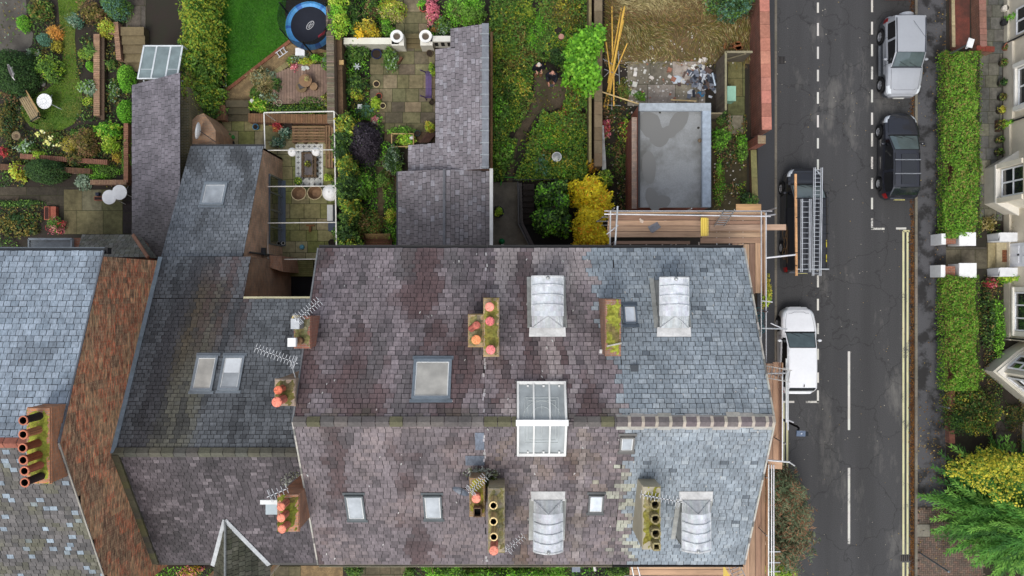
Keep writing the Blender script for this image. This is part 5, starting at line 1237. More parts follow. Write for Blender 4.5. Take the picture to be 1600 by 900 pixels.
# ================= gardens: ground surfaces
LK = 1.48
def Lc(*rgb): return [mul(C(*c), LK) for c in rgb]
PAL = dict(
 mid=Lc((70, 100, 40), (88, 122, 50), (54, 82, 34), (104, 136, 60)), dark=Lc((34, 56, 28), (46, 72, 36), (60, 88, 42), (40, 62, 34)),
 bright=Lc((84, 140, 34), (104, 164, 44), (70, 120, 32), (126, 180, 60)), lime=Lc((128, 160, 44), (156, 180, 60), (104, 140, 40), (176, 190, 80)),
 yel=Lc((150, 144, 46), (172, 160, 54), (126, 126, 42), (186, 174, 80)), gold=Lc((200, 164, 40), (214, 182, 50), (186, 166, 44), (166, 150, 40), (206, 150, 44)),
 ygreen=Lc((150, 150, 30), (176, 162, 30), (128, 134, 30), (190, 160, 34)), purple=Lc((50, 44, 54), (64, 58, 66), (40, 36, 44), (78, 72, 80)), olive=Lc((86, 88, 42), (108, 98, 48), (70, 76, 36), (124, 112, 54)),
 brown=Lc((110, 84, 58), (130, 100, 70), (90, 74, 50), (120, 104, 70)), silver=Lc((120, 140, 118), (146, 164, 142), (96, 120, 96)), pink=Lc((190, 110, 120), (170, 90, 104), (210, 140, 140)),
 red=Lc((150, 50, 60), (180, 76, 70), (120, 40, 50)), orange=Lc((184, 130, 62), (196, 146, 70), (150, 116, 56)), blue=Lc((70, 104, 84), (88, 124, 104), (58, 90, 72)),
 straw=Lc((134, 124, 82), (152, 140, 96), (112, 108, 66), (166, 154, 112)), hedge=Lc((88, 138, 30), (108, 160, 40), (74, 120, 30), (124, 172, 52)),
 mixy=Lc((70, 104, 36), (92, 128, 42), (118, 136, 44), (142, 146, 48), (58, 92, 34), (80, 116, 40)), conifer=Lc((60, 106, 46), (82, 130, 56), (46, 86, 40), (104, 148, 66)), coralb=Lc((84, 96, 70), (104, 112, 84), (120, 90, 66), (66, 80, 56), (92, 104, 76)))
def PP(*k):
    r = []
    for a in k: r += PAL[a]
    return r
sheet('garden_soil', [GR(-60, -60, 1170, 402)], .0, C(50, 42, 34), 'soil')
sheet('garden_soil', [GR(1476, -100, 1600, 760)], .0, C(50, 42, 34), 'soil')
sheet('garden_soil', [[(-16, -20), (12.3, -20), (12.3, -10), (-16, -10)]], .0, C(50, 42, 34), 'soil')
def poly(pts): return [G(*p) for p in pts]
sheet('driveway', [poly([(-60, -60), (40, -60), (42, 40), (52, 52), (50, 70), (40, 80), (-60, 80)])], .008, C(70, 66, 62), 'tarmac_path')
sheet('lawn', [poly([(86, -60), (150, -60), (135, 0), (120, 20), (117, 60), (120, 100), (127, 140), (130, 160), (127, 178), (115, 194), (98, 203), (72, 206), (48, 198), (34, 182), (33, 165), (45, 148), (70, 142), (88, 128), (97, 108), (99, 78), (94, 40)])], .012, C(80, 120, 30), 'lawn_mossy')
sheet('lawn', [poly([(345, -60), (455, -60), (445, 20), (453, 62), (353, 143), (348, 100)])], .012, C(60, 120, 30), 'lawn')
sheet('gravel_bed', [poly([(354, 145), (454, 66), (515, 80), (522, 104), (470, 104), (430, 120), (428, 160), (356, 163)]), poly([(470, 884), (536, 884), (536, 960), (470, 960)])], .008, C(120, 100, 70), 'gravel')
sheet('soil_path', [poly([(836, 112), (852, 108), (888, 130), (886, 165), (840, 178), (826, 200), (808, 232), (800, 285), (792, 285), (795, 230), (812, 196), (826, 176), (834, 140)])], .014, C(84, 72, 54), 'soil_path')
sheet('tarmac_yard', [poly([(770, 285), (808, 285), (812, 350), (838, 402), (770, 402)])], .01, C(92, 88, 80), 'tarmac_pale')
sheet('tarmac_forecourt', [poly([(1483, -80), (1515, -80), (1515, 74), (1486, 80)])], .01, C(110, 56, 44), 'tarmac_red')
FLAG = (C(118, 110, 84), C(106, 102, 74), C(126, 114, 92), C(102, 94, 78), C(112, 110, 80))
def flags(rects, name='patio', cols=FLAG, z=.02, w_=(.45, .9), h_=(.5, .62), joint=C(52, 54, 30), seed=1):
    rd = random.Random(seed); s = MB(cols[0])
    for (x0, y0, x1, y1) in rects:
        a, b_ = G(x0, y1), G(x1, y0); s.face([(a[0], a[1], z-.006), (b_[0], a[1], z-.006), (b_[0], b_[1], z-.006), (a[0], b_[1], z-.006)], joint)
        y = a[1]
        while y < b_[1]-.02:
            h = min(rd.uniform(*h_), b_[1]-y); x = a[0]-rd.random()*.3
            while x < b_[0]-.02:
                w = rd.uniform(*w_); u0, u1 = max(x, a[0]), min(x+w, b_[0])
                if u1-u0 > .03:
                    q = [(u0+.012, y+.012), (u1-.012, y+.012), (u1-.012, y+h-.012), (u0+.012, y+h-.012)]
                    zz = z+rd.uniform(0, .006)
                    s.face([(u, v, zz) for u, v in q], jit(cols[rd.randrange(len(cols))], .12, rd), 'ground')
                x += w
            y += h
    return s.build(name, kind='structure')
MOSSF = (C(138, 138, 88), C(150, 144, 102), C(126, 130, 78), C(152, 144, 110))
flags([(100, 296, 192, 366)], 'patio', (C(104, 98, 70), C(94, 92, 64), C(110, 104, 82)), w_=(.9, 1.6), h_=(.9, 1.2), seed=2)
flags([(0, 292, 130, 322)], 'patio', (C(66, 60, 50), C(58, 54, 46)), w_=(.9, 1.6), seed=3)
flags([(192, 270, 210, 365)], 'patio', (C(48, 44, 42),), seed=4); flags([(197, -40, 228, 48)], 'garden_path', (C(90, 84, 76), C(80, 76, 70)), w_=(.9, 1.0), h_=(1., 1.4), seed=5)
flags([(336, 189, 412, 228), (412, 196, 524, 412)], 'patio', MOSSF, w_=(.55, .95), h_=(.5, .8), seed=6)
flags([(578, 72, 680, 210), (618, -40, 668, 58)], 'patio', FLAG, w_=(.5, .9), h_=(.5, .7), seed=7)
flags([(586, 240, 622, 388), (600, 205, 680, 222)], 'patio', (C(84, 74, 54), C(76, 66, 50), C(92, 78, 58)), w_=(.5, .9), seed=8)
flags([(980, 96, 1102, 166)], 'concrete_yard', (C(142, 134, 120), C(122, 114, 100), C(154, 146, 134)), w_=(1.1, 1.4), h_=(1.0, 1.2), seed=9)
flags([(1137, 92, 1164, 210)], 'concrete_yard', (C(108, 106, 70), C(134, 130, 110), C(96, 98, 64)), w_=(.8, 1.0), h_=(.9, 1.0), seed=10)
flags([(1537, -60, 1570, 84), (1530, 84, 1566, 345)], 'garden_path', (C(104, 102, 94), C(92, 92, 88), C(112, 110, 96)), w_=(.5, .62), h_=(.6, .62), joint=C(60, 62, 44), seed=11)
flags([(1555, 640, 1640, 760)], 'garden_path', (C(92, 84, 74), C(80, 76, 70)), w_=(.5, .8), seed=12); flags([(1476, 386, 1560, 420)], 'garden_path', (C(96, 90, 76), C(84, 80, 70)), w_=(.6, 1.2), h_=(.9, 1.2), seed=13)
flags([(560, 884, 640, 950), (385, 884, 470, 950)], 'front_path', (C(106, 98, 76), C(96, 90, 72)), seed=14)
flags([(890, 884, 990, 950)], 'front_path', (C(54, 52, 50), C(48, 46, 44)), seed=15); flags([(1480, 800, 1700, 960)], 'side_path', (C(66, 60, 58), C(74, 66, 62)), w_=(.4, .5), h_=(.3, .4), seed=16)
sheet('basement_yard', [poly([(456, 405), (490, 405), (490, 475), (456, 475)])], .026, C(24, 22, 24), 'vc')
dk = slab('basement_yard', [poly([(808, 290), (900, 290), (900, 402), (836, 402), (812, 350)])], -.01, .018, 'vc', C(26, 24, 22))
# ================= walls and edgings (each a thing)
def wall_seg(name, label, p, q, wd, h, ccol, scol=C(134, 94, 76), cl=.225, cap=.06, z0=0., ccap=True, cat='wall', mat='brick', jt=.14):
    a, b_ = Vector(G(*p)), Vector(G(*q)); d = (b_-a); L_ = d.length; d.normalize(); n_ = Vector((-d.y, d.x))
    t = thing(name, label, cat, ((a.x+b_.x)/2, (a.y+b_.y)/2, z0)); s = MB(scol, mat); s.beam((a.x, a.y, z0+h/2), (b_.x, b_.y, z0+h/2), wd, h); s.build('brickwork', t)
    s = MB(ccol); k = 0; N_ = max(1, int(L_/cl))
    for k in range(N_):
        p0 = a+d*(L_*k/N_+.006); p1 = a+d*(L_*(k+1)/N_-.006); s.beam((p0.x, p0.y, z0+h+cap/2), (p1.x, p1.y, z0+h+cap/2), wd+.04, cap+random.uniform(-.008, .008), jit(ccol, jt))
    s.build('coping', t); return t
BRK = C(152, 122, 98)
wall_seg('low_wall', 'low brick wall beside the mown lawn strip in the far left garden', (159, 58), (159, 184), .26, .45, BRK, cl=.1)
wall_seg('timber_edge', 'brown timber edging just right of the low brick wall', (166, 62), (166, 190), .14, .3, C(86, 70, 56), C(74, 60, 48), cl=2., cat='edging', mat='wood')
wall_seg('low_wall', 'short brick wall running down beside the garden steps', (189, 40), (194, 98), .2, .5, C(150, 118, 96), cl=.1)
wall_seg('low_wall', 'tiny brick wall left of the garden steps, below the round shrubs', (175, 54), (190, 55), .2, .4, BRK, cl=.1)
wall_seg('low_wall', 'brick retaining wall across the bottom of the far left garden', (0, 262), (150, 270), .22, .5, C(96, 72, 54), cl=.1)
wall_seg('low_wall', 'brick corner wall below the ground cover near the long slate extension', (150, 287), (206, 287), .2, .5, C(150, 120, 96), cl=.08)
wall_seg('low_wall', 'brick wall standing beside the long slate extension', (205, 196), (205, 287), .18, .5, C(140, 100, 80), cl=.1)
wall_seg('low_wall', 'half hidden brick wall above the clipped dark hedge', (40, 246), (175, 256), .2, .4, C(130, 92, 74), cl=.1)
wall_seg('garden_wall', 'mossy wall between the long slate extension and the climbing hedge', (290, 122), (288, 236), .3, 1.6, C(132, 132, 74), C(120, 92, 72), cl=.3)
wall_seg('garden_wall', 'weathered brick garden wall beside the wooden deck', (529, 30), (531, 205), .32, 1.9, C(118, 108, 92), C(116, 96, 80), cl=.085, jt=.3)
wall_seg('fence', 'weathered timber fence behind the brick wall beside the deck', (538, 52), (541, 190), .2, 1.2, C(110, 88, 66), C(100, 80, 60), cl=1.8, cat='fence', mat='wood', jt=.08)
wall_seg('low_wall', 'brick retaining wall across the patio under the plants', (336, 180), (358, 180), .7, .5, C(126, 92, 66), cl=.12)
wall_seg('low_wall', 'brick retaining wall running behind the pallet sofa', (394, 188), (520, 190), .4, .55, C(122, 92, 66), cl=.12)
wall_seg('brick_edging', 'diagonal brick edging between bright lawn and gravel', (352, 144), (455, 64), .12, .08, C(130, 84, 62), cl=.2, cap=.04, cat='edging')
wall_seg('rockery_edge', 'row of pale stones along the left side of the deck', (430, 116), (462, 94), .2, .12, C(142, 132, 92), cl=.22, cap=.08, cat='edging')
wall_seg('garden_wall', 'long brick wall dividing overgrown garden from the dry grass plot', (929, -40), (929, 268), .34, 1.7, C(120, 104, 82), C(112, 88, 70), cl=.6, jt=.2)
wall_seg('fence_rail', 'pale timber rail running beside the long dividing wall', (917, -10), (917, 262), .09, 1.6, C(142, 130, 92), C(110, 100, 74), cl=2.4, cat='fence', mat='wood')
wall_seg('timber_edge', 'timber kickboard along the right eave of the slate extension', (769, 62), (769, 270), .07, 1.2, C(130, 100, 70), C(110, 84, 60), cl=2.2, cat='edging', mat='wood')
tW = wall_seg('boundary_wall', 'red brick street wall with terracotta coping', (1175, -60), (1180, 214), .42, 1.75, C(172, 116, 100), C(122, 68, 56), cl=.62, jt=.2, cap=.09)
s = MB(C(130, 112, 92)); c = P(1190, 218, 1.9); s.box(c.x-.18, c.y-.2, 0, c.x+.2, c.y+.2, 1.9, C(140, 70, 54), 'brick', top=C(140, 124, 96)); s.build('end_pier', tW)
wall_seg('low_wall', 'mossy stone kerb wall below the end of the red brick street wall', (1174, 236), (1177, 322), .25, .3, C(126, 122, 80), cl=1.0)
wall_seg('low_wall', 'front garden wall of red brick under the clipped hedge', (1479, 426), (1479, 690), .24, .45, C(128, 84, 70), C(120, 74, 60), cl=.22)
wall_seg('low_wall', 'front garden wall of red brick below the upper hedge', (1478, 96), (1478, 366), .24, .45, C(112, 74, 64), C(110, 70, 58), cl=.22)
wall_seg('low_wall', 'brick wall right of the red tarmac forecourt', (1520, -60), (1523, 80), .3, .7, C(142, 104, 92), cl=.3)
wall_seg('stone_edge', 'cream stone edge left of the red tarmac forecourt', (1484, -60), (1486, 76), .12, .2, C(166, 152, 120), cl=.5, cat='edging')
wall_seg('low_wall', 'short brick wall at the bottom of the forecourt', (1512, 82), (1540, 84), .22, .7, C(126, 62, 50), cl=.22)
wall_seg('basement_wall', 'angled dark wall edging the tarmac yard', (812, 288), (814, 350), .16, .5, C(86, 82, 80), C(50, 48, 46), cl=1.2); wall_seg('basement_wall', 'diagonal end of the dark wall by the tarmac yard', (814, 350), (840, 402), .16, .5, C(86, 82, 80), C(50, 48, 46), cl=1.2)
# railing round the basement area
t = thing('railing', 'thin black metal railing along the sunken basement area', 'railing', (*G(812, 330), 0))
def rail_part(nm, pts, r=.018, c=C(70, 72, 74)):
    s = MB(c, 'metal'); s.path(pts, r, 5); s.build(nm, t)
rail_part('top_rail', [P(809, 284, 1.1), P(810, 350, 1.1), P(834, 398, 1.1)], .022, C(96, 98, 100)); rail_part('top_rail', [P(795, 281, 1.1), P(872, 280, 1.1)], .016)
rail_part('low_rail', [P(811, 290, .6), P(813, 350, .6), P(836, 398, .6)])
s = MB(C(60, 62, 64), 'metal')
for k in range(14): p = P(809+k*.1, 284+k*5, 0); s.tube((p.x+.2, p.y, .5), (p.x+.2, p.y, 1.1), .008, 4)
s.build('bars', t)
# stone steps
def steps(label, x0, y0, x1, y1, n_, up=1, rise=.15, col=C(110, 104, 82), cat='steps'):
    a, b_ = G(x0, y1), G(x1, y0); s = MB(col)
    t = thing('steps', label, cat, ((a[0]+b_[0])/2, (a[1]+b_[1])/2, 0))
    for k in range(n_):
        h = (k+1)*rise if up > 0 else (n_-k)*rise; ya, yb = a[1]+(b_[1]-a[1])*k/n_, a[1]+(b_[1]-a[1])*(k+1)/n_
        s = MB(jit(col, .1)); s.box(a[0], ya+.004, 0, b_[0], yb-.004, h-.03, mul(col, .6)); s.box(a[0]-.01, ya-.02, h-.03, b_[0]+.01, yb-.006, h, jit(col, .1)); s.build('step', t)
steps('broad stone steps descending beside the small greenhouse', 198, 48, 233, 112, 5, 1, .12, C(112, 100, 74))
steps('two mossy stone steps between brick walls on the patio', 358, 160, 393, 190, 3, 1, .16, C(82, 76, 58)); steps('stone steps between the two white planters', 622, 56, 664, 76, 3, 1, .12, C(104, 94, 66))
steps('weathered timber stair beside the green shrub in the sunken area', 817, 290, 834, 350, 7, 1, .1, C(42, 36, 32))
# ================= planting
L_all = []
def shrub(px, py, r, h, pal, size, label, cat='shrub', n=None, ry=None, group=None, z=0., rough=.3, up=.5, aspect=.55, name=None, nm=.6, dens=1., fill=.4):
    c = P(px, py, h*.5+z); rx = r*(40-h*.6-z)/FPX; ry_ = (ry or r)*(40-h*.6-z)/FPX
    n = n or int(dens*(3.6*rx*ry_*PI+2.*h*(rx+ry_))/(size*size*aspect)*1.0)+40
    L = Leaves()
    if rough < .25 or r < 7: dome(L, (c.x, c.y, z+h*.12), rx, ry_, h*.88, n, pal, size, up=up, rough=rough, aspect=aspect, nm=nm, fill=fill)
    else:
        dome(L, (c.x, c.y, z+h*.1), rx*.86, ry_*.86, h*.8, int(n*.6), pal, size, up=up, rough=rough*1.3, aspect=aspect, nm=nm, fill=fill)
        for k_ in range(5):
            a_ = random.uniform(0, 2*PI); f_ = random.uniform(.35, .6); sz_ = random.uniform(.75, 1.3); p2 = [mul(random.choice(pal), random.uniform(.8, 1.2)) for _ in range(3)]
            dome(L, (c.x+rx*.62*math.cos(a_), c.y+ry_*.62*math.sin(a_), z+h*random.uniform(.05, .3)), rx*f_, ry_*f_, h*random.uniform(.45, .75), int(n*.11), p2, size*sz_, up=up, rough=.5, aspect=aspect*random.uniform(.6, 1.1), nm=nm, fill=.6)
        m_ = max(8, n//50); d_ = RNG.normal(size=(m_, 3)); d_[:, 2] = np.abs(d_[:, 2])*.6; d_ /= np.linalg.norm(d_, axis=1, keepdims=True)
        L.add(np.array([c.x, c.y, z+h*.3])+d_*np.array([rx, ry_, h*.7])*.9, RNG.normal(size=(m_, 3)), size*3.2, pal_cols(d_, Lc((96, 80, 60), (124, 104, 76)), 3), .07, d_+.01)
    return L.build(name or 'shrub', label=label, cat=cat, group=group)
def spiky(px, py, r, h, pal, label, n=260, wdt=.05, name='plant', cat='plant', z=0., lean=.6, Lr=None):
    c = P(px, py, h*.4+z); R = r*39/FPX; a = RNG.random(n)*2*PI; rr = R*(.35+.65*RNG.random(n)); d = np.stack([np.cos(a), np.sin(a), np.zeros(n)], 1)
    p = np.array([c.x, c.y, z])+d*rr[:, None]*.55+np.array([0, 0, 1])*(h*(.35+.6*RNG.random(n)))[:, None]
    tg = d*lean+np.array([0, 0, .5])+RNG.normal(size=(n, 3))*.2; nr = np.array([[0, 0, 1.]])+d*.3+RNG.normal(size=(n, 3))*.3
    L = Lr or Leaves(); L.add(p, nr, rr*1.1, pal_cols(p, pal, int(px)), wdt/R*1.2, tg)
    if Lr is None: return L.build(name, label=label, cat=cat)
random.seed(77)
# far left garden
S = shrub
S(18, 112, 36, 2.1, PAL['dark'], .075, 'big clipped dark green bush with a cat lying on it', n=11000, rough=.1, up=.4)
S(36, 36, 9, .7, PP('bright'), .06, 'small bright green cushion at the edge of the dark drive', ry=13, rough=.12); S(70, 62, 13, .7, PP('blue'), .06, 'blue green dome shrub under the orange plant', ry=10, rough=.12)
S(76, 108, 20, 1.2, PP('mid', 'lime'), .09, 'leafy round green shrub beside the clipped dark bush', ry=22); S(84, 50, 13, .6, PP('orange'), .12, 'orange leaved plant between the drive and the lawn', cat='plant', name='plant', aspect=.25, dens=.7)
S(62, 15, 20, .9, PP('olive', 'mid'), .1, 'feathery olive shrub at the top left by the drive', ry=16); S(52, 82, 9, .6, PP('silver', 'mid'), .08, 'grey green plant touching the clipped dark bush'); S(88, 72, 10, .5, PP('olive', 'yel'), .08, 'yellowish low plant below the orange one', cat='plant', name='plant')
S(118, 32, 11, .9, PP('silver', 'blue'), .09, 'silvery blue shrub right of the lawn strip'); S(141, 18, 19, 1.1, PP('brown', 'olive'), .1, 'brownish bush by the lawn at the top'); S(180, 10, 20, 1.5, PP('blue', 'mid'), .08, 'rounded blue green bush near the top of the steps', rough=.15)
S(168, 44, 14, 1.0, PP('lime', 'yel'), .08, 'yellow green bush left of the short brick wall'); spiky(145, 80, 14, .7, PP('blue', 'mid'), 'dark strappy plant beside the low brick wall', 160)
S(130, 85, 12, .3, PP('mid', 'lime'), .06, 'mossy mat plant at the right edge of the lawn', cat='plant', name='plant', ry=11); S(141, 103, 8, .5, PP('bright'), .05, 'small bright green dome beside the low brick wall', rough=.08); S(141, 138, 16, .9, PP('mid', 'silver'), .11, 'leafy green plant halfway along the low brick wall', ry=14, aspect=.6)
S(137, 158, 10, .4, PP('lime'), .08, 'loose pale plant below the leafy plant', dens=.5); S(196, 122, 13, .9, PP('bright'), .06, 'upper clipped bright green mound by the slate extension', ry=22, rough=.1); S(196, 174, 13, .9, PP('bright'), .06, 'lower clipped bright green mound by the slate extension', ry=20, rough=.1)
S(172, 100, 8, .5, PP('mid'), .09, 'small plant right of the timber edging', dens=.7); S(176, 140, 8, .4, PP('mid', 'silver'), .09, 'pale speckled plant between timber edging and bright mounds', ry=20, dens=.6)
S(166, 205, 20, 1.0, PP('lime', 'bright'), .1, 'lime green shrub below the low brick wall', ry=17); S(172, 225, 14, .9, PP('lime'), .1, 'second lime green shrub under the first one'); S(134, 222, 21, 1.3, PP('olive', 'brown', 'olive'), .09, 'olive brown mound shrub in the left garden', ry=24)
S(115, 207, 6, .3, PP('mid'), .05, 'tiny round green plant below the lawn tip'); S(105, 226, 13, .7, PP('yel', 'straw'), .12, 'straw coloured tuft left of the olive mound', aspect=.2, dens=.6); S(80, 216, 20, .5, PP('mid', 'olive'), .1, 'low flowering plant with pale yellow roses', ry=12, dens=.6)
S(40, 230, 15, .8, PP('mid', 'silver'), .12, 'pale green leafy bush near the bird bath', ry=12, dens=.7); S(60, 244, 10, .6, PP('lime'), .1, 'small lime plant below the bird bath')
S(69, 266, 32, 1.5, PAL['dark'], .07, 'clipped dark green hedge mound by the retaining wall', ry=20, n=6500, rough=.1); S(26, 268, 14, 1.0, PP('lime', 'yel'), .11, 'yellow green leafy bush left of the dark hedge mound', ry=15)
S(114, 248, 16, .8, PP('olive', 'dark'), .1, 'dark straggly bush under the olive mound', ry=12); S(150, 268, 34, .35, PP('bright', 'mid'), .06, 'ground cover plant along the corner wall', ry=14, rough=.2); S(198, 240, 9, .5, PP('bright', 'mid'), .06, 'strip of bright ground cover beside the slate extension', ry=34)
S(130, 282, 14, .6, PP('silver'), .09, 'silver leaved plant spilling over the corner wall'); S(184, 246, 9, .6, PP('orange', 'yel'), .12, 'small orange tuft near the slate extension', aspect=.2, dens=.6); S(22, 318, 46, .4, PP('mid', 'dark'), .09, 'low green growth along the lower terrace', ry=6)
S(4, 236, 8, .6, PP('red'), .1, 'red leaved plant cut by the left edge', dens=.6); S(28, 352, 40, .5, PP('dark', 'olive'), .12, 'shadowy ferns in the sunken corner on the left', ry=22, dens=.5); S(86, 352, 13, .9, PP('red', 'pink', 'mid'), .13, 'red leaved plant beside the terracotta troughs', aspect=.3)
S(8, 190, 16, .7, PP('dark', 'olive'), .1, 'dark shrub at the left edge below the bench', ry=34, dens=.6)
S(16, 150, 14, .8, PP('dark', 'brown'), .1, 'brown tipped shrub under the clipped bush', ry=12, dens=.6)
L = Leaves(); n_ = 2600; q = np.stack([RNG.uniform(P(0, 0).x, P(206, 0).x, n_), RNG.uniform(P(0, 292).y, P(0, 0).y, n_), np.full(n_, .03)], 1); q = q[(vn(q, 1.2, 9) > .5)]
L.add(q, np.array([[0, 0, 1.]])+RNG.normal(size=(len(q), 3))*.4, .09, pal_cols(q, PP('mid', 'olive', 'brown', 'silver'), 8), .5); L.build('weeds', label='scattered low leaves over the flower beds', cat='weeds', kind='stuff')
fl = Leaves(); 
for (px, py) in ((58, 211), (72, 222), (78, 216), (90, 226), (76, 224), (66, 205)): c = P(px, py, .6); k = RNG.normal(size=(14, 3))*.05+np.array(c); fl.add(k, np.array([[0, 0, 1.]])+RNG.normal(size=(14, 3))*.5, .09, pal_cols(k, Lc((226, 226, 130), (236, 236, 170)), 2), .9)
fl.build('rose_blooms', label='pale yellow rose blooms near the bird bath', cat='flowers', kind='stuff')
for lb, x0, y0, x1, y1, pts_, pl2, n_ in (('short mossy grass of the curved lawn', 30, -5, 140, 208, [(86, -60), (150, -60), (135, 0), (120, 20), (117, 60), (120, 100), (127, 140), (130, 160), (127, 178), (115, 194), (98, 203), (72, 206), (48, 198), (34, 182), (33, 165), (45, 148), (70, 142), (88, 128), (97, 108), (99, 78), (94, 40)], Lc((72, 100, 26), (88, 114, 34), (60, 90, 24), (104, 112, 48)), 16000), ('bright short grass of the triangular lawn', 345, -5, 456, 143, [(345, -60), (455, -60), (445, 20), (453, 62), (353, 143), (348, 100)], Lc((42, 88, 16), (54, 106, 20), (46, 96, 18), (66, 116, 30)), 22000)):
    q = np.stack([RNG.uniform(x0, x1, n_), RNG.uniform(y0, y1, n_)], 1); ins = np.zeros(n_, bool)
    for (ax, ay), (bx, by) in zip(pts_, pts_[1:]+pts_[:1]): ins ^= ((ay > q[:, 1]) != (by > q[:, 1])) & (q[:, 0] < (bx-ax)*(q[:, 1]-ay)/(by-ay+1e-9)+ax)
    q = q[ins]; p = np.stack([(q[:, 0]-800)*40/FPX, (450-q[:, 1])*40/FPX, np.full(len(q), .03)], 1); g2 = Leaves(); g2.add(p, np.array([[0, 0, 1.]])+RNG.normal(size=(len(p), 3))*.5, .09, pal_cols(p, pl2, 6, .9, .18, .8), .3); g2.build('grass', label=lb, cat='grass', kind='stuff')
# hedge between left garden and lawn
L = Leaves()
for k in range(13): c = P(314+3*math.sin(k*1.7), -20+k*14.5, 1.); dome(L, (c.x, c.y, .4), .95, .75, 1.5+.25*math.sin(k*2.3), 1700, PP('mixy') if k < 9 else PP('mid', 'mixy'), .11, rough=.35)
L.build('hedge', label='tall loose yellow green hedge left of the bright lawn', cat='hedge')
S(322, 172, 30, 1.3, PP('dark', 'mid'), .1, 'dark bush below the loose yellow green hedge', ry=20); S(298, 150, 9, 1.6, PP('mid', 'lime', 'olive'), .09, 'ivy hugging the wall beside the long slate extension', ry=34, z=1.4); S(336, 205, 10, .5, PP('mid'), .08, 'small plant beside the brick pier with the dish')
L = Leaves(); n_ = 500; q = np.stack([RNG.uniform(P(332, 0).x, P(346, 0).x, n_), RNG.uniform(P(0, 140).y, P(0, -10).y, n_), RNG.uniform(.02, .25, n_)], 1); L.add(q, np.array([[0, 0, 1.]])+RNG.normal(size=(n_, 3))*.5, .1, pal_cols(q, PP('brown', 'dark', 'red'), 8), .5); L.build('bed_plants', label='brown straggly bed between hedge and bright lawn', cat='plants', kind='stuff')
S(412, 124, 22, 1.1, PP('silver', 'straw', 'olive'), .14, 'wispy grey green lavender bush by the gravel', ry=19, aspect=.18); S(432, 132, 10, .8, PP('dark', 'mid'), .09, 'dark leafy shrub at the corner of the deck'); S(398, 146, 10, .4, PP('mid'), .1, 'small hosta in the gravel bed'); S(420, 152, 16, .7, PP('silver', 'olive'), .09, 'faded purple sage at the foot of the deck', ry=9)
S(460, 172, 62, .7, PP('mid', 'dark', 'mixy'), .09, 'mixed border growing along the low wall above the patio', ry=9, dens=.8); S(484, 158, 36, .5, PP('mid', 'dark'), .08, 'grassy planting creeping over the bottom of the deck', ry=7, dens=.7); S(405, 165, 18, .8, PP('lime', 'bright'), .11, 'fresh green plant beside the mossy steps', ry=10)
S(480, 97, 12, .6, PP('lime', 'yel'), .08, 'yellow green plant above the deck', ry=7); S(462, 106, 8, .5, PP('pink', 'red'), .09, 'pink flowering plant on the deck edge'); S(494, 91, 10, .5, PP('bright'), .08, 'fresh green plant under the trampoline rim', ry=6); S(512, 97, 11, 1.0, PP('silver', 'mid'), .09, 'grey green bush in the corner by the brick wall', ry=13)
S(454, 96, 8, .4, PP('lime', 'mid'), .07, 'small lime plant among the pale stones'); S(514, 155, 12, .9, PP('lime', 'olive'), .1, 'yellowish climber at the deck corner by the brick wall')
L = Leaves()
for k in range(9): c = P(528+4*math.sin(k*2.), -18+k*13, 1.9); dome(L, (c.x, c.y, 1.5), .42, .4, .9, 420, PP('bright', 'lime'), .1, rough=.3) if k < 6 else None
L.build('climber', label='bright green climber on the brick wall right of the trampoline', cat='climber')
L = Leaves()
for k in range(16): c = P(538+5*math.sin(k*1.3)+(4 if k > 6 else 0), 190+k*13, 1.6); dome(L, (c.x, c.y, .7), .5+.12*math.sin(k), .5, 1.7, 1100, PP('lime', 'mid', 'yel') if k % 5 < 2 else PP('mid', 'dark'), .1, rough=.4)
L.build('ivy_hedge', label='variegated ivy hedge between patio and purple bush', cat='hedge')
# garden B
S(564, 222, 30, 1.7, PAL['purple'], .085, 'round dark purple bush', ry=33, n=9000, rough=.2)
S(548, 30, 22, 1.4, PP('dark', 'mid'), .1, 'dark bush beside the bright climber at the top', ry=30); S(612, 14, 22, 1.2, PP('yel', 'lime', 'straw'), .12, 'pale yellow variegated bush near the top path', ry=18, aspect=.35); S(572, 48, 20, 1.5, PP('gold', 'yel'), .09, 'golden yellow shrub leaning over the white wall', ry=16); S(604, 44, 12, .9, PP('bright', 'mid'), .08, 'green shrub tucked behind the white planter', ry=13)
S(578, 16, 14, .9, PP('dark', 'mid', 'brown'), .1, 'dark stems between the yellow bush and the climber', ry=20); S(676, 16, 11, .9, PP('pink'), .09, 'pink hydrangea beside the top path', ry=22, aspect=.9); S(660, 6, 7, .7, PP('bright'), .09, 'green plant in the terracotta ring pot'); S(690, 40, 14, .8, PP('silver', 'mid'), .1, 'silver green plant behind the right white planter', ry=14)
S(725, 14, 34, 1.8, PP('bright', 'mid'), .1, 'dense fresh green bush above the slate extension', ry=22, n=6000); S(682, 44, 8, .5, PP('orange', 'brown'), .08, 'small rusty plant below the hydrangea')
S(556, 84, 22, 1.0, PP('mid', 'dark'), .12, 'large leafy plant left of the blue pot', ry=16); S(610, 90, 13, 1.1, PP('mid', 'silver'), .1, 'potted plant leaning over the broken pot', ry=20); S(556, 132, 20, .9, PP('mid', 'dark'), .11, 'leafy green plants beside the flagged patio', ry=20); S(556, 146, 9, .8, PP('yel', 'lime'), .09, 'yellow green plant among the leafy plants', ry=11)
S(586, 163, 10, .7, PP('lime'), .09, 'lime green plant in the pale ring pot'); S(572, 172, 16, .7, PP('blue', 'mid'), .1, 'blue green leaves above the purple bush', ry=11); S(586, 187, 7, .4, PP('silver', 'pink'), .06, 'small grey lavender clump'); S(630, 204, 20, .7, PP('bright', 'mid'), .1, 'bright plants behind the timber cold frame', ry=8)
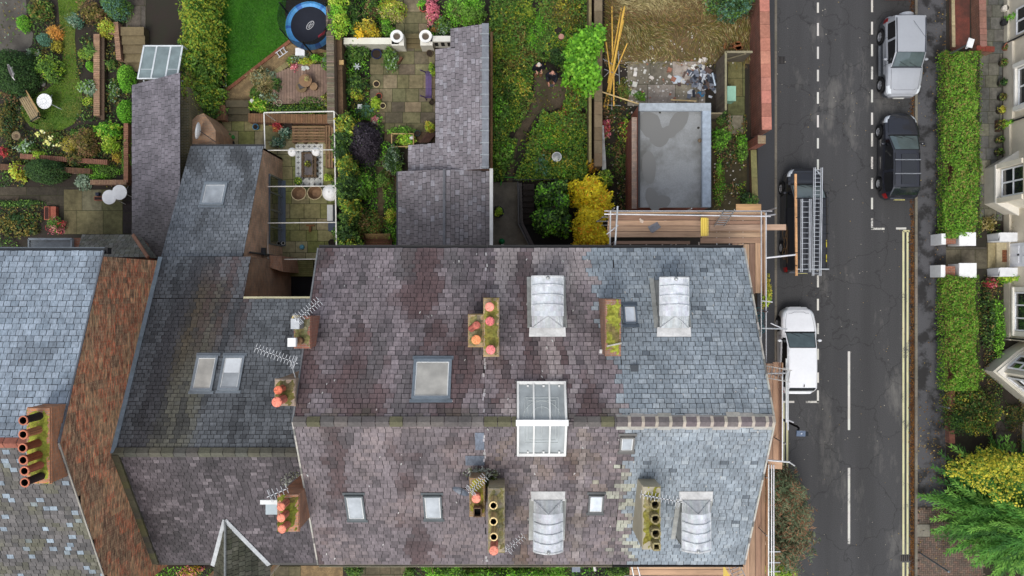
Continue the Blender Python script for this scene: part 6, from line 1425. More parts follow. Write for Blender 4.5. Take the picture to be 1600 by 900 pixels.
S(633, 218, 16, .7, PP('bright', 'lime'), .1, 'lettuce like plants growing inside the timber frame', ry=11); S(671, 198, 8, .8, PP('lime', 'yel'), .12, 'yellow leaved plant by the slate extension corner', aspect=.3); S(612, 252, 17, 1.2, PP('mid', 'silver', 'dark'), .1, 'green bush below the timber frame', ry=26); S(600, 282, 12, .8, PP('mid', 'olive'), .09, 'low green bush above the shady path', ry=15)
S(566, 288, 22, 1.3, PP('mid', 'bright', 'dark'), .13, 'ferny green shrub below the purple bush', ry=22, aspect=.3); S(576, 350, 22, 1.1, PP('mid', 'olive', 'brown'), .1, 'rusty tipped hydrangea beside the shady path', ry=24); S(612, 338, 11, .8, PP('yel', 'lime'), .08, 'pale yellow bush against the slate extension', ry=13); S(612, 366, 12, .7, PP('bright', 'mid'), .1, 'bright leafy plant near the wooden bench', ry=14)
S(675, 108, 5, .8, PP('mid', 'lime'), .08, 'climbing rose beside the purple bench', ry=10)
# overgrown garden C
L = Leaves(); n_ = 34000
q = np.stack([RNG.uniform(P(766, 0).x, P(916, 0).x, n_), RNG.uniform(P(0, 284).y, P(0, -30).y, n_), np.zeros(n_)], 1)
pxs, pys = 800+q[:, 0]*31.1, 450-q[:, 1]*31.1
path = ((pxs-858)/26)**2+((pys-140)/42)**2 < 1; t_ = np.clip((pys-170)/110, 0, 1); path |= (np.abs(pxs-(838-t_*42)) < 8+3*(1-t_)) & (pys > 165)
hgt = vn(q, .9, 4)*.9+vn(q, 2.6, 5)*.35; keep = (~path | (RNG.random(n_) < .07)) & (vn(q, 1.7, 6) > .14); q = q[keep]; h_ = np.where(path[keep], .03, hgt[keep]*RNG.random(keep.sum())**.4); q[:, 2] = .02+h_
mask2 = (pxs[keep] > 820) & (pxs[keep] < 905) & (pys[keep] < 95); q[mask2, 2] *= .25
L.add(q, np.array([[0, 0, 1.]])+RNG.normal(size=(len(q), 3))*.5, .11, pal_cols(q, PP('mixy', 'mid', 'olive'), 8, 1.2), .55); L.build('weeds', label='tangled weeds covering the overgrown garden', cat='weeds', kind='stuff')
for (x, y, r, ry, h, p_, s_, lb) in ((790, 55, 26, 46, 1.6, PP('mixy', 'mid'), .1, 'tall yellow green thicket by the slate extension at the top'), (812, 15, 24, 22, 1.3, PP('mixy'), .1, 'yellowish thicket at the top of the overgrown garden'),
   (806, 130, 26, 30, 1.4, PP('yel', 'mixy', 'mid'), .1, 'yellow autumn thicket left of the white haired person'), (782, 180, 16, 30, 1.3, PP('bright', 'mid'), .12, 'fresh green bush beside the extension wall'), (787, 240, 18, 24, 1.2, PP('bright', 'mid'), .15, 'big leaved green plant by the white gutter'),
   (850, 215, 34, 26, 1.0, PP('mixy', 'bright'), .1, 'broad green patch beside the narrow earth path'), (882, 190, 26, 20, .9, PP('mid', 'olive', 'red'), .1, 'reddish brambles beyond the earth path'), (846, 262, 20, 18, 1.1, PP('blue', 'mid'), .12, 'grey green shrub above the sunken area'), (880, 252, 24, 18, .9, PP('olive', 'yel', 'mid'), .1, 'yellow tipped bush near the round metal lid'),
   (872, 88, 16, 14, .8, PP('dark'), .09, 'dark green clump behind the two people'), (884, 20, 24, 24, 1.0, PP('mid', 'olive', 'yel'), .1, 'olive bush near the top of the dividing wall'), (900, 150, 12, 26, .8, PP('olive', 'brown', 'red'), .1, 'russet brambles along the dividing wall'), (836, 48, 20, 30, .35, PP('mid', 'bright'), .08, 'low grassy patch at the top of the overgrown garden'), (882, 275, 14, 10, .9, PP('bright', 'mid'), .1, 'small bright bush above the sunken area')):
    S(x, y, r, h, p_, s_, lb, ry=ry, rough=.4, dens=.8)
# understory that fills the beds between the shrubs
def cover(label, rects, n_, pal, size, h, seed, thr=.3, name='undergrowth'):
    L = Leaves(); A_ = sum((r[2]-r[0])*(r[3]-r[1]) for r in rects)
    for (x0, y0, x1, y1) in rects:
        m_ = int(n_*(x1-x0)*(y1-y0)/A_); q = np.stack([(RNG.uniform(x0, x1, m_)-800)*40/FPX, (450-RNG.uniform(y0, y1, m_))*40/FPX, np.zeros(m_)], 1); q = q[vn(q, 1.6, seed) > thr]
        q[:, 2] = .03+h*vn(q, 1.1, seed+1)*RNG.random(len(q))**.5; L.add(q, np.array([[0, 0, 1.]])+RNG.normal(size=(len(q), 3))*.5, size, pal_cols(q, pal, seed, 1.3, .35), .5)
    L.build(name, label=label, cat='undergrowth', kind='stuff')
cover('low dark green growth between the shrubs of the far left garden', [(0, 130, 40, 292), (54, 10, 88, 130), (40, 205, 130, 262), (120, 20, 155, 190), (168, 60, 206, 200), (120, 195, 206, 262), (0, 322, 70, 390)], 9000, PP('mid', 'dark', 'olive', 'dark'), .1, .35, 21)
cover('dense green growth filling the beds left of the flagged garden', [(540, -10, 618, 58), (543, 70, 578, 190), (560, 240, 590, 390), (600, 222, 622, 390), (668, 20, 705, 56), (545, 180, 600, 260)], 11000, PP('mid', 'dark', 'bright', 'dark', 'olive'), .1, .6, 33, .2)
cover('green growth along the deck and patio borders', [(426, 160, 524, 186), (350, 100, 356, 160), (392, 112, 432, 168), (450, 84, 524, 104), (300, 160, 345, 190)], 4200, PP('mid', 'dark', 'olive', 'silver'), .09, .4, 35, .25)
cover('weeds and brambles around the flat roofed garage', [(945, 165, 992, 330), (1114, 180, 1165, 330), (950, 90, 990, 165)], 4500, PP('mid', 'olive', 'brown', 'dark', 'mixy'), .1, .35, 37, .42)
cover('dark planting in the front beds at the bottom edge', [(240, 884, 385, 905), (640, 884, 985, 905)], 2500, PP('mid', 'dark', 'bright'), .1, .5, 39, .25)
cover('low planting beside the right hand garden path', [(1533, 430, 1566, 620), (1540, 336, 1560, 365), (1570, 620, 1640, 700)], 2500, PP('mid', 'dark', 'olive', 'brown'), .09, .35, 41, .35)
# trees
def tree(label, px, py, h, blobs, pal, size, cat='tree', trunk=C(72, 60, 48), dens=1., name='tree', aspect=.55, rough=.4):
    g = G(px, py); t = thing(name, label, cat, (g[0], g[1], 0)); s = MB(trunk, 'wood')
    top = Vector((g[0], g[1], h*.7)); s.tube((g[0], g[1], 0), top, .09, 8, r2=.04); L = Leaves()
    for (bx, by, rx, ry, z0, hh, n_) in blobs:
        c = P(bx, by, z0+hh*.5); s.tube((g[0], g[1], h*.3), (c.x, c.y, z0+hh*.4), .035, 5, r2=.012)
        dome(L, (c.x, c.y, z0), rx*38/FPX, ry*38/FPX, hh, int(n_*dens), pal, size, rough=rough, aspect=aspect, zmin=-.5)
    s.build('trunk', t); L.build('crown', t); return t
tree('golden autumn tree beside the sunken area', 925, 330, 3.6, [(924, 350, 26, 34, .8, 2.4, 4200), (918, 300, 26, 26, .9, 2.5, 3000), (926, 372, 28, 16, .6, 1.8, 2000), (938, 320, 18, 18, 1.0, 2.2, 1400)], Lc((214, 176, 30), (226, 196, 40), (196, 176, 34), (172, 160, 32), (206, 190, 50), (222, 150, 40)), .11)
tree('bright green maple sapling over the dividing wall', 920, 95, 4.0, [(912, 75, 26, 22, 1.6, 1.8, 1300), (904, 108, 20, 22, 1.4, 1.8, 1100), (930, 60, 16, 22, 1.6, 1.6, 800), (922, 118, 18, 26, 1.4, 1.6, 900)], Lc((92, 146, 36), (108, 162, 44), (74, 124, 34), (126, 172, 56)), .15, aspect=.7)
tree('dark green shrubby tree in the sunken area', 862, 330, 3.4, [(852, 306, 18, 20, .4, 2.2, 900), (874, 318, 16, 22, .3, 2.3, 900), (856, 345, 24, 24, .3, 2.2, 1500), (880, 350, 14, 20, .2, 2., 700), (870, 295, 20, 12, .5, 1.8, 500)], PP('mid', 'dark', 'bright'), .14)
S(945, 280, 14, 1.6, PP('lime', 'mid'), .12, 'pale green bush above the golden tree', ry=16); S(925, 258, 12, 1.2, PP('gold', 'orange'), .1, 'orange bush at the end of the dividing wall', ry=9)
# plot D
L = Leaves(); n_ = 26000
q = np.stack([RNG.uniform(P(945, 0).x, P(1172, 0).x, n_), RNG.uniform(P(0, 108).y, P(0, -40).y, n_), np.zeros(n_)], 1)
pys = 450-q[:, 1]*31.1; pxs = 800+q[:, 0]*31.1; bare = np.exp(-((pxs-1070)/36)**2-((pys-66)/30)**2); keep = (RNG.random(n_) < np.clip((108-pys)/50, 0, 1)*(1-.75*bare)); q = q[keep]; q[:, 2] = .04+.3*vn(q, 1.3, 4)*RNG.random(len(q))
ang = vn(q, .8, 12)*7; tg = np.stack([np.cos(ang), np.sin(ang)+.3, .15*np.ones(len(q))], 1)
L.add(q, np.array([[0, 0, 1.]])+RNG.normal(size=(len(q), 3))*.35, .24, pal_cols(q, PP('straw', 'olive', 'brown', 'straw'), 8, .7), .09, tg+RNG.normal(size=(len(q), 3))*.35); L.build('dry_grass', label='long dry grass lying over the plot', cat='grass', kind='stuff')
sheet('dry_ground', [poly([(945, -60), (1172, -60), (1172, 100), (945, 100)])], .006, C(110, 94, 66), 'ground'); sheet('dry_ground', [poly([(1112, 190), (1166, 190), (1168, 330), (1112, 330)])], .006, C(66, 60, 40), 'ground')
S(1148, 8, 38, 1.9, PP('dark', 'blue', 'mid'), .1, 'large dark green laurel by the street wall', ry=24, n=5500); S(1128, 217, 16, .9, PP('bright', 'mid'), .1, 'bright green bush right of the flat roof', ry=18); S(1160, 232, 10, .8, PP('bright', 'mid'), .1, 'green bush against the street wall end', ry=22); S(1124, 290, 9, .3, PP('bright', 'olive'), .07, 'mossy green strip along the flat roof', ry=40); S(1172, 312, 14, .8, PP('dark', 'mid'), .1, 'dark weeds beside the scaffold corner', ry=12)
S(1000, 150, 10, .3, PP('mid', 'bright'), .08, 'green weeds on the broken concrete', ry=8); S(974, 140, 9, .4, PP('mid', 'olive'), .08, 'weeds beside the timber bundle', ry=20); S(1127, 180, 9, .4, PP('mid', 'dark'), .08, 'weeds at the foot of the tall timber fence', ry=16)
S(975, 205, 10, .8, PP('mid', 'lime', 'red'), .11, 'thin rose bush left of the flat roof', ry=24, dens=.35); S(948, 200, 8, .9, PP('mid', 'red', 'pink'), .11, 'pink flowered plant by the white sheet', ry=16, dens=.5); S(955, 165, 16, .5, PP('dark', 'brown'), .1, 'brown brambles under the timber bundle', ry=24, dens=.4); S(968, 250, 14, .5, PP('dark', 'brown', 'mid'), .1, 'shaded brambles left of the flat roof', ry=40, dens=.35)
S(1198, 455, 6, 1.0, PP('lime', 'yel'), .08, 'yellow green plant seen between the scaffold tubes', ry=26)
# big spiky bush by the left pavement
tree('spiky grey green and russet bush leaning over the left pavement', 1200, 790, 3., [(1222, 765, 28, 34, .4, 2.3, 4200), (1234, 800, 28, 34, .4, 2.2, 4200), (1238, 838, 28, 26, .3, 2.0, 3000), (1225, 862, 24, 24, .3, 1.8, 2400)], PAL['coralb'], .19, aspect=.2, rough=.55, name='bush', cat='bush')
S(1225, 893, 26, 1.3, PP('mid', 'lime'), .12, 'yellow green shrub at the foot of the spiky bush', ry=12, aspect=.3); S(1210, 870, 9, 1.0, PP('lime', 'yel'), .09, 'small yellow shrub under the front scaffold tubes', ry=14)
# bottom front gardens
S(770, 894, 56, 1.6, PP('mid', 'bright', 'dark'), .11, 'long leafy hedge under the front eaves in the middle', ry=14, n=5200); S(860, 894, 34, 1.4, PP('mid', 'bright'), .1, 'second leafy hedge section under the lead dormer', ry=14, n=3000); S(690, 892, 40, 1.5, PP('bright', 'mid'), .1, 'fresh green shrub under the front eaves', ry=12, n=2600); S(552, 892, 16, 1.1, PP('dark', 'mid'), .1, 'dark bush right of the gravel strip', ry=12); S(300, 896, 22, 1.0, PP('pink', 'yel', 'dark'), .1, 'yellow and pink flowering bush by the front gablet', ry=10, dens=.7); S(968, 894, 20, 1.0, PP('dark', 'mid'), .1, 'dark green bush at the scaffold corner', ry=12); S(640, 896, 10, .7, PP('mid'), .09, 'small plant beside the front path', ry=8)
# right side hedges
def boxhedge(label, x0, y0, x1, y1, h, pal, n_, name='hedge'):
    a, b_ = P(x0, y1, h), P(x1, y0, h); L = Leaves(); nt_ = int(n_*.72)
    q = np.stack([RNG.uniform(a.x, b_.x, nt_), RNG.uniform(a.y, b_.y, nt_), np.zeros(nt_)], 1); ex = .3*(vn(q, 1.2, 3)-.55); q[:, 0] += ex*2*(q[:, 0]-(a.x+b_.x)/2)/((b_.x-a.x)/2); ed = np.minimum(np.abs(q[:, 0]-a.x), np.abs(b_.x-q[:, 0])); ed2 = np.minimum(np.abs(q[:, 1]-a.y), np.abs(b_.y-q[:, 1])); ed = np.minimum(ed, ed2); q[:, 2] = h-.3*RNG.random(nt_)**1.5+.42*(vn(q, 1.1, 2)-.5)+.26*(vn(q, 4., 6)-.5)-.3*np.exp(-ed/.12)
    L.add(q, np.array([[0, 0, 1.]])+RNG.normal(size=(nt_, 3))*.45, .085, pal_cols(q, pal, 7, 1.1, .3, .5), .6)
    for sx in (a.x, b_.x):
        m_ = n_//7; q = np.stack([sx+RNG.normal(size=m_)*.04, RNG.uniform(a.y, b_.y, m_), RNG.uniform(.35, h, m_)], 1); q[:, 0] += .08*(vn(q, 2., 5)-.5)
        L.add(q, np.array([[np.sign(sx-(a.x+b_.x)/2), 0, .3]])+RNG.normal(size=(m_, 3))*.4, .08, pal_cols(q, pal, 7, 2.), .6)
    return L.build(name, label=label, cat='hedge')
HP = [mul(c, .95) for c in Lc((84, 126, 38), (98, 142, 42), (62, 96, 32), (110, 150, 50), (124, 118, 62), (88, 132, 38), (76, 116, 36))]
h1 = boxhedge('clipped light green hedge on the right pavement, upper length', 1481, 76, 1534, 372, 1.3, HP, 26000)
h2 = boxhedge('clipped light green hedge on the right pavement, below the white gate piers', 1481, 430, 1531, 612, 1.3, HP, 17000)
S(1520, 640, 44, 1.7, PP('mid', 'olive', 'dark', 'mid', 'yel'), .1, 'olive and yellow bush below the lower clipped hedge', ry=44, n=7000); S(1545, 500, 12, .7, PP('mid', 'dark', 'olive'), .1, 'narrow flower bed plants beside the lower hedge', ry=58, dens=.6); S(1562, 510, 9, .7, PP('bright', 'mid'), .09, 'green climbing plant at the foot of the cream wall', ry=50, dens=.8)
S(1548, 442, 10, .8, PP('pink', 'red', 'mid'), .09, 'pink flowering bush beside the white porch', ry=8); S(1580, 436, 14, 1.0, PP('lime', 'bright'), .1, 'green vine creeping on the porch wall', ry=8); S(1545, 349, 12, .6, PP('olive', 'straw'), .09, 'pale dried plant above the porch', ry=12, dens=.6); S(1530, 30, 4, .5, PP('bright'), .07, 'thin green strip of weeds beside the brick wall', ry=30); S(1590, 350, 10, 1.2, PP('olive', 'brown'), .08, 'twiggy bush on the wall between bay and porch', dens=.3)
S(1590, 650, 20, .5, PP('dark', 'olive'), .08, 'dark ground cover below the angular bay', ry=20, dens=.4)
# trees bottom right
g = G(1515, 775); t = thing('conifer', 'large feathery green conifer in the bottom right corner', 'tree', (24.2, -11.0, 0)); s = MB(C(78, 62, 48), 'wood'); s.tube((24.2, -11, 0), (24.2, -11, 5.2), .16, 9, r2=.03); s.build('trunk', t)
L = Leaves(); nf = 400
for k in range(nf):
    f_ = k/nf; z = .5+5.0*f_**1.15; a = k*2.39996+random.uniform(-.3, .3); R = (3.35+.5*max(0, math.cos(a-2.3)))*(1-(z/6.8)**1.4)*random.uniform(.75, 1.15); sw = random.uniform(-.35, .35)
    d0 = np.array([math.cos(a), math.sin(a), 0.]); m_ = 15
    u = np.linspace(.3, 1, m_); ang = a+sw*u; pos = np.stack([24.2+R*u*np.cos(ang), -11.+R*u*np.sin(ang), z+.3*np.sin(u*PI*.75)-.3*u*u+random.uniform(-.15, .15)], 1)
    dr = np.stack([np.cos(ang+sw*.6), np.sin(ang+sw*.6), -.25*u], 1); sd_ = np.stack([-dr[:, 1], dr[:, 0], np.zeros(m_)], 1)
    shade = mul(random.choice(PAL['conifer']), random.uniform(.8, 1.2))
    for sg in (-1, 0, 1):
        ln = (.62-.36*u)*(.6+.4*R/3.3); tg = sd_*sg*.62+dr*.8; pc = pos+tg*(ln*.42)[:, None]
        for q_ in range(2):
            pj = pc+RNG.normal(size=(m_, 3))*np.array([.035, .035, .03]); cc = np.array(shade)*(1+(RNG.random((m_, 1))-.5)*.45)+np.array([.02, .03, 0])*np.clip(u-.6, 0, 1)[:, None]*2
            L.add(pj, np.array([[0, 0, 1.]])+RNG.normal(size=(m_, 3))*.22, ln*(1.0 if q_ == 0 else .7), cc, .2, tg+RNG.normal(size=(m_, 3))*.18)
L.build('crown', t)
tree('yellow leaved tree mingled with the big conifer', 1555, 700, 4.6, [(1530, 728, 26, 14, 3.4, 1.3, 900), (1565, 720, 28, 14, 3.8, 1.4, 1300), (1596, 738, 20, 24, 3.9, 1.5, 1300), (1498, 738, 14, 12, 3.0, 1.1, 320), (1548, 758, 28, 16, 3.9, 1.1, 300), (1575, 775, 22, 12, 4.1, 1.2, 150)], Lc((150, 150, 46), (170, 164, 50), (112, 128, 40), (186, 176, 66), (90, 112, 40)), .095, aspect=.75, rough=.6)
# ================= right-hand houses
FX = 24.8; CR = C(214, 204, 184)
tR = thing('rendered_house', 'cream rendered house with white bay windows on the right', 'house', (FX, 3, 0)); tR2 = thing('rendered_house', 'cream rendered house with an angular bay, lower right', 'house', (FX, -6, 0)); tR3 = thing('rendered_house', 'pale stone coloured house at the top right corner', 'house', (FX, 14, 0))
s = MB(CR, 'render'); s.box(FX, 1.0, 0, 33, 8.35, 8.5); s.box(FX, -2.6, 0, 33, .999, 8.5); 
bay = [(FX+.02, 6.66), (23.72, 5.98), (23.72, 4.21), (FX+.02, 3.6)]
s.prism(bay, 0, .95, C(206, 200, 186)); s.prism([(FX, 6.72), (23.66, 6.02), (23.66, 4.17), (FX, 3.54)], .95, 1.06, C(226, 222, 212)); s.prism([(FX+.3, 6.5), (23.95, 5.9), (23.95, 4.3), (FX+.3, 3.75)], 1.06, 3.0, C(222, 216, 200)); s.prism([(FX, 6.72), (23.75, 6.02), (23.75, 4.17), (FX, 3.54)], 3.0, 3.2, C(214, 204, 184))
s.build('wall', tR)
def win(parent, x, y0, y1, z0, z1, nrm=(-1, 0), name='window', bars=1):
    f = MB(C(236, 238, 240), 'white'); w_ = .07
    f.box(x-.06, y0, z0, x+.02, y1, z0+w_); f.box(x-.06, y0, z1-w_, x+.02, y1, z1); f.box(x-.059, y0, z0, x+.02, y0+w_, z1); f.box(x-.059, y1-w_, z0, x+.02, y1, z1)
    for k in range(bars): yy_ = y0+(y1-y0)*(k+1)/(bars+1); f.box(x-.058, yy_-.035, z0+w_, x+.02, yy_+.035, z1-w_)
    f.box(x-.055, y0+w_, (z0+z1)/2-.03, x+.02, y1-w_, (z0+z1)/2+.03); o = f.build(name, parent)
    g = MB(mat='glass_dark'); g.box(x-.02, y0+w_, z0+w_, x-.005, y1-w_, z1-w_); g.build('pane', o); return o
win(tR, 23.93, 4.42, 5.78, 1.15, 2.95); 
sl = MB(C(222, 214, 196), 'render'); sl.box(23.5, 4.15, 1.75, 23.96, 4.4, 1.95) if False else None
for (ya, yb_) in ((5.82, 6.05), (4.15, 4.38)): sl = MB(C(222, 214, 196), 'render'); sl.box(23.68, ya, 1.06, 23.97, yb_, 3.0); sl.build('bay_pier', tR)
win(tR, FX, -2.1, -.2, .8, 2.8, bars=2); sl = MB(C(224, 220, 208), 'white'); sl.box(FX-.16, -2.35, .7, FX, .05, .8); sl.box(FX-.08, -2.35, .8, FX, -2.12, 2.9); sl.box(FX-.08, -.18, .8, FX, .05, 2.9); sl.build('window_surround', tR)
s = MB(C(204, 196, 178), 'render'); s.box(FX-.1, -2.6, 0, FX, 8.35, .45); s.build('plinth', tR)
win(tR, FX, 8.9, 10.9, .95, 2.8, bars=1) if False else None
s = MB(CR, 'render'); s.box(FX, 8.36, 0, 33, 12.2, 8.5, C(218, 208, 188)); s.box(FX-.12, 8.36, 0, FX, 12.2, .7, C(206, 198, 182)); s.build('wall', tR3)
s = MB(CR, 'render'); s.box(FX, 12.21, 0, 33, 22, 8.5, C(212, 204, 186)); s.box(FX-.1, 12.21, 0, FX, 22, .3, C(196, 190, 172)); s.build('wall', tR3)
win(tR3, FX, 12.4, 13.7, .9, 2.8); win(tR3, FX-.02, 8.9, 10.7, 1.1, 2.9, bars=1)
sl = MB(C(228, 226, 218), 'white'); sl.box(FX-.28, 8.65, 1.0, FX-.0, 8.86, 2.9); sl.box(FX-.28, 10.75, 1.0, FX, 10.95, 2.9); sl.box(FX-.2, 8.87, .95, FX, 10.74, 1.05); sl.build('window_surround', tR3)
for (h, y) in ((tR3, 8.25), (tR3, 12.25), (tR, -2.5)):
    d = MB(C(40, 40, 42), 'plastic'); d.tube((FX-.07, y, 0), (FX-.07, y, 6.5), .045, 7); d.build('downpipe', h)
s = MB(CR, 'render'); s.box(25.6, -18, 0, 33, -2.61, 8.5)
b2 = [(25.6, -2.62), (FX, -3.1), (23.62, -4.1), (25.6, -5.75)]
s.prism(b2, 0, .9, C(208, 204, 190)); s.prism([(25.6, -2.7), (FX+.05, -3.2), (23.78, -4.12), (25.6, -5.6)], .9, 1.0, C(228, 224, 214)); s.prism([(25.6, -2.9), (FX+.25, -3.35), (24.1, -4.12), (25.6, -5.3)], 1.0, 3.1, C(220, 214, 198)); s.build('wall', tR2)
for p, q in (((FX+.1, -3.38), (24.3, -3.95)), ((24.3, -4.32), (25.3, -5.15))):
    p, q = Vector((*p, 0)), Vector((*q, 0)); d = (q-p).normalized(); n_ = Vector((-abs(d.y), -d.x*(1 if d.y < 0 else 1), 0)); n_ = Vector((d.y, -d.x, 0)); n_ = n_ if n_.x < 0 else -n_
    o_ = n_*.08
    f = MB(C(236, 238, 240), 'white'); 
    for z in (1.1, 1.95, 2.85): f.beam(p+o_+Vector((0, 0, z)), q+o_+Vector((0, 0, z)), .08, .08)
    for u in (0, .5, 1): r_ = p+(q-p)*u+o_; f.box(r_.x-.04, r_.y-.04, 1.1, r_.x+.04, r_.y+.04, 2.85)
    o = f.build('bay_window', tR2); g = MB(mat='glass_dark'); g.beam(p+o_*.8+Vector((0, 0, 1.97)), q+o_*.8+Vector((0, 0, 1.97)), .02, 1.7); g.build('pane', o)
# roofs for the street's right-hand houses, outside the frame but real
for tt, ya, yb_ in ((tR, -2.6, 8.35), (tR3, 8.36, 22), (tR2, -18, -2.61)):
    s = MB(C(96, 98, 102), 'slate'); s.mesh([(FX-.3, ya, 8.4), (FX-.3, yb_, 8.4), (29, yb_, 11.3), (29, ya, 11.3), (33.2, ya, 8.4), (33.2, yb_, 8.4)], [(0, 1, 2, 3), (3, 2, 5, 4)]); 
    # eaves kept clear of the camera's view of the facade
    s.v = [(x+.35 if x < 25 else x, y, z) for x, y, z in s.v]; s.build('roof', tt)
# porch
for y0, y1 in ((2.28, 2.72), (.56, 1.0)):
    t = MB(C(232, 234, 236), 'white')
    t.prism([(23.9+.2*(1-math.cos(a)), (y0+y1)/2+(y1-y0)/2*math.sin(a)*0+(y0-y1)/2*math.cos(a*2)) for a in (0,)]+[(23.86, y0+.05), (23.95, y0), (25.3, y0), (25.3, y1), (23.95, y1), (23.86, y1-.05)][0:], 0, .95); t.build('porch_wall', tR)
t = MB(C(176, 160, 124)); t.box(23.85, 1.01, 0, 24.2, 2.27, .12, C(150, 138, 104)); t.box(24.2, 1.01, 0, FX+.3, 2.27, .24, C(176, 164, 132)); t.build('doorstep', tR)
t = MB(C(228, 230, 236), 'white'); t.box(FX-.06, 1.05, .24, FX-.01, 2.2, 2.4); 
for z in (.5, 1.4): t.box(FX-.08, 1.2, z, FX-.05, 1.55, z+.65, C(240, 242, 246)); t.box(FX-.08, 1.7, z, FX-.05, 2.05, z+.65, C(240, 242, 246))
d_ = t.build('front_door', tR); t = MB(C(50, 50, 54), 'metal'); t.sphere((FX-.11, 1.62, 1.15), .05, 8); t.build('door_knob', d_)
c = P(1572, 400, .25); t = MB(C(120, 72, 46)); t.box(c.x-.19, c.y-.3, .245, c.x+.19, c.y+.3, .262, C(120, 74, 48)); 
for k in range(4): 
    for j in range(3): t.obox((c.x-.11+.11*j, c.y-.2+.135*k, .266), (.07, .03, .006), rot=(k+j)%2*1.2, col=C(50, 34, 28))
t.build('doormat', label='rust brown patterned doormat before the white front door', cat='doormat')
# gate piers
for k, (x0, x1, y0, y1, l) in enumerate(((1471, 1497, 365, 382, 'upper'), (1500, 1524, 364, 383, 'upper'), (1470, 1496, 414, 433, 'lower'), (1500, 1525, 412, 433, 'lower'))):
    a, b_ = P(x0, y1, 1.1), P(x1, y0, 1.1); w_ = MB(C(228, 230, 230), 'white'); side = 'street side' if k % 2 == 0 else 'house side'
    if k % 2 == 0: w_.box(a.x, a.y, 0, a.x+.22, b_.y, 1.1); w_.box(a.x+.23, a.y+.05, 0, b_.x, b_.y-.05, .9, C(150, 88, 66), 'brick', top=C(146, 92, 72)); lb = f'{"white fronted brick gate pier on the pavement, " + ("above" if k == 0 else "below")} the garden path'
    else: w_.box(a.x, a.y, 0, b_.x, b_.y, 1.0); w_.box(a.x-.03, a.y-.03, 1.0, b_.x+.03, b_.y+.03, 1.1, C(236, 238, 238)); lb = 'square white capped gate pier ' + ('above' if k == 1 else 'below') + ' the garden path'
    w_.build('gate_pier', label=lb, cat='gate pier')
# flower pots by the cream wall
potc = [C(70, 60, 50), C(60, 54, 46), C(58, 52, 46), C(66, 60, 48), C(84, 62, 50), C(56, 50, 44), C(60, 54, 48), C(150, 96, 76)]
PN = ['dark pot with a trailing plant, topmost beside the cream wall', 'second dark pot down the cream wall', 'third dark pot, holding a wispy plant', 'fourth pot with yellow green leaves', 'brown rectangular planter between round pots', 'sixth pot, just above the lowest one', 'lowest dark pot, close to the big bay window', 'rust coloured pot at the house junction']
for (x, y), c_, nmx in zip(((1569, 97), (1567, 129), (1567, 151), (1565, 172), (1563, 196), (1563, 218), (1562, 237), (1575, 73)), potc, PN):
    c = P(x, y, .3); t = thing('flower_pot', nmx, 'flower pot', (c.x, c.y, 0), group='pots along the cream wall'); s = MB(c_)
    if 'rect' in nmx: s.box(c.x-.12, c.y-.28, 0, c.x+.12, c.y+.28, .28); s.box(c.x-.1, c.y-.26, .27, c.x+.1, c.y+.26, .285, C(50, 40, 34))
    else: s.lathe((c.x, c.y, 0), [(.14, 0), (.2, .3), (.21, .33), (.17, .33), (.16, .27), (0, .28)], 16, [c_, mul(c_, 1.3), mul(c_, 1.3), c_, C(40, 32, 28)])
    s.build('pot', t); L = Leaves(); dome(L, (c.x, c.y, .28), .2, .2 if 'rect' not in nmx else .28, .22, 90, PP('olive', 'mid', 'dark') if 'yellow' not in nmx else PP('lime', 'yel'), .09); L.build('plant', t)
S(1580, 27, 6, .8, PP('bright'), .1, 'bright green plant against the top right house'); S(1574, 193, 6, .6, PP('bright', 'lime'), .1, 'fresh green plant at the foot of the cream wall')
for (x, y, lb, h) in ((1572, 12, 'white pot near the top right corner', .3), (1571, 34, 'black pot under the bright plant at the top right', .3), (1578, 708, 'round pale stone beside the yellow tree', .35)):
    c = P(x, y, h); s = MB(C(214, 208, 196) if 'black' not in lb else C(40, 40, 42)); s.lathe((c.x, c.y, 0), [(.12, 0), (.17, h*.7), (.15, h), (0, h)], 14); s.build('pot' if 'pot' in lb else 'stone_ball', label=lb, cat='pot' if 'pot' in lb else 'stone')
# sign poles
t = thing('sign_post', 'grey sign post with small white plate above the upper hedge', 'sign post', (*G(1466, 94), 0)); s = MB(C(110, 114, 116), 'metal'); a = G(1466, 94); s.tube((a[0], a[1], 0), (a[0], a[1], 2.75), .04, 7); s.build('post', t); s = MB(C(224, 226, 226), 'white'); s.obox((a[0]+.03, a[1]+.02, 2.75), (.28, .42, .04), rot=-.3); s.obox((a[0]+.03, a[1]+.02, 2.6), (.05, .4, .28), rot=-.3); s.build('sign_plate', t)
a = G(1436, 863); s = MB(C(110, 122, 132), 'metal'); s.tube((a[0], a[1], .1), (a[0], a[1], 2.7), .038, 8); s.lathe((a[0], a[1], 2.7), [(.05, 0), (.05, .04), (0, .06)], 8); s.build('steel_post', label='plain blue grey steel post on the herringbone paving', cat='post')
a = G(1466, 633); s = MB(C(140, 142, 144), 'metal'); s.tube((a[0], a[1], .1), (a[0], a[1], 1.0), .04, 8); s.build('bollard', label='slim grey bollard beside the olive bush', cat='bollard')
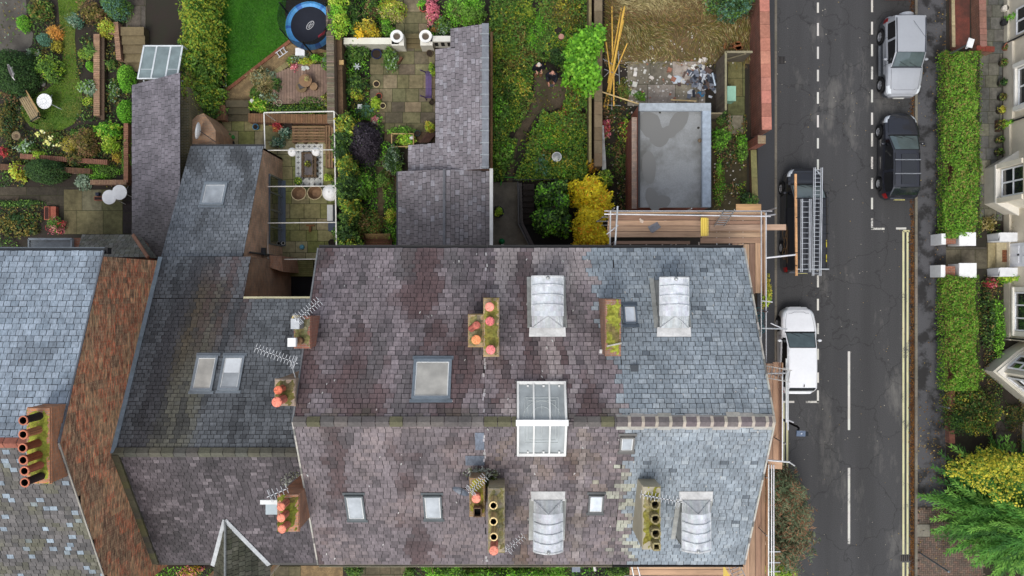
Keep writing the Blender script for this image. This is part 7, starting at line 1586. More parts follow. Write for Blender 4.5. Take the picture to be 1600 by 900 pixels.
# ================= flat-roofed garage
zg_ = 3.0; t = thing('garage', 'flat-roofed concrete garage with raised parapet', 'garage', (*G(1050, 250), 0))
x0, y1_ = P(999, 161, zg_).x, P(0, 161, zg_).y; x1, y0_ = P(1111, 0, zg_).x, P(0, 338, zg_).y; y0_ = P(0, 336, 0).y+.1
s = MB(C(150, 80, 62), 'brick'); s.box(x0+.02, y0_, 0, x1-.02, y1_-.02, zg_-.35); s.box(x0-.22, y0_, 0, x0+.02, y1_-.5, 2.2, C(140, 70, 56)); s.box(x0-.24, y0_, 2.2, x0+.0, y1_-.5, 2.26, C(176, 160, 150)); s.build('wall', t)
s = MB(C(170, 178, 184), 'concrete'); s.box(x0, y0_, zg_-.35, x1, y1_, zg_-.25, mat='concrete')
pw = .36; s.box(x0, y1_-.36, zg_-.25, x1, y1_, zg_, C(160, 168, 174), 'lead'); s.box(x1-.4, y0_, zg_-.25, x1-.001, y1_-.36, zg_-.002, C(158, 170, 182), 'lead'); s.box(x0-.03, y0_, zg_-.25, x0+.05, y1_-.36, zg_-.1, C(60, 62, 64), 'lead'); s.build('flat_roof', t)
m, n, b = nmat('puddle'); b.inputs['Base Color'].default_value = (*C(118, 118, 115), 1); b.inputs['Roughness'].default_value = .6
s = MB(mat='puddle')
for (cx, cy, rx, ry, rt) in ((1016, 195, 17, 22, .5), (1030, 214, 16, 16, .3), (1060, 190, 12, 22, -.6), (1046, 206, 12, 10, .2), (1014, 262, 11, 26, .05), (1020, 312, 10, 20, .3), (1034, 315, 14, 10, .2)):
    c = P(cx, cy, zg_-.25); k_ = 37.2/FPX; pts = []
    for i in range(22):
        a = 2*PI*i/22; rr = 1+.12*nz(math.cos(a)*2+cx, math.sin(a)*2); u, v = rx*k_*rr*math.cos(a), ry*k_*rr*math.sin(a); pts.append((c.x+u*math.cos(rt)-v*math.sin(rt), c.y+u*math.sin(rt)+v*math.cos(rt), zg_-.246))
    zk_ = zg_-.246+.002*len(s.f); s.face([(a, b_, zk_) for a, b_, z in pts])
s.build('wet_patch', t)
for k, (x, y, lb, r_) in enumerate(((1031, 176, 'black debris on the flat garage roof near its upper edge', .05), (1093, 220, 'brown pot shard by the right parapet of the flat roof', .1), (1091, 200, 'dark leaf clump by the right parapet of the flat roof', .06), (1045, 171, 'black fleck on the flat roof centre', .03))):
    c = P(x, y, zg_-.25); s = MB(C(52, 50, 44) if k != 1 else C(120, 104, 84)); s.sphere((c.x, c.y, c.z+r_*.5), r_, 8, sz=.6); s.build('debris', label=lb, cat='debris')
# ================= timber fence by the street wall
t = thing('timber_fence', 'tall weathered timber fence screening a small yard', 'fence', (*G(1128, 130), 0)); zf = 1.9
xf = P(1134.5, 0, zf).x; ya, yb_ = P(0, 81, zf).y, P(0, 172, zf).y
s = MB(C(112, 104, 90), 'wood'); k = 0; y = yb_
while y < ya: s.box(xf-.02, y+.004, .05, xf, min(y+.11, ya)-.004, zf-.03, jit(C(110, 102, 90), .16)); y += .11
s.box(xf-.06, yb_, zf-.04, xf+.04, ya+.02, zf, C(142, 136, 108)); s.build('side_panel', t)
s = MB(C(120, 112, 92), 'wood'); xe = P(1176, 0, zf).x; s.box(xf, ya-.02, .3, xe, ya+.01, zf-.05, C(96, 90, 78)); s.box(xf, ya-.05, zf-.05, xe, ya+.05, zf, C(146, 138, 112)); s.beam((xf+.1, ya-.06, .6), (xe-.3, ya-.06, zf-.1), .04, .1, C(130, 122, 100)); s.build('end_panel', t)
s = MB(C(116, 106, 88), 'wood'); s.box(P(1108, 0, 1.2).x, yb_-.02, 0, xf, yb_+.01, 1.2); s.box(P(1108, 0, 1.2).x, yb_-.04, 1.2, xf, yb_+.03, 1.25, C(140, 130, 104)); s.build('low_panel', t)
s = MB(C(150, 196, 172), 'plastic'); a, b_ = P(1137, 157, .8), P(1149, 135, .8); s.box(a.x, a.y, .1, b_.x, b_.y, .75, C(128, 170, 148)); s.box(a.x-.02, a.y-.02, .75, b_.x+.03, b_.y+.02, .8, C(150, 196, 172)); s.build('storage_bin', label='pale green plastic bin behind the timber fence', cat='bin')
s = MB(C(176, 104, 62)); c = P(1146, 70, .2); 
for k in range(9): s.obox((c.x+random.uniform(-.35, .35), c.y+random.uniform(-.15, .15), .1), (.3, .16, .08), rot=random.uniform(-.3, .4), col=jit(C(176, 110, 72), .15))
s.build('brick_heap', label='heap of orange bricks in the dry grass by the fence', cat='bricks')
# planks bundle
rd = random.Random(5)
YP = C(222, 178, 84)
for k, (a, b_, w_, lb) in enumerate((((978, 12), (944, 168), .1, 'yellow plank on top of the crossed timber bundle'), ((971, 12), (950, 130), .07, 'yellow batten inside the crossed bundle, second from the right'), ((974, 16), (948, 172), .09, 'yellow plank under the topmost one'), ((956, 10), (957, 86), .07, 'upright yellow batten at the left of the bundle'), ((947, 66), (954, 118), .06, 'short ochre batten left of the bundle'), ((980, 68), (957, 122), .06, 'yellow batten leaning right of the bundle'), ((976, 10), (957, 110), .08, 'broad yellow plank in the bundle'), ((959, 166), (959, 106), .06, 'short yellow batten at the foot of the bundle'), ((932, 141), (1000, 163), .06, 'pale batten lying across towards the flat roof'), ((1048, 156), (1088, 158), .07, 'short pale timber against the upper garage edge'))):
    s = MB(YP, 'wood'); z = .12+k*.045; s.beam(P(*a, z), P(*b_, z+rd.uniform(0, .1)), w_, .035, jit(YP if k not in (8, 9) else C(222, 196, 140), .07, rd)); s.build('plank', label=lb, cat='plank', group='loose timber on the plot')
# rubble
s = MB(C(214, 212, 206)); rr = random.Random(3)
def chip(mb, px, py, r, c, z=.03): q = P(px, py, z); mb.obox((q.x, q.y, z+r*.2), (r*rr.uniform(.7, 1.4), r*rr.uniform(.6, 1.2), r*.5), rot=rr.random()*3, col=jit(c, .1, rr))
for k in range(170): px, py = rr.uniform(975, 1110), rr.uniform(92, 160); chip(s, px, py, rr.uniform(.02, .09) if rr.random() < .9 else .2, C(206, 202, 194) if rr.random() < .75 else C(160, 110, 90))
for k in range(80): chip(s, rr.uniform(950, 1170), rr.uniform(20, 100), rr.uniform(.02, .07), C(210, 206, 198))
for k in range(60): chip(s, rr.uniform(945, 990), rr.uniform(80, 320), rr.uniform(.03, .09), C(196, 190, 180))
for k in range(40): chip(s, rr.uniform(1116, 1164), rr.uniform(240, 320), rr.uniform(.03, .07), C(206, 200, 190))
s.build('rubble', label='white plaster rubble scattered over the building plot', cat='rubble', kind='stuff')
s = MB(C(70, 74, 84), 'plastic'); q0 = P(1094, 128, .1)
for k in range(70):
    x, y = rr.gauss(0, .42), rr.gauss(0, .36); c = rr.choice([C(52, 56, 66), C(74, 80, 92), C(110, 116, 128), C(92, 76, 70), C(186, 192, 200)]); a = rr.random()*PI
    u, v = Vector((math.cos(a), math.sin(a), rr.uniform(-.4, .4)))*rr.uniform(.08, .2), Vector((-math.sin(a), math.cos(a), rr.uniform(-.5, .5)))*rr.uniform(.05, .15); c0 = Vector((q0.x+x, q0.y+y, rr.uniform(.06, .3)*math.exp(-(x*x+y*y)*2)+.06))
    s.face([c0-u-v, c0+u-v*.7, c0+u*.8+v, c0-u*.9+v*.8], c)
s.build('rubbish_heap', label='heap of torn grey plastic sheeting and rubbish by the timber fence', cat='rubbish', kind='stuff')
for (x, y, sz, c, lb) in ((1095, 147, .2, C(60, 140, 190), 'blue plastic bag on the rubbish heap'), (1081, 145, .22, C(220, 222, 224), 'white sack at the foot of the rubbish heap'), (1086, 104, .2, C(228, 226, 220), 'white sheet scraps above the rubbish heap'), (1058, 124, .3, C(196, 206, 214), 'pale blue dusty sheet on the concrete'), (992, 146, .24, C(196, 194, 186), 'white plaster patch on the broken concrete'), (1018, 74, .14, C(220, 222, 226), 'white bottle in the dry grass')):
    q = P(x, y, .08); s = MB(c, 'plastic'); s.lathe((0, 0, 0), [(sz*1., 0), (sz*.8, sz*.3), (sz*.3, sz*.42), (0, sz*.4)], 9); s.v = [(q.x+u*(1+.3*nz(u*9, v*9, x)), q.y+v*(.8+.3*nz(u*7, v*7, y)), z*.6+.03) for u, v, z in s.v]; s.build('rubbish', label=lb, cat='rubbish')
s = MB(C(176, 190, 204), 'metal'); s.tube(P(1113, 114, .25), P(1118, 134, .2), .06, 8); s.build('pipe', label='silver blue pipe lying beside the rubbish heap', cat='pipe')
for (a, b_, lb) in (((940, 196), (944, 265), 'crumpled white sheet hanging beside the dividing wall'),):
    s = MB(C(206, 208, 208), 'plastic'); A, B_ = P(*a, .9), P(*b_, .9)
    for k in range(12): p0, p1 = A+(B_-A)*k/12, A+(B_-A)*(k+1)/12; s.mesh([(p0.x-.12-.05*math.sin(k), p0.y, .8), (p0.x+.1, p0.y, .95+.05*math.sin(k*2)), (p1.x+.1, p1.y, .95+.05*math.sin(k*2+2)), (p1.x-.12-.05*math.sin(k+1), p1.y, .8)], [(0, 1, 2, 3)], jit(C(206, 208, 208), .06, rr))
    s.build('plastic_sheet', label=lb, cat='sheet')
s = MB(C(190, 192, 194), 'metal')
for a, b_ in (((942, 92), (960, 102)), ((944, 120), (952, 112)), ((944, 108), (968, 118)), ((946, 164), (970, 165)), ((956, 152), (956, 172)), ((966, 80), (968, 132))): s.tube(P(*a, .3), P(*b_, .35), .02, 5)
s.build('metal_scraps', label='thin white metal scraps around the timber bundle', cat='scrap', kind='stuff')
# ================= garden furniture and things
def rot_thing(name, label, cat, px, py, rz, group=None): a = G(px, py); return thing(name, label, cat, (a[0], a[1], 0), rz, group)
def part(mb, name, t): return mb.build(name, t, local=True)
# bench in left garden
def bench(label, px, py, rz, L_=1.35, D=.5, col=C(150, 134, 104), back=True, arm=C(40, 52, 46)):
    t = rot_thing('garden_bench', label, 'bench', px, py, rz); s = MB(col, 'wood')
    for k in range(5): s.box(-L_/2, -D/2+k*D/5+.008, .42, L_/2, -D/2+(k+1)*D/5-.008, .45, jit(col, .12))
    part(s, 'seat', t); s = MB(col, 'wood')
    if back:
        for k in range(5): s.beam((-L_/2, D/2+.02+k*.045, .5+k*.085), (L_/2, D/2+.02+k*.045, .5+k*.085), .03, .07, jit(C(168, 140, 96), .12))
        part(s, 'backrest', t)
    for sx in (-1, 1):
        s = MB(arm, 'metal'); x = sx*L_/2; s.path([(x, -D/2, 0), (x, -D/2, .6), (x, D/2, .64), (x, D/2+.2, .95)], .03, 6); s.path([(x, D/2, 0), (x, D/2, .64)], .03, 6); part(s, 'end_frame', t)
    return t
bench('slatted timber bench with dark ends on the curved lawn', 55, 172, math.radians(-60+0), 1.3, .5)
bench('low wooden bench beside the shady path behind the house', 594, 380, 0, 1.3, .4, C(120, 84, 62), True, C(90, 62, 48))
t = bench('purple painted bench against the slate extension', 671, 137, math.radians(90), 1.25, .3, C(98, 80, 130), False, C(90, 72, 120))
def round_table(label, px, py, r=.37, h=.74, plain=False, legs=C(210, 214, 214), group=None, legdir=None):
    c = P(px, py, h); t = thing('round_table', label, 'table', (c.x, c.y, 0), group=group); s = MB(C(236, 238, 238), 'white')
    s.lathe((0, 0, h), [(0, 0), (r, 0), (r+.01, -.015), (r, -.03), (0, -.03)][::-1], 28)
    if not plain:
        for rr_ in (r*.95, r*.6, r*.22): s.ring((0, 0, h+.004), rr_, .012, 24, C(246, 246, 246))
        for k in range(16): a = 2*PI*k/16; s.beam((r*.24*math.cos(a), r*.24*math.sin(a), h+.003), (r*.92*math.cos(a), r*.92*math.sin(a), h+.003), .012, .008, C(180, 186, 184))
    part(s, 'top', t)
    for k in range(3):
        a = 2*PI*k/3+(legdir or 0); s = MB(legs, 'metal'); s.path([(.05*math.cos(a), .05*math.sin(a), h-.03), (.1*math.cos(a), .1*math.sin(a), .4), (r*1.35*math.cos(a), r*1.35*math.sin(a), 0)], .02, 5); part(s, 'leg', t)
    return t
round_table('white round filigree table beside the slatted bench', 69, 158, legdir=-.5)
round_table('left one of two plain white round tables on the lower patio', 170.5, 308, .35, .9, True, legdir=-.6); round_table('right, higher one of two plain white round tables on the lower patio', 186.5, 300.5, .36, 1.0, True, legdir=-.5)
s = MB(C(128, 112, 88)); c = P(25, 212, .7); s.lathe((c.x, c.y, 0), [(.16, 0), (.07, .1), (.07, .55), (.2, .66), (.22, .7), (.16, .7), (.1, .64), (0, .63)], 20, [C(120, 106, 84)]*5+[C(140, 124, 96), C(90, 76, 60), C(70, 58, 48)]); s.build('bird_bath', label='round stone bird bath below the curved lawn', cat='bird bath')
for k, (x, y, lb) in enumerate(((73, 333, 'left terracotta trough standing on the lower patio'), (83, 333, 'right terracotta trough standing on the lower patio'))):
    c = P(x, y, .25); s = MB(C(166, 96, 78)); s.box(c.x-.13, c.y-.33, 0, c.x+.13, c.y+.33, .25); s.box(c.x-.1, c.y-.3, .2, c.x+.1, c.y+.3, .253, C(60, 34, 28) if k == 0 else C(150, 84, 66)); s.build('trough', label=lb, cat='planter')
c = P(153, 310, .2); s = MB(C(140, 84, 66)); s.box(c.x-.2, c.y-.1, 0, c.x+.24, c.y+.1, .2); s.box(c.x-.17, c.y-.07, .15, c.x+.21, c.y+.07, .203, C(44, 30, 26)); s.box(c.x-.12, c.y+.14, 0, c.x+.04, c.y+.3, .22, C(50, 54, 70)); s.build('planter_box', label='small terracotta planter left of the white round tables', cat='planter')
for (x, y, r_, c_, lb) in ((66, 130, .14, C(110, 108, 104), 'grey stone under the leafy round shrub'), (321, 151, .16, C(206, 200, 184), 'cream boulder at the end of the dark bush'), (345, 152, .13, C(196, 194, 180), 'pale boulder at the corner of the gravel'), (492, 93, .17, C(176, 166, 124), 'sandy boulder above the deck'), (538, 105, .0, C(200, 170, 120), '')):
    if r_ == 0: continue
    c = P(x, y, .15); s = MB(c_); s.sphere((c.x, c.y, r_*.5), r_, 10, sz=.7); s.v = [(a+.04*nz(a*5, b*5, z), b*1+.04*nz(b*5, a*4, z), z) for a, b, z in s.v]; s.build('boulder', label=lb, cat='stone')
# brick pier with satellite dish near the outrigger
t = thing('brick_outhouse', 'low brick outhouse top with a white dish on it', 'outhouse', (*G(314, 205), 0)); zq = 2.4; s = MB(C(170, 136, 106), 'brick'); pts = [P(*p, zq) for p in ((298, 190), (308, 180), (318, 177), (330, 192), (337, 204), (337, 231), (294, 231))]; s.prism([(p.x, p.y) for p in pts][::-1], 0, zq, top=C(168, 136, 108)); s.build('brickwork', t)
s = MB(C(232, 234, 234), 'white'); c = P(313, 205, 2.9); q = Vector((0, 0, 1)).rotation_difference(Vector((-.97, .15, .16)).normalized()); s.lathe((0, 0, 0), [(0, 0), (.2, .02), (.33, .07), (.4, .13)], 20); s.v = [tuple(c+q@Vector((x, y, z))) for x, y, z in s.v]; s.tube(c, c+Vector((.7, -.5, -.1)), .02, 5, C(50, 52, 54)); s.build('dish', t)
# trampoline
c = P(484, 40, .9); t = thing('trampoline', 'round black trampoline with blue padded rim and dark safety net', 'trampoline', (c.x, c.y, 0)); R = 1.2
s = MB(C(34, 38, 50), 'rubber'); s.lathe((0, 0, .88), [(0, 0), (R*.79, .0)][::-1], 36); 
s.build('jumping_mat', t, local=True); s = MB(C(46, 128, 196), 'plastic')
for k in range(48):
    a0, a1 = 2*PI*k/48, 2*PI*(k+1)/48; cc = jit(C(84, 160, 222) if nz(k*.35, 2) > -.2 else C(50, 110, 186), .12); f = lambda r, a, z: (r*math.cos(a), r*math.sin(a), z)
    s.face([f(R*.78, a0, .89), f(R*.78, a1, .89), f(R*.9, a1, .93+.01*(k % 2)), f(R*.9, a0, .93+.01*(k % 2))], cc); s.face([f(R*.9, a0, .93+.01*(k % 2)), f(R*.9, a1, .93+.01*(k % 2)), f(R*1.0, a1, .88), f(R*1.0, a0, .88)], mul(cc, .9))
    if 16 < k < 26 or k > 42: s.face([f(R, a0, .88), f(R, a1, .88), f(R*1.0, a1, .7), f(R*1.0, a0, .7)], mul(cc, .6))
s.build('rim_pad', t, local=True)
s = MB(C(226, 228, 230), 'white'); rt = math.radians(50)
def lg(pts, r_=.012): s.path([(u*math.cos(rt)-v*math.sin(rt)+.02, u*math.sin(rt)+v*math.cos(rt)+.02, .893) for u, v in pts], r_, 4)
lg([(.24*math.cos(a), .125*math.sin(a)) for a in [2*PI*k/24 for k in range(25)]], .014)
for ox in (-.1, 0, .1): lg([(ox+.038*math.cos(a), .055*math.sin(a)) for a in [2*PI*k/12 for k in range(13)]], .009)
s.build('logo', t, local=True)
s = MB(C(150, 30, 50), 'plastic'); s.face([(.42, -.62, .894), (.72, -.42, .894), (.78, -.2, .894), (.62, -.34, .894), (.4, -.5, .894)]); s.build('red_mark', t, local=True)
for k in range(6):
    a = PI/6+k*PI/3; s = MB(C(22, 26, 28), 'rubber'); s.tube((R*1.03*math.cos(a), R*1.03*math.sin(a), 0), (R*1.03*math.cos(a), R*1.03*math.sin(a), 2.35), .028 if k % 2 else .04, 7); s.build('net_pole', t, local=True)
for k in range(6):
    a = 2*PI*(k+.25)/6; s = MB(C(120, 124, 128), 'metal'); s.tube((R*.98*math.cos(a), R*.98*math.sin(a), 0), (R*.98*math.cos(a), R*.98*math.sin(a), .88), .022, 6); s.build('leg', t, local=True)
s = MB(mat='net')
for k in range(36):
    a0, a1 = 2*PI*k/36, 2*PI*(k+1)/36; sag = lambda a: 2.3-.12*abs(math.sin(3*(a-PI/6)))
    s.face([(R*1.02*math.cos(a0), R*1.02*math.sin(a0), .9), (R*1.02*math.cos(a1), R*1.02*math.sin(a1), .9), (R*1.02*math.cos(a1), R*1.02*math.sin(a1), sag(a1)), (R*1.02*math.cos(a0), R*1.02*math.sin(a0), sag(a0))])
s.build('safety_net', t, local=True)
# deck
def deck(label, pts, z, col, along='y', w_=.14):
    P2 = [G(*p) for p in pts]; t = MB(col, 'wood'); t.prism(P2[::-1], 0, z-.03, mul(col, .4))
    ax = 0 if along == 'y' else 1; lo, hi = min(p[ax] for p in P2), max(p[ax] for p in P2); v = lo
    while v < hi-.02:
        vm = v+w_/2; xs = []
        for (a, b_) in zip(P2, P2[1:]+P2[:1]):
            if (a[ax]-vm)*(b_[ax]-vm) < 0: xs.append(a[1-ax]+(b_[1-ax]-a[1-ax])*(vm-a[ax])/(b_[ax]-a[ax]))
        if len(xs) >= 2:
            c = jit(col, .1); e = (v+.006, min(v+w_, hi)-.006)
            if ax == 0: t.box(e[0], min(xs), z-.03, e[1], max(xs), z, c)
            else: t.box(min(xs), e[0], z-.03, max(xs), e[1], z, c)
        v += w_
    return t.build('deck', label=label, cat='deck')
deck('weathered timber deck with angled corner below the trampoline', [(432, 118), (466, 103), (521, 103), (521, 162), (430, 165), (429, 138)], .3, C(134, 112, 98), 'y', .14)
deck('small mossy timber deck beside the basement yard', [(455, 406), (491, 406), (491, 432), (455, 432)], .2, C(110, 108, 64), 'x', .1)
def drum(label, px, py, r, h, c1, name='stump_table', cat='table', extra=None):
    c = P(px, py, h+.3); s = MB(c1, 'wood'); s.lathe((c.x, c.y, .3), [(r*.6, 0), (r*.6, h-.04), (r, h-.04), (r, h), (0, h)], 22, [mul(c1, .6), mul(c1, .6), mul(c1, .7), c1]); return s.build(name, label=label, cat=cat)
drum('round cable drum table in the middle of the deck', 477, 126, .32, .5, C(142, 112, 84)); drum('round stump stool with a dark cushion on the deck', 471, 136, .27, .42, C(120, 100, 72), cat='stool'); drum('pale flower shaped stool on the deck', 490, 135, .19, .4, C(146, 118, 88), cat='stool')
c = P(471, 134, .76); s = MB(C(78, 76, 76)); s.obox(c, (.3, .26, .06), rot=.4); s.build('cushion', label='dark grey cushion on the round stump stool', cat='cushion'); S(479, 123, 4, .25, PP('lime', 'straw'), .06, 'small plant on the cable drum table', z=.85, cat='plant', name='plant')
# white things by trampoline
c = P(469, 81, .4); s = MB(C(222, 226, 230), 'white'); s.obox((c.x, c.y, .2), (.42, .34, .4)); s.obox((c.x, c.y, .42), (.46, .38, .05), col=C(238, 240, 242)); s.build('white_box', label='white lidded box under the trampoline rim', cat='box')
t = rot_thing('step_ladder', 'small white trampoline ladder lying on the gravel', 'ladder', 441, 83, math.radians(35)); s = MB(C(222, 224, 226), 'metal')
for v in (-.14, .14): s.box(-.28, v-.015, .1, .28, v+.015, .14)
part(s, 'stiles', t); s = MB(C(222, 224, 226), 'metal')
for u in (-.2, 0, .2): s.box(u-.02, -.14, .1, u+.02, .14, .135)
part(s, 'rungs', t)
c = P(483, 107, .4); s = MB(C(196, 200, 198), 'plastic'); 
for k in range(7): s.obox((P(477, 107, .4).x+random.uniform(-.12, .12), P(477, 107, .4).y+random.uniform(-.08, .08), .36+k*.012), (.16, .12, .02), rot=random.random()*3, col=jit(C(206, 210, 206), .1))
s.build('metal_tub', label='crumpled pale tub on the top edge of the deck', cat='tub')
c = P(436, 161, .4); s = MB(C(196, 190, 160)); s.ring((c.x, c.y, .4), .14, .014, 20); s.build('hoop', label='thin pale hoop on the left edge of the deck', cat='hoop')
c = P(393, 157, .7); s = MB(C(206, 204, 196)); s.lathe((c.x, c.y, .45), [(.08, 0), (.11, .16), (.1, .2), (0, .2)], 12); s.build('stone_ball', label='white round lamp on the pier by the mossy steps', cat='lamp')
# wooden pallets sofa and table
def pallet(label, x0, y0, x1, y1, h, along, name='pallet_sofa', cat='sofa', col=C(136, 108, 80)):
    a, b_ = P(x0, y1, h), P(x1, y0, h); t = thing(name, label, cat, ((a.x+b_.x)/2, (a.y+b_.y)/2, 0)); s = MB(col, 'wood'); W_ = b_.x-a.x; H_ = b_.y-a.y
    n_ = max(3, int((H_ if along == 'x' else W_)/.14))
    for k in range(n_):
        if along == 'x': s.box(a.x, a.y+H_*k/n_+.022, h-.03, b_.x, a.y+H_*(k+1)/n_-.022, h, jit(col, .15))
        else: s.box(a.x+W_*k/n_+.022, a.y, h-.03, a.x+W_*(k+1)/n_-.022, b_.y, h, jit(col, .15))
    s.build('slats', t)
    m_ = 3 if along == 'x' else 4
    for k in range(m_+1):
        s = MB(mul(col, .6), 'wood')
        if along == 'x': x = a.x+.03+(W_-.1)*k/m_; s.box(x, a.y+.01, 0, x+.1, b_.y-.01, h-.03)
        else: y = a.y+.02+(H_-.1)*k/m_; s.box(a.x+.01, y, 0, b_.x-.01, y+.1, h-.03)
        s.build('bearer', t)
    return t
pallet('long pallet wood seat under the top of the white frame', 456, 196, 508, 223, .5, 'x'); pallet('narrow pallet wood seat along the right side of the frame', 508, 196, 521, 262, .48, 'y')
c0, c1 = P(462, 292), P(505, 225); s = MB(C(214, 216, 212)); s.box(c0.x, c0.y, .03, c1.x, c1.y, .042, C(216, 218, 214))
nx_, ny_ = 5, 8
for i in range(nx_):
    for j in range(ny_):
        x, y = c0.x+(c1.x-c0.x)*(i+.5)/nx_, c0.y+(c1.y-c0.y)*(j+.5)/ny_
        for q in range(4): a = q*PI/2+PI/4*0; s.face([(x, y, .046), (x+.035*math.cos(a-.6), y+.035*math.sin(a-.6), .046), (x+.1*math.cos(a), y+.1*math.sin(a), .046), (x+.035*math.cos(a+.6), y+.035*math.sin(a+.6), .046)], C(36, 38, 44))
s.build('rug', label='white outdoor rug with black star pattern', cat='rug')
t = pallet('pallet wood table standing on the star patterned rug', 470, 238, 495, 277, .42, 'y', 'pallet_table', 'table', C(104, 86, 66)); c0, c1 = P(476, 273, .44), P(488, 240, .44); s = MB(C(104, 98, 98)); s.box(c0.x, c0.y, .425, c1.x, c1.y, .435); s.build('table_runner', label='grey runner laid along the pallet table', cat='table runner')
S(481, 256, 5, .3, PP('lime', 'olive'), .07, 'succulent plant on the pallet table', z=.43, cat='plant', name='plant'); S(465, 282, 6, .5, PP('lime', 'mid'), .08, 'small leafy plant on the corner of the rug', cat='plant', name='plant'); S(512, 276, 7, .6, PP('olive', 'lime'), .08, 'twiggy plant beside the lantern', cat='plant', name='plant', dens=.5)
for k, (x, y, lb) in enumerate(((467, 302, 'left round woven chair on the mossy flags'), (492, 301, 'right round woven chair half hidden by the white lantern'))):
    c = P(x, y, .7); t = thing('woven_chair', lb, 'chair', (c.x, c.y, 0), group='round woven chairs'); s = MB(C(206, 190, 150)); s.ring((c.x, c.y, .72), .36, .022, 26, N_=(0, .25, 1)); s.build('rim', t); s = MB(C(140, 112, 86)); s.lathe((c.x, c.y, .3), [(0, 0), (.22, .06), (.33, .3), (.35, .4)], 22); s.build('seat', t)
    for q in range(4): a = PI/4+q*PI/2; s = MB(C(40, 40, 42), 'metal'); s.tube((c.x+.15*math.cos(a), c.y+.15*math.sin(a), .3), (c.x+.28*math.cos(a), c.y+.28*math.sin(a), 0), .014, 5); s.build('leg', t)
# white pergola frame
t = thing('pergola_frame', 'slim white tube frame standing over the patio', 'pergola', (*G(470, 300), 0)); zf = 2.45
def tf(a, b_, r_=.032, nm='beam'):
    s = MB(C(226, 224, 216), 'white'); s.tube(P(*a, zf), P(*b_, zf), r_, 6); s.build(nm, t)
tf((412.5, 176), (522, 174)); tf((522, 174), (526, 405)); tf((412.5, 176), (418.5, 406)); 
for y, xa_, xb_ in ((235, 414, 524), (291.5, 416, 525), (348.5, 417, 525.5), (405.5, 419, 526)): tf((xa_, y), (xb_, y-1), .024)
for p in ((412.5, 176), (522, 174), (526, 400), (418.5, 405)):
    a = P(*p, zf); s = MB(C(214, 212, 204), 'white'); s.tube((a.x, a.y, 0), (a.x, a.y, zf), .025, 6); s.build('post', t)
for (x, y, r_, z, lb) in ((455, 236.5, .215, 2.1, 'left small paper lantern hanging from the white frame'), (492.5, 236, .215, 2.1, 'right small paper lantern hanging from the white frame'), (515, 300.5, .4, 1.9, 'large white paper lantern beside the ivy hedge')):
    c = P(x, y, z+.2); t = thing('paper_lantern', lb, 'lantern', (c.x, c.y, z)); s = MB(C(238, 238, 236), 'white'); s.sphere((c.x, c.y, z), r_, 20, sz=.9); s.build('shade', t); s = MB(C(180, 176, 168)); s.ring((c.x, c.y, z+r_*.9), .03, .008, 8); s.tube((c.x, c.y, z+r_*.9), (c.x, c.y, zf), .004, 4); s.build('cord', t)
# assorted
S(433, 197, 9, .8, PP('orange', 'red'), .14, 'orange red acer in a pot under the white frame', aspect=.25, dens=.8); S(444, 208, 10, .6, PP('silver', 'blue'), .1, 'silver leaved potted plant under the frame'); S(434, 222, 14, .5, PP('mid', 'blue', 'silver'), .09, 'group of leafy pot plants beside the pallet seat', ry=9, dens=.8)
for (x, y, r_, c_, lb, h) in ((399, 198, .15, C(84, 150, 190), 'blue glazed pot on the small upper patio', .3), (471, 386, .13, C(110, 170, 190), 'pale blue ball on the mossy flags', .22), (518, 379, .17, C(40, 38, 42), 'black round pot at the foot of the ivy', .35), (450, 197, .2, C(60, 56, 54), 'dark pot ring beside the orange acer', .35), (435, 226, .13, C(20, 24, 30), 'black glossy pot among the leafy plants', .3), (557, 203, .0, C(0, 0, 0), '', 0), (588, 84, .26, C(36, 44, 80), 'dark blue round pot left of the patio flags', .35), (588, 131, .17, C(206, 186, 140), 'upper pale ring pot beside the flags', .25), (592, 150, .16, C(170, 90, 70), 'red rimmed pot between pale pots', .22), (598, 165, .15, C(214, 200, 150), 'lower pale ring pot beside the flags', .25), (671, 83, .17, C(90, 78, 60), 'brown pot by the corner of the slate extension', .3), (661, 12, .2, C(176, 92, 72), 'terracotta ring pot at the top path', .35), (674, 160, .12, C(60, 54, 40), 'dark pot against the slate extension wall', .3), (652, 208, .15, C(40, 60, 64), 'dark teal pot near the timber frame', .4), (552, 105, .0, C(0, 0, 0), '', 0), (442, 380, .09, C(222, 220, 210), 'small white pot by the glazed doors', .25), (778, 331, .31, C(52, 56, 62), 'round slate coloured planter on the tarmac yard', .5)):
    if r_ == 0: continue
    c = P(x, y, h); s = MB(c_, 'plastic' if 'ball' in lb else 'vc')
    if 'ball' in lb: s.sphere((c.x, c.y, r_), r_, 14)
    else: s.lathe((c.x, c.y, 0), [(r_*.7, 0), (r_*.95, h-.04), (r_, h), (r_*.86, h), (r_*.82, h-.06), (0, h-.06)], 20, [mul(c_, .8), c_, mul(c_, 1.15), c_, C(50, 40, 32)])
    s.build('plant_pot' if 'ball' not in lb else 'ball', label=lb, cat='pot' if 'ball' not in lb else 'ball')
S(778, 331, 7, .35, PP('lime'), .1, 'lime green leaves in the slate coloured planter', z=.45, cat='plant', name='plant')
s = MB(C(60, 64, 72), 'plastic'); c0, c1 = P(512, 345, .9), P(523, 320, .9); s.box(c0.x, c0.y, .1, c1.x, c1.y, .85, C(50, 54, 60)); s.box(c0.x-.03, c0.y, .85, c1.x-.1, c1.y, .9, C(206, 208, 206)); s.box(c0.x+.0, c0.y-.5, .1, c1.x, c0.y-.02, .8, C(60, 72, 92)); s.build('barbecue', label='grey lidded barbecue against the ivy below the large lantern', cat='barbecue')
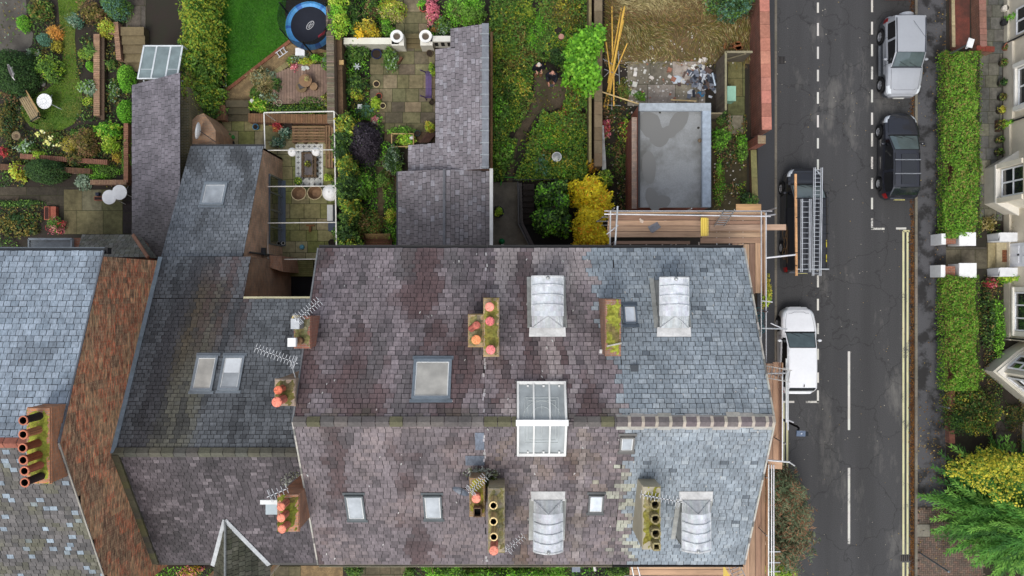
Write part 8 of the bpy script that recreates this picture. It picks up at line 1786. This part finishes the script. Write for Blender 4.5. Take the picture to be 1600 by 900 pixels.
s = MB(C(138, 96, 60), 'wood'); c = P(484, 354, .3); s.box(c.x-.2, c.y+.02, .24, c.x+.22, c.y+.1, .28); s.box(c.x-.06, c.y-.25, .2, c.x+.06, c.y+.02, .26); s.box(c.x-.06, c.y-.25, 0, c.x-.02, c.y-.2, .2); s.box(c.x+.16, c.y+.03, 0, c.x+.2, c.y+.08, .24); s.build('wooden_stool', label='small T shaped wooden stool on the mossy flags', cat='stool')
s = MB(C(30, 34, 40), 'plastic'); c = P(350, 213, .3); 
for k in range(22): s.obox((c.x+random.gauss(0, .28), c.y+random.gauss(0, .13), random.uniform(.08, .3)), (random.uniform(.08, .22), random.uniform(.06, .14), .08), rot=random.random()*3, col=random.choice([C(24, 26, 30), C(30, 30, 34), C(60, 140, 60), C(80, 160, 190), C(140, 170, 60), C(28, 60, 110)]))
s.build('toy_heap', label='heap of black and coloured toys beside the outhouse', cat='toys', kind='stuff')
s = MB(C(176, 180, 184), 'metal'); c = P(427, 245, .7); s.path([(c.x-.3, c.y, .0), (c.x-.2, c.y, .8), (c.x+.25, c.y, .8), (c.x+.2, c.y, 0)], .02, 6); s.path([(c.x-.05, c.y-.3, 0), (c.x-.05, c.y+.1, .9)], .02, 6); s.ring((c.x-.05, c.y-.25, .22), .2, .02, 14, N_=(1, 0, 0)); s.build('scooter', label='small child scooter standing by the brick wall under the frame', cat='scooter')
# garden B bits
t = thing('white_wall', 'low white rendered wall with round planter, left of the steps', 'wall', (*G(580, 64), 0)); s = MB(C(226, 224, 212), 'render'); a, b_ = P(537, 69, 1.), P(620, 59, 1.); s.box(a.x, a.y, 0, b_.x+.1, b_.y, 1., C(206, 204, 190), top=C(230, 228, 214)); s.build('wall', t)
def planter(t, px, py):
    c = P(px, py, 1.35); s = MB(C(236, 236, 230), 'white'); s.box(c.x-.3, c.y-.33, 0, c.x+.3, c.y+.22, 1.0, C(214, 212, 200), top=C(232, 230, 220)); s.lathe((c.x, c.y, 1.0), [(.2, 0), (.27, .2), (.31, .36), (.31, .4), (.18, .4), (.16, .3), (0, .3)], 26, [C(220, 220, 212)]*3+[C(240, 240, 236), C(200, 198, 190), C(96, 84, 72)]); s.build('planter', t)
planter(t, 620, 57)
t = thing('white_wall', 'short white pierced wall with round planter, right of the steps', 'wall', (*G(690, 64), 0)); s = MB(C(222, 220, 210), 'render'); a, b_ = P(672, 65, 1.), P(704, 56, 1.); s.box(a.x, a.y, 0, b_.x, b_.y, 1., C(206, 204, 192), top=C(230, 228, 218)); s.build('wall', t); planter(t, 665, 57)
for k in range(3): x = a.x+.18+k*.32; s = MB(C(40, 40, 38)); s.box(x, a.y-.01, .3, x+.18, a.y-.002, .85); s.build('opening', t)
s = MB(C(190, 160, 112), 'wood'); a, b_ = P(612, 229, .5), P(646, 209, .5)
for p, q in (((a.x, a.y), (b_.x, a.y)), ((a.x, b_.y), (b_.x, b_.y)), ((a.x, a.y), (a.x, b_.y)), ((b_.x, a.y), (b_.x, b_.y))): s.beam((*p, .5), (*q, .5), .05, .05)
for x in (a.x, b_.x):
    for y in (a.y, b_.y): s.box(x-.025, y-.025, 0, x+.025, y+.025, .52)
s.build('cold_frame', label='open timber cold frame filled with bright plants', cat='cold frame')
s = MB(C(84, 60, 48), 'wood'); c = P(671, 216, .5)
for k in range(5): s.obox((c.x-.3+k*.1, c.y+.05, .35), (.07, .62, .03), rot=-.7, col=jit(C(86, 62, 52), .12))
s.build('slatted_chair', label='dark slatted wooden chair folded by the timber frame', cat='chair')
s = MB(C(150, 102, 72)); s.beam(P(617, 104, .25), P(628, 90, .25), .12, .22, C(120, 82, 62)); s.build('broken_pot', label='long brown trough lying diagonally on the flags', cat='trough')
for (x, y, c_, lb) in ((539, 105, C(206, 172, 116), 'square tan cap on the fence beside the deck'), (558, 104, C(176, 184, 186), 'grey metal fan ornament in the flower bed'), (643, 215, C(226, 226, 220), 'white ball inside the timber cold frame'), (562, 166, C(224, 224, 220), 'white tag in the bed above the purple bush'), (556, 379, C(96, 90, 120), 'purple star shaped ornament by the ivy'), (784, 377, C(24, 120, 70), 'green bag on the tarmac yard by the eaves'), (498, 206, C(190, 210, 216), '')):
    if not lb: continue
    c = P(x, y, .5); s = MB(c_, 'plastic')
    if 'fan' in lb or 'star' in lb:
        for k in range(6): a = k*PI/3; s.beam((c.x, c.y, .5), (c.x+.18*math.cos(a), c.y+.18*math.sin(a), .52), .05, .02)
        s.tube((c.x, c.y, 0), (c.x, c.y, .5), .015, 5)
    elif 'ball' in lb: s.sphere((c.x, c.y, .5), .11, 12)
    elif 'bag' in lb: s.sphere((c.x, c.y, .3), .16, 10, sz=1.4); s.beam((c.x+.02, c.y-.1, .3), (c.x+.12, c.y-.75, .35), .13, .1, C(226, 226, 220))
    else: s.box(c.x-.11, c.y-.11, .4 if 'cap' not in lb else 1.25, c.x+.11, c.y+.11, .46 if 'cap' not in lb else 1.36); s.tube((c.x, c.y, 0), (c.x, c.y, .4), .02, 5)
    s.build('ornament' if 'cap' not in lb and 'bag' not in lb else ('post_cap' if 'cap' in lb else 'bag'), label=lb, cat='bag' if 'bag' in lb else 'ornament')
s = MB(C(196, 198, 196), 'metal'); c = P(870, 245, .9); s.lathe((c.x, c.y, 0), [(.2, 0), (.22, .85), (.24, .88), (.24, .9), (.2, .9), (.05, .93), (0, .93)], 22, [C(120, 122, 120)]*2+[C(180, 182, 180), C(196, 198, 196), C(160, 162, 158), C(180, 182, 178)]); s.build('metal_bin', label='round grey metal bin lid in the overgrown garden', cat='bin')
s = MB(C(170, 128, 110)); c = P(877, 57, .4); s.lathe((c.x, c.y, 0), [(.1, 0), (.13, .3), (.14, .4), (0, .4)], 16, [C(140, 96, 80)]*2+[C(186, 140, 124)]); s.build('clay_pot', label='upturned clay pot in the grass above the two people', cat='pot')
s = MB(C(60, 150, 50), 'plastic'); s.path([P(782, 290, .3), P(785, 277, .3), P(812, 277, .3)], .03, 5); s.build('hose', label='green hose end at the top of the tarmac yard', cat='hose')
for (a, b_, lb) in (((318, 884), (312, 915), 'left cream porch column under the gablet'), ((408, 884), (420, 915), 'right cream porch column under the gablet')):
    c = P(*b_, 1.5); s = MB(C(206, 200, 180), 'render'); p = P(a[0]+8 if 'left' in lb else 413, 905, 4.); s.tube((p.x, p.y, 0), (p.x, p.y, 4.4), .13, 10); s.build('porch_column', label=lb, cat='column')
s = MB(C(96, 104, 116), 'metal'); c = P(900, 887, 1.0); s.box(c.x-.2, c.y-.2, 0, c.x+.2, c.y+.25, 1.05); s.build('meter_box', label='blue grey metal box under the front eaves', cat='box')
s = MB(C(216, 216, 210), 'white'); s.tube(P(928, 882, 5), P(930, 892, 5), .06, 8); s.build('vent_pipe', label='white pipe end below the front eaves', cat='pipe')
# ================= people and the cat
def skin(name, pts, edges, radii, col, mat='vc', parent=None, sub=2, **tg):
    me = bpy.data.meshes.new(name); me.from_pydata([tuple(p) for p in pts], edges, []); o = bpy.data.objects.new(name, me); COL.objects.link(o)
    m1 = o.modifiers.new('s', 'SKIN'); 
    if not me.skin_vertices: 
        bm = bmesh.new(); bm.from_mesh(me); bm.verts.layers.skin.verify(); bm.to_mesh(me); bm.free()
    for k, r_ in enumerate(radii): me.skin_vertices[0].data[k].radius = (r_, r_) if not isinstance(r_, tuple) else r_; me.skin_vertices[0].data[k].use_root = (k == 0)
    m2 = o.modifiers.new('u', 'SUBSURF'); m2.levels = sub; m2.render_levels = sub
    dg = bpy.context.evaluated_depsgraph_get(); ev = o.evaluated_get(dg); nm_ = bpy.data.meshes.new_from_object(ev); o.modifiers.clear(); o.data = nm_
    nm_.materials.clear(); nm_.materials.append(MATS[mat]); ca = nm_.attributes.new('Col', 'FLOAT_COLOR', 'FACE'); nf = len(nm_.polygons)
    cols = [col]*nf if not callable(col) else [col(p.center) for p in nm_.polygons]
    ca.data.foreach_set('color', np.array([(*c, 1) for c in cols], dtype=np.float32).ravel()); nm_.polygons.foreach_set('use_smooth', [True]*nf)
    if parent: o.parent = parent
    tag(o, **tg); return o
def person(label, px, py, rz, hair, skinc, coat, hairy=True, hands=.32, height=1.7, trous=C(40, 40, 48)):
    k = height/1.75; c = P(px, py, 1.65)
    V_ = [(0, 0, .98), (0, 0, 1.2), (0, 0, 1.42), (0, .01, 1.52), (0, .03, 1.62), (0, .03, 1.7)]; R_ = [.13, .12, .13, .055, .09, .07]; E_ = [(0, 1), (1, 2), (2, 3), (3, 4), (4, 5)]
    for sx in (-1, 1):
        b0 = len(V_); V_ += [(sx*.18, 0, 1.42), (sx*.24, .06, 1.14), (sx*.14, hands, 1.08), (sx*.12, hands+.07, 1.08)]; R_ += [.05, .035, .026, .036]; E_ += [(2, b0), (b0, b0+1), (b0+1, b0+2), (b0+2, b0+3)]
        for f in range(5):
            fx = (-.035+.0175*f) if f < 4 else -sx*.0; ln = (.075, .085, .08, .06, .05)[f]; i0 = len(V_)
            if f < 4: V_ += [(sx*.12+fx, hands+.115, 1.08), (sx*.12+fx-sx*.01, hands+.115+ln*.7, 1.065), (sx*.12+fx-sx*.02, hands+.115+ln, 1.03)]
            else: V_ += [(sx*.12-sx*.045, hands+.07, 1.09), (sx*.12-sx*.07, hands+.1, 1.09), (sx*.12-sx*.07, hands+.125, 1.08)]
            R_ += [.009, .008, .007]; E_ += [(b0+3, i0), (i0, i0+1), (i0+1, i0+2)]
        h0 = len(V_); V_ += [(sx*.1, 0, .9), (sx*.11, .03, .5), (sx*.12, -.02, .09), (sx*.13, .12, .05)]; R_ += [.09, .06, .045, .04]; E_ += [(0, h0), (h0, h0+1), (h0+1, h0+2), (h0+2, h0+3)]
    body = skin('person', [Vector(v)*k for v in V_], E_, [r*k for r in R_], skinc, sub=1, label=label, cat='person'); body.location = (c.x, c.y, 0); body.rotation_euler = (0, 0, rz)
    f = MB(skinc)                                             # eyes, nose, ears, mouth belong to the head: small features as one child
    f.sphere((0, .125*k, 1.635*k), .018, 6); [f.sphere((sx*.088*k, .03*k, 1.63*k), .022, 6) for sx in (-1, 1)]; [f.sphere((sx*.032*k, .112*k, 1.655*k), .011, 6, col=C(30, 26, 24)) for sx in (-1, 1)]; f.box(-.025*k, .112*k, 1.59*k, .025*k, .12*k, 1.597*k, C(150, 80, 76)); f.build('face', body, local=True)
    jv = [(0, 0, .86), (0, 0, 1.1), (0, 0, 1.3), (0, 0, 1.43)]; jr = [(.2, .15), (.19, .14), (.2, .14), (.1, .1)]; je = [(0, 1), (1, 2), (2, 3)]
    for sx in (-1, 1): b0 = len(jv); jv += [(sx*.19, 0, 1.42), (sx*.26, .05, 1.15), (sx*.15, hands-.0, 1.09)]; jr += [.11, .1, .085]; je += [(2, b0), (b0, b0+1), (b0+1, b0+2)]
    skin('coat', [Vector(v)*k for v in jv], je, [tuple(a*k for a in r) if isinstance(r, tuple) else r*k for r in jr], coat, parent=body)
    tv_ = [(0, 0, .92)]; tr_ = [.13]; te = []
    for sx in (-1, 1): b0 = len(tv_); tv_ += [(sx*.1, 0, .84), (sx*.11, .03, .5), (sx*.12, -.02, .12)]; tr_ += [.11, .08, .07]; te += [(0, b0), (b0, b0+1), (b0+1, b0+2)]
    skin('trousers', [Vector(v)*k for v in tv_], te, [r*k for r in tr_], trous, parent=body)
    for sx in (-1, 1): s = MB(C(120, 84, 56), 'rubber'); s.sphere((sx*.13*k, .08*k, .05), .09, 10, sz=.5); s.v = [(x, .08*k+(y-.08*k)*1.6, z) for x, y, z in s.v]; s.build('shoe', body, local=True)
    h = MB(hair); hs_ = 1.0
    for a_ in range(5):
        for b__ in range(16):
            t0, t1 = a_*PI/2/5, (a_+1)*PI/2/5; p0, p1 = 2*PI*b__/16, 2*PI*(b__+1)/16
            ff = lambda t, p: Vector((.1*k*math.sin(t)*math.cos(p), .02*k+.118*k*math.sin(t)*math.sin(p), 1.665*k+.108*k*math.cos(t)-(.07*k if (math.sin(p) < -.2 and t > 1.2) else 0)))
            cc = jit(hair, .05)
            if not hairy and t0 < .9: cc = skinc
            h.face([ff(t0, p0), ff(t1, p0), ff(t1, p1), ff(t0, p1)] if a_ else [ff(0, 0), ff(t1, p0), ff(t1, p1)], cc)
    h.build('hair', body, local=True, smooth=True); return body
person('person with white hair in a dark coat standing on the earth path', 842, 100, PI+.15, C(226, 216, 204), C(206, 160, 138), C(24, 24, 36), True, .14)
pr = person('balding person in a dark jacket holding out both hands', 863.5, 113, PI-.1, C(110, 98, 98), C(206, 152, 132), C(30, 32, 44), False, .36)
c = P(863.5, 113, 1.65); s = MB(C(60, 60, 66), 'plastic'); s.obox((c.x-.02, c.y-.5, 1.13), (.2, .1, .04)); s.box(c.x-.08, c.y-.58, 1.13, c.x+.04, c.y-.56, 1.2); s.build('remote_controller', label='small grey controller held in both hands', cat='controller')
ct = P(18, 113, 2.15); zc = 2.12
cv = [(0, 0, .14), (0, .16, .15), (0, .3, .14), (0, .38, .17), (0, -.14, .12), (0, -.3, .1), (.05, -.42, .09)]; cr_ = [.085, .08, .06, .05, .075, .025, .02]; ce = [(0, 1), (1, 2), (2, 3), (0, 4), (4, 5), (5, 6)]
for (sx, y) in ((-1, .2), (1, .2), (-1, -.1), (1, -.1)): b0 = len(cv); cv += [(sx*.07, y, .07), (sx*.08, y+.06, .01)]; cr_ += [.028, .02]; ce += [(1 if y > 0 else 4, b0), (b0, b0+1)]
cat_o = skin('cat', [Vector(v) for v in cv], ce, cr_, lambda p: C(196, 192, 188) if (p.y > .33 or p.x > .05 or p.y < -.24) else C(96, 92, 92), label='grey and white cat lying on top of the clipped dark bush', cat='cat'); cat_o.location = (ct.x, ct.y, zc-.05); cat_o.rotation_euler = (0, 0, math.radians(18))
s = MB(C(110, 106, 104))
for sx in (-1, 1): s.mesh([(sx*.05, .38, .2), (sx*.015, .38, .215), (sx*.035, .38, .26), (sx*.035, .4, .2)], [(0, 1, 2), (0, 3, 2), (1, 3, 2)])
s.build('ears', cat_o, local=True)
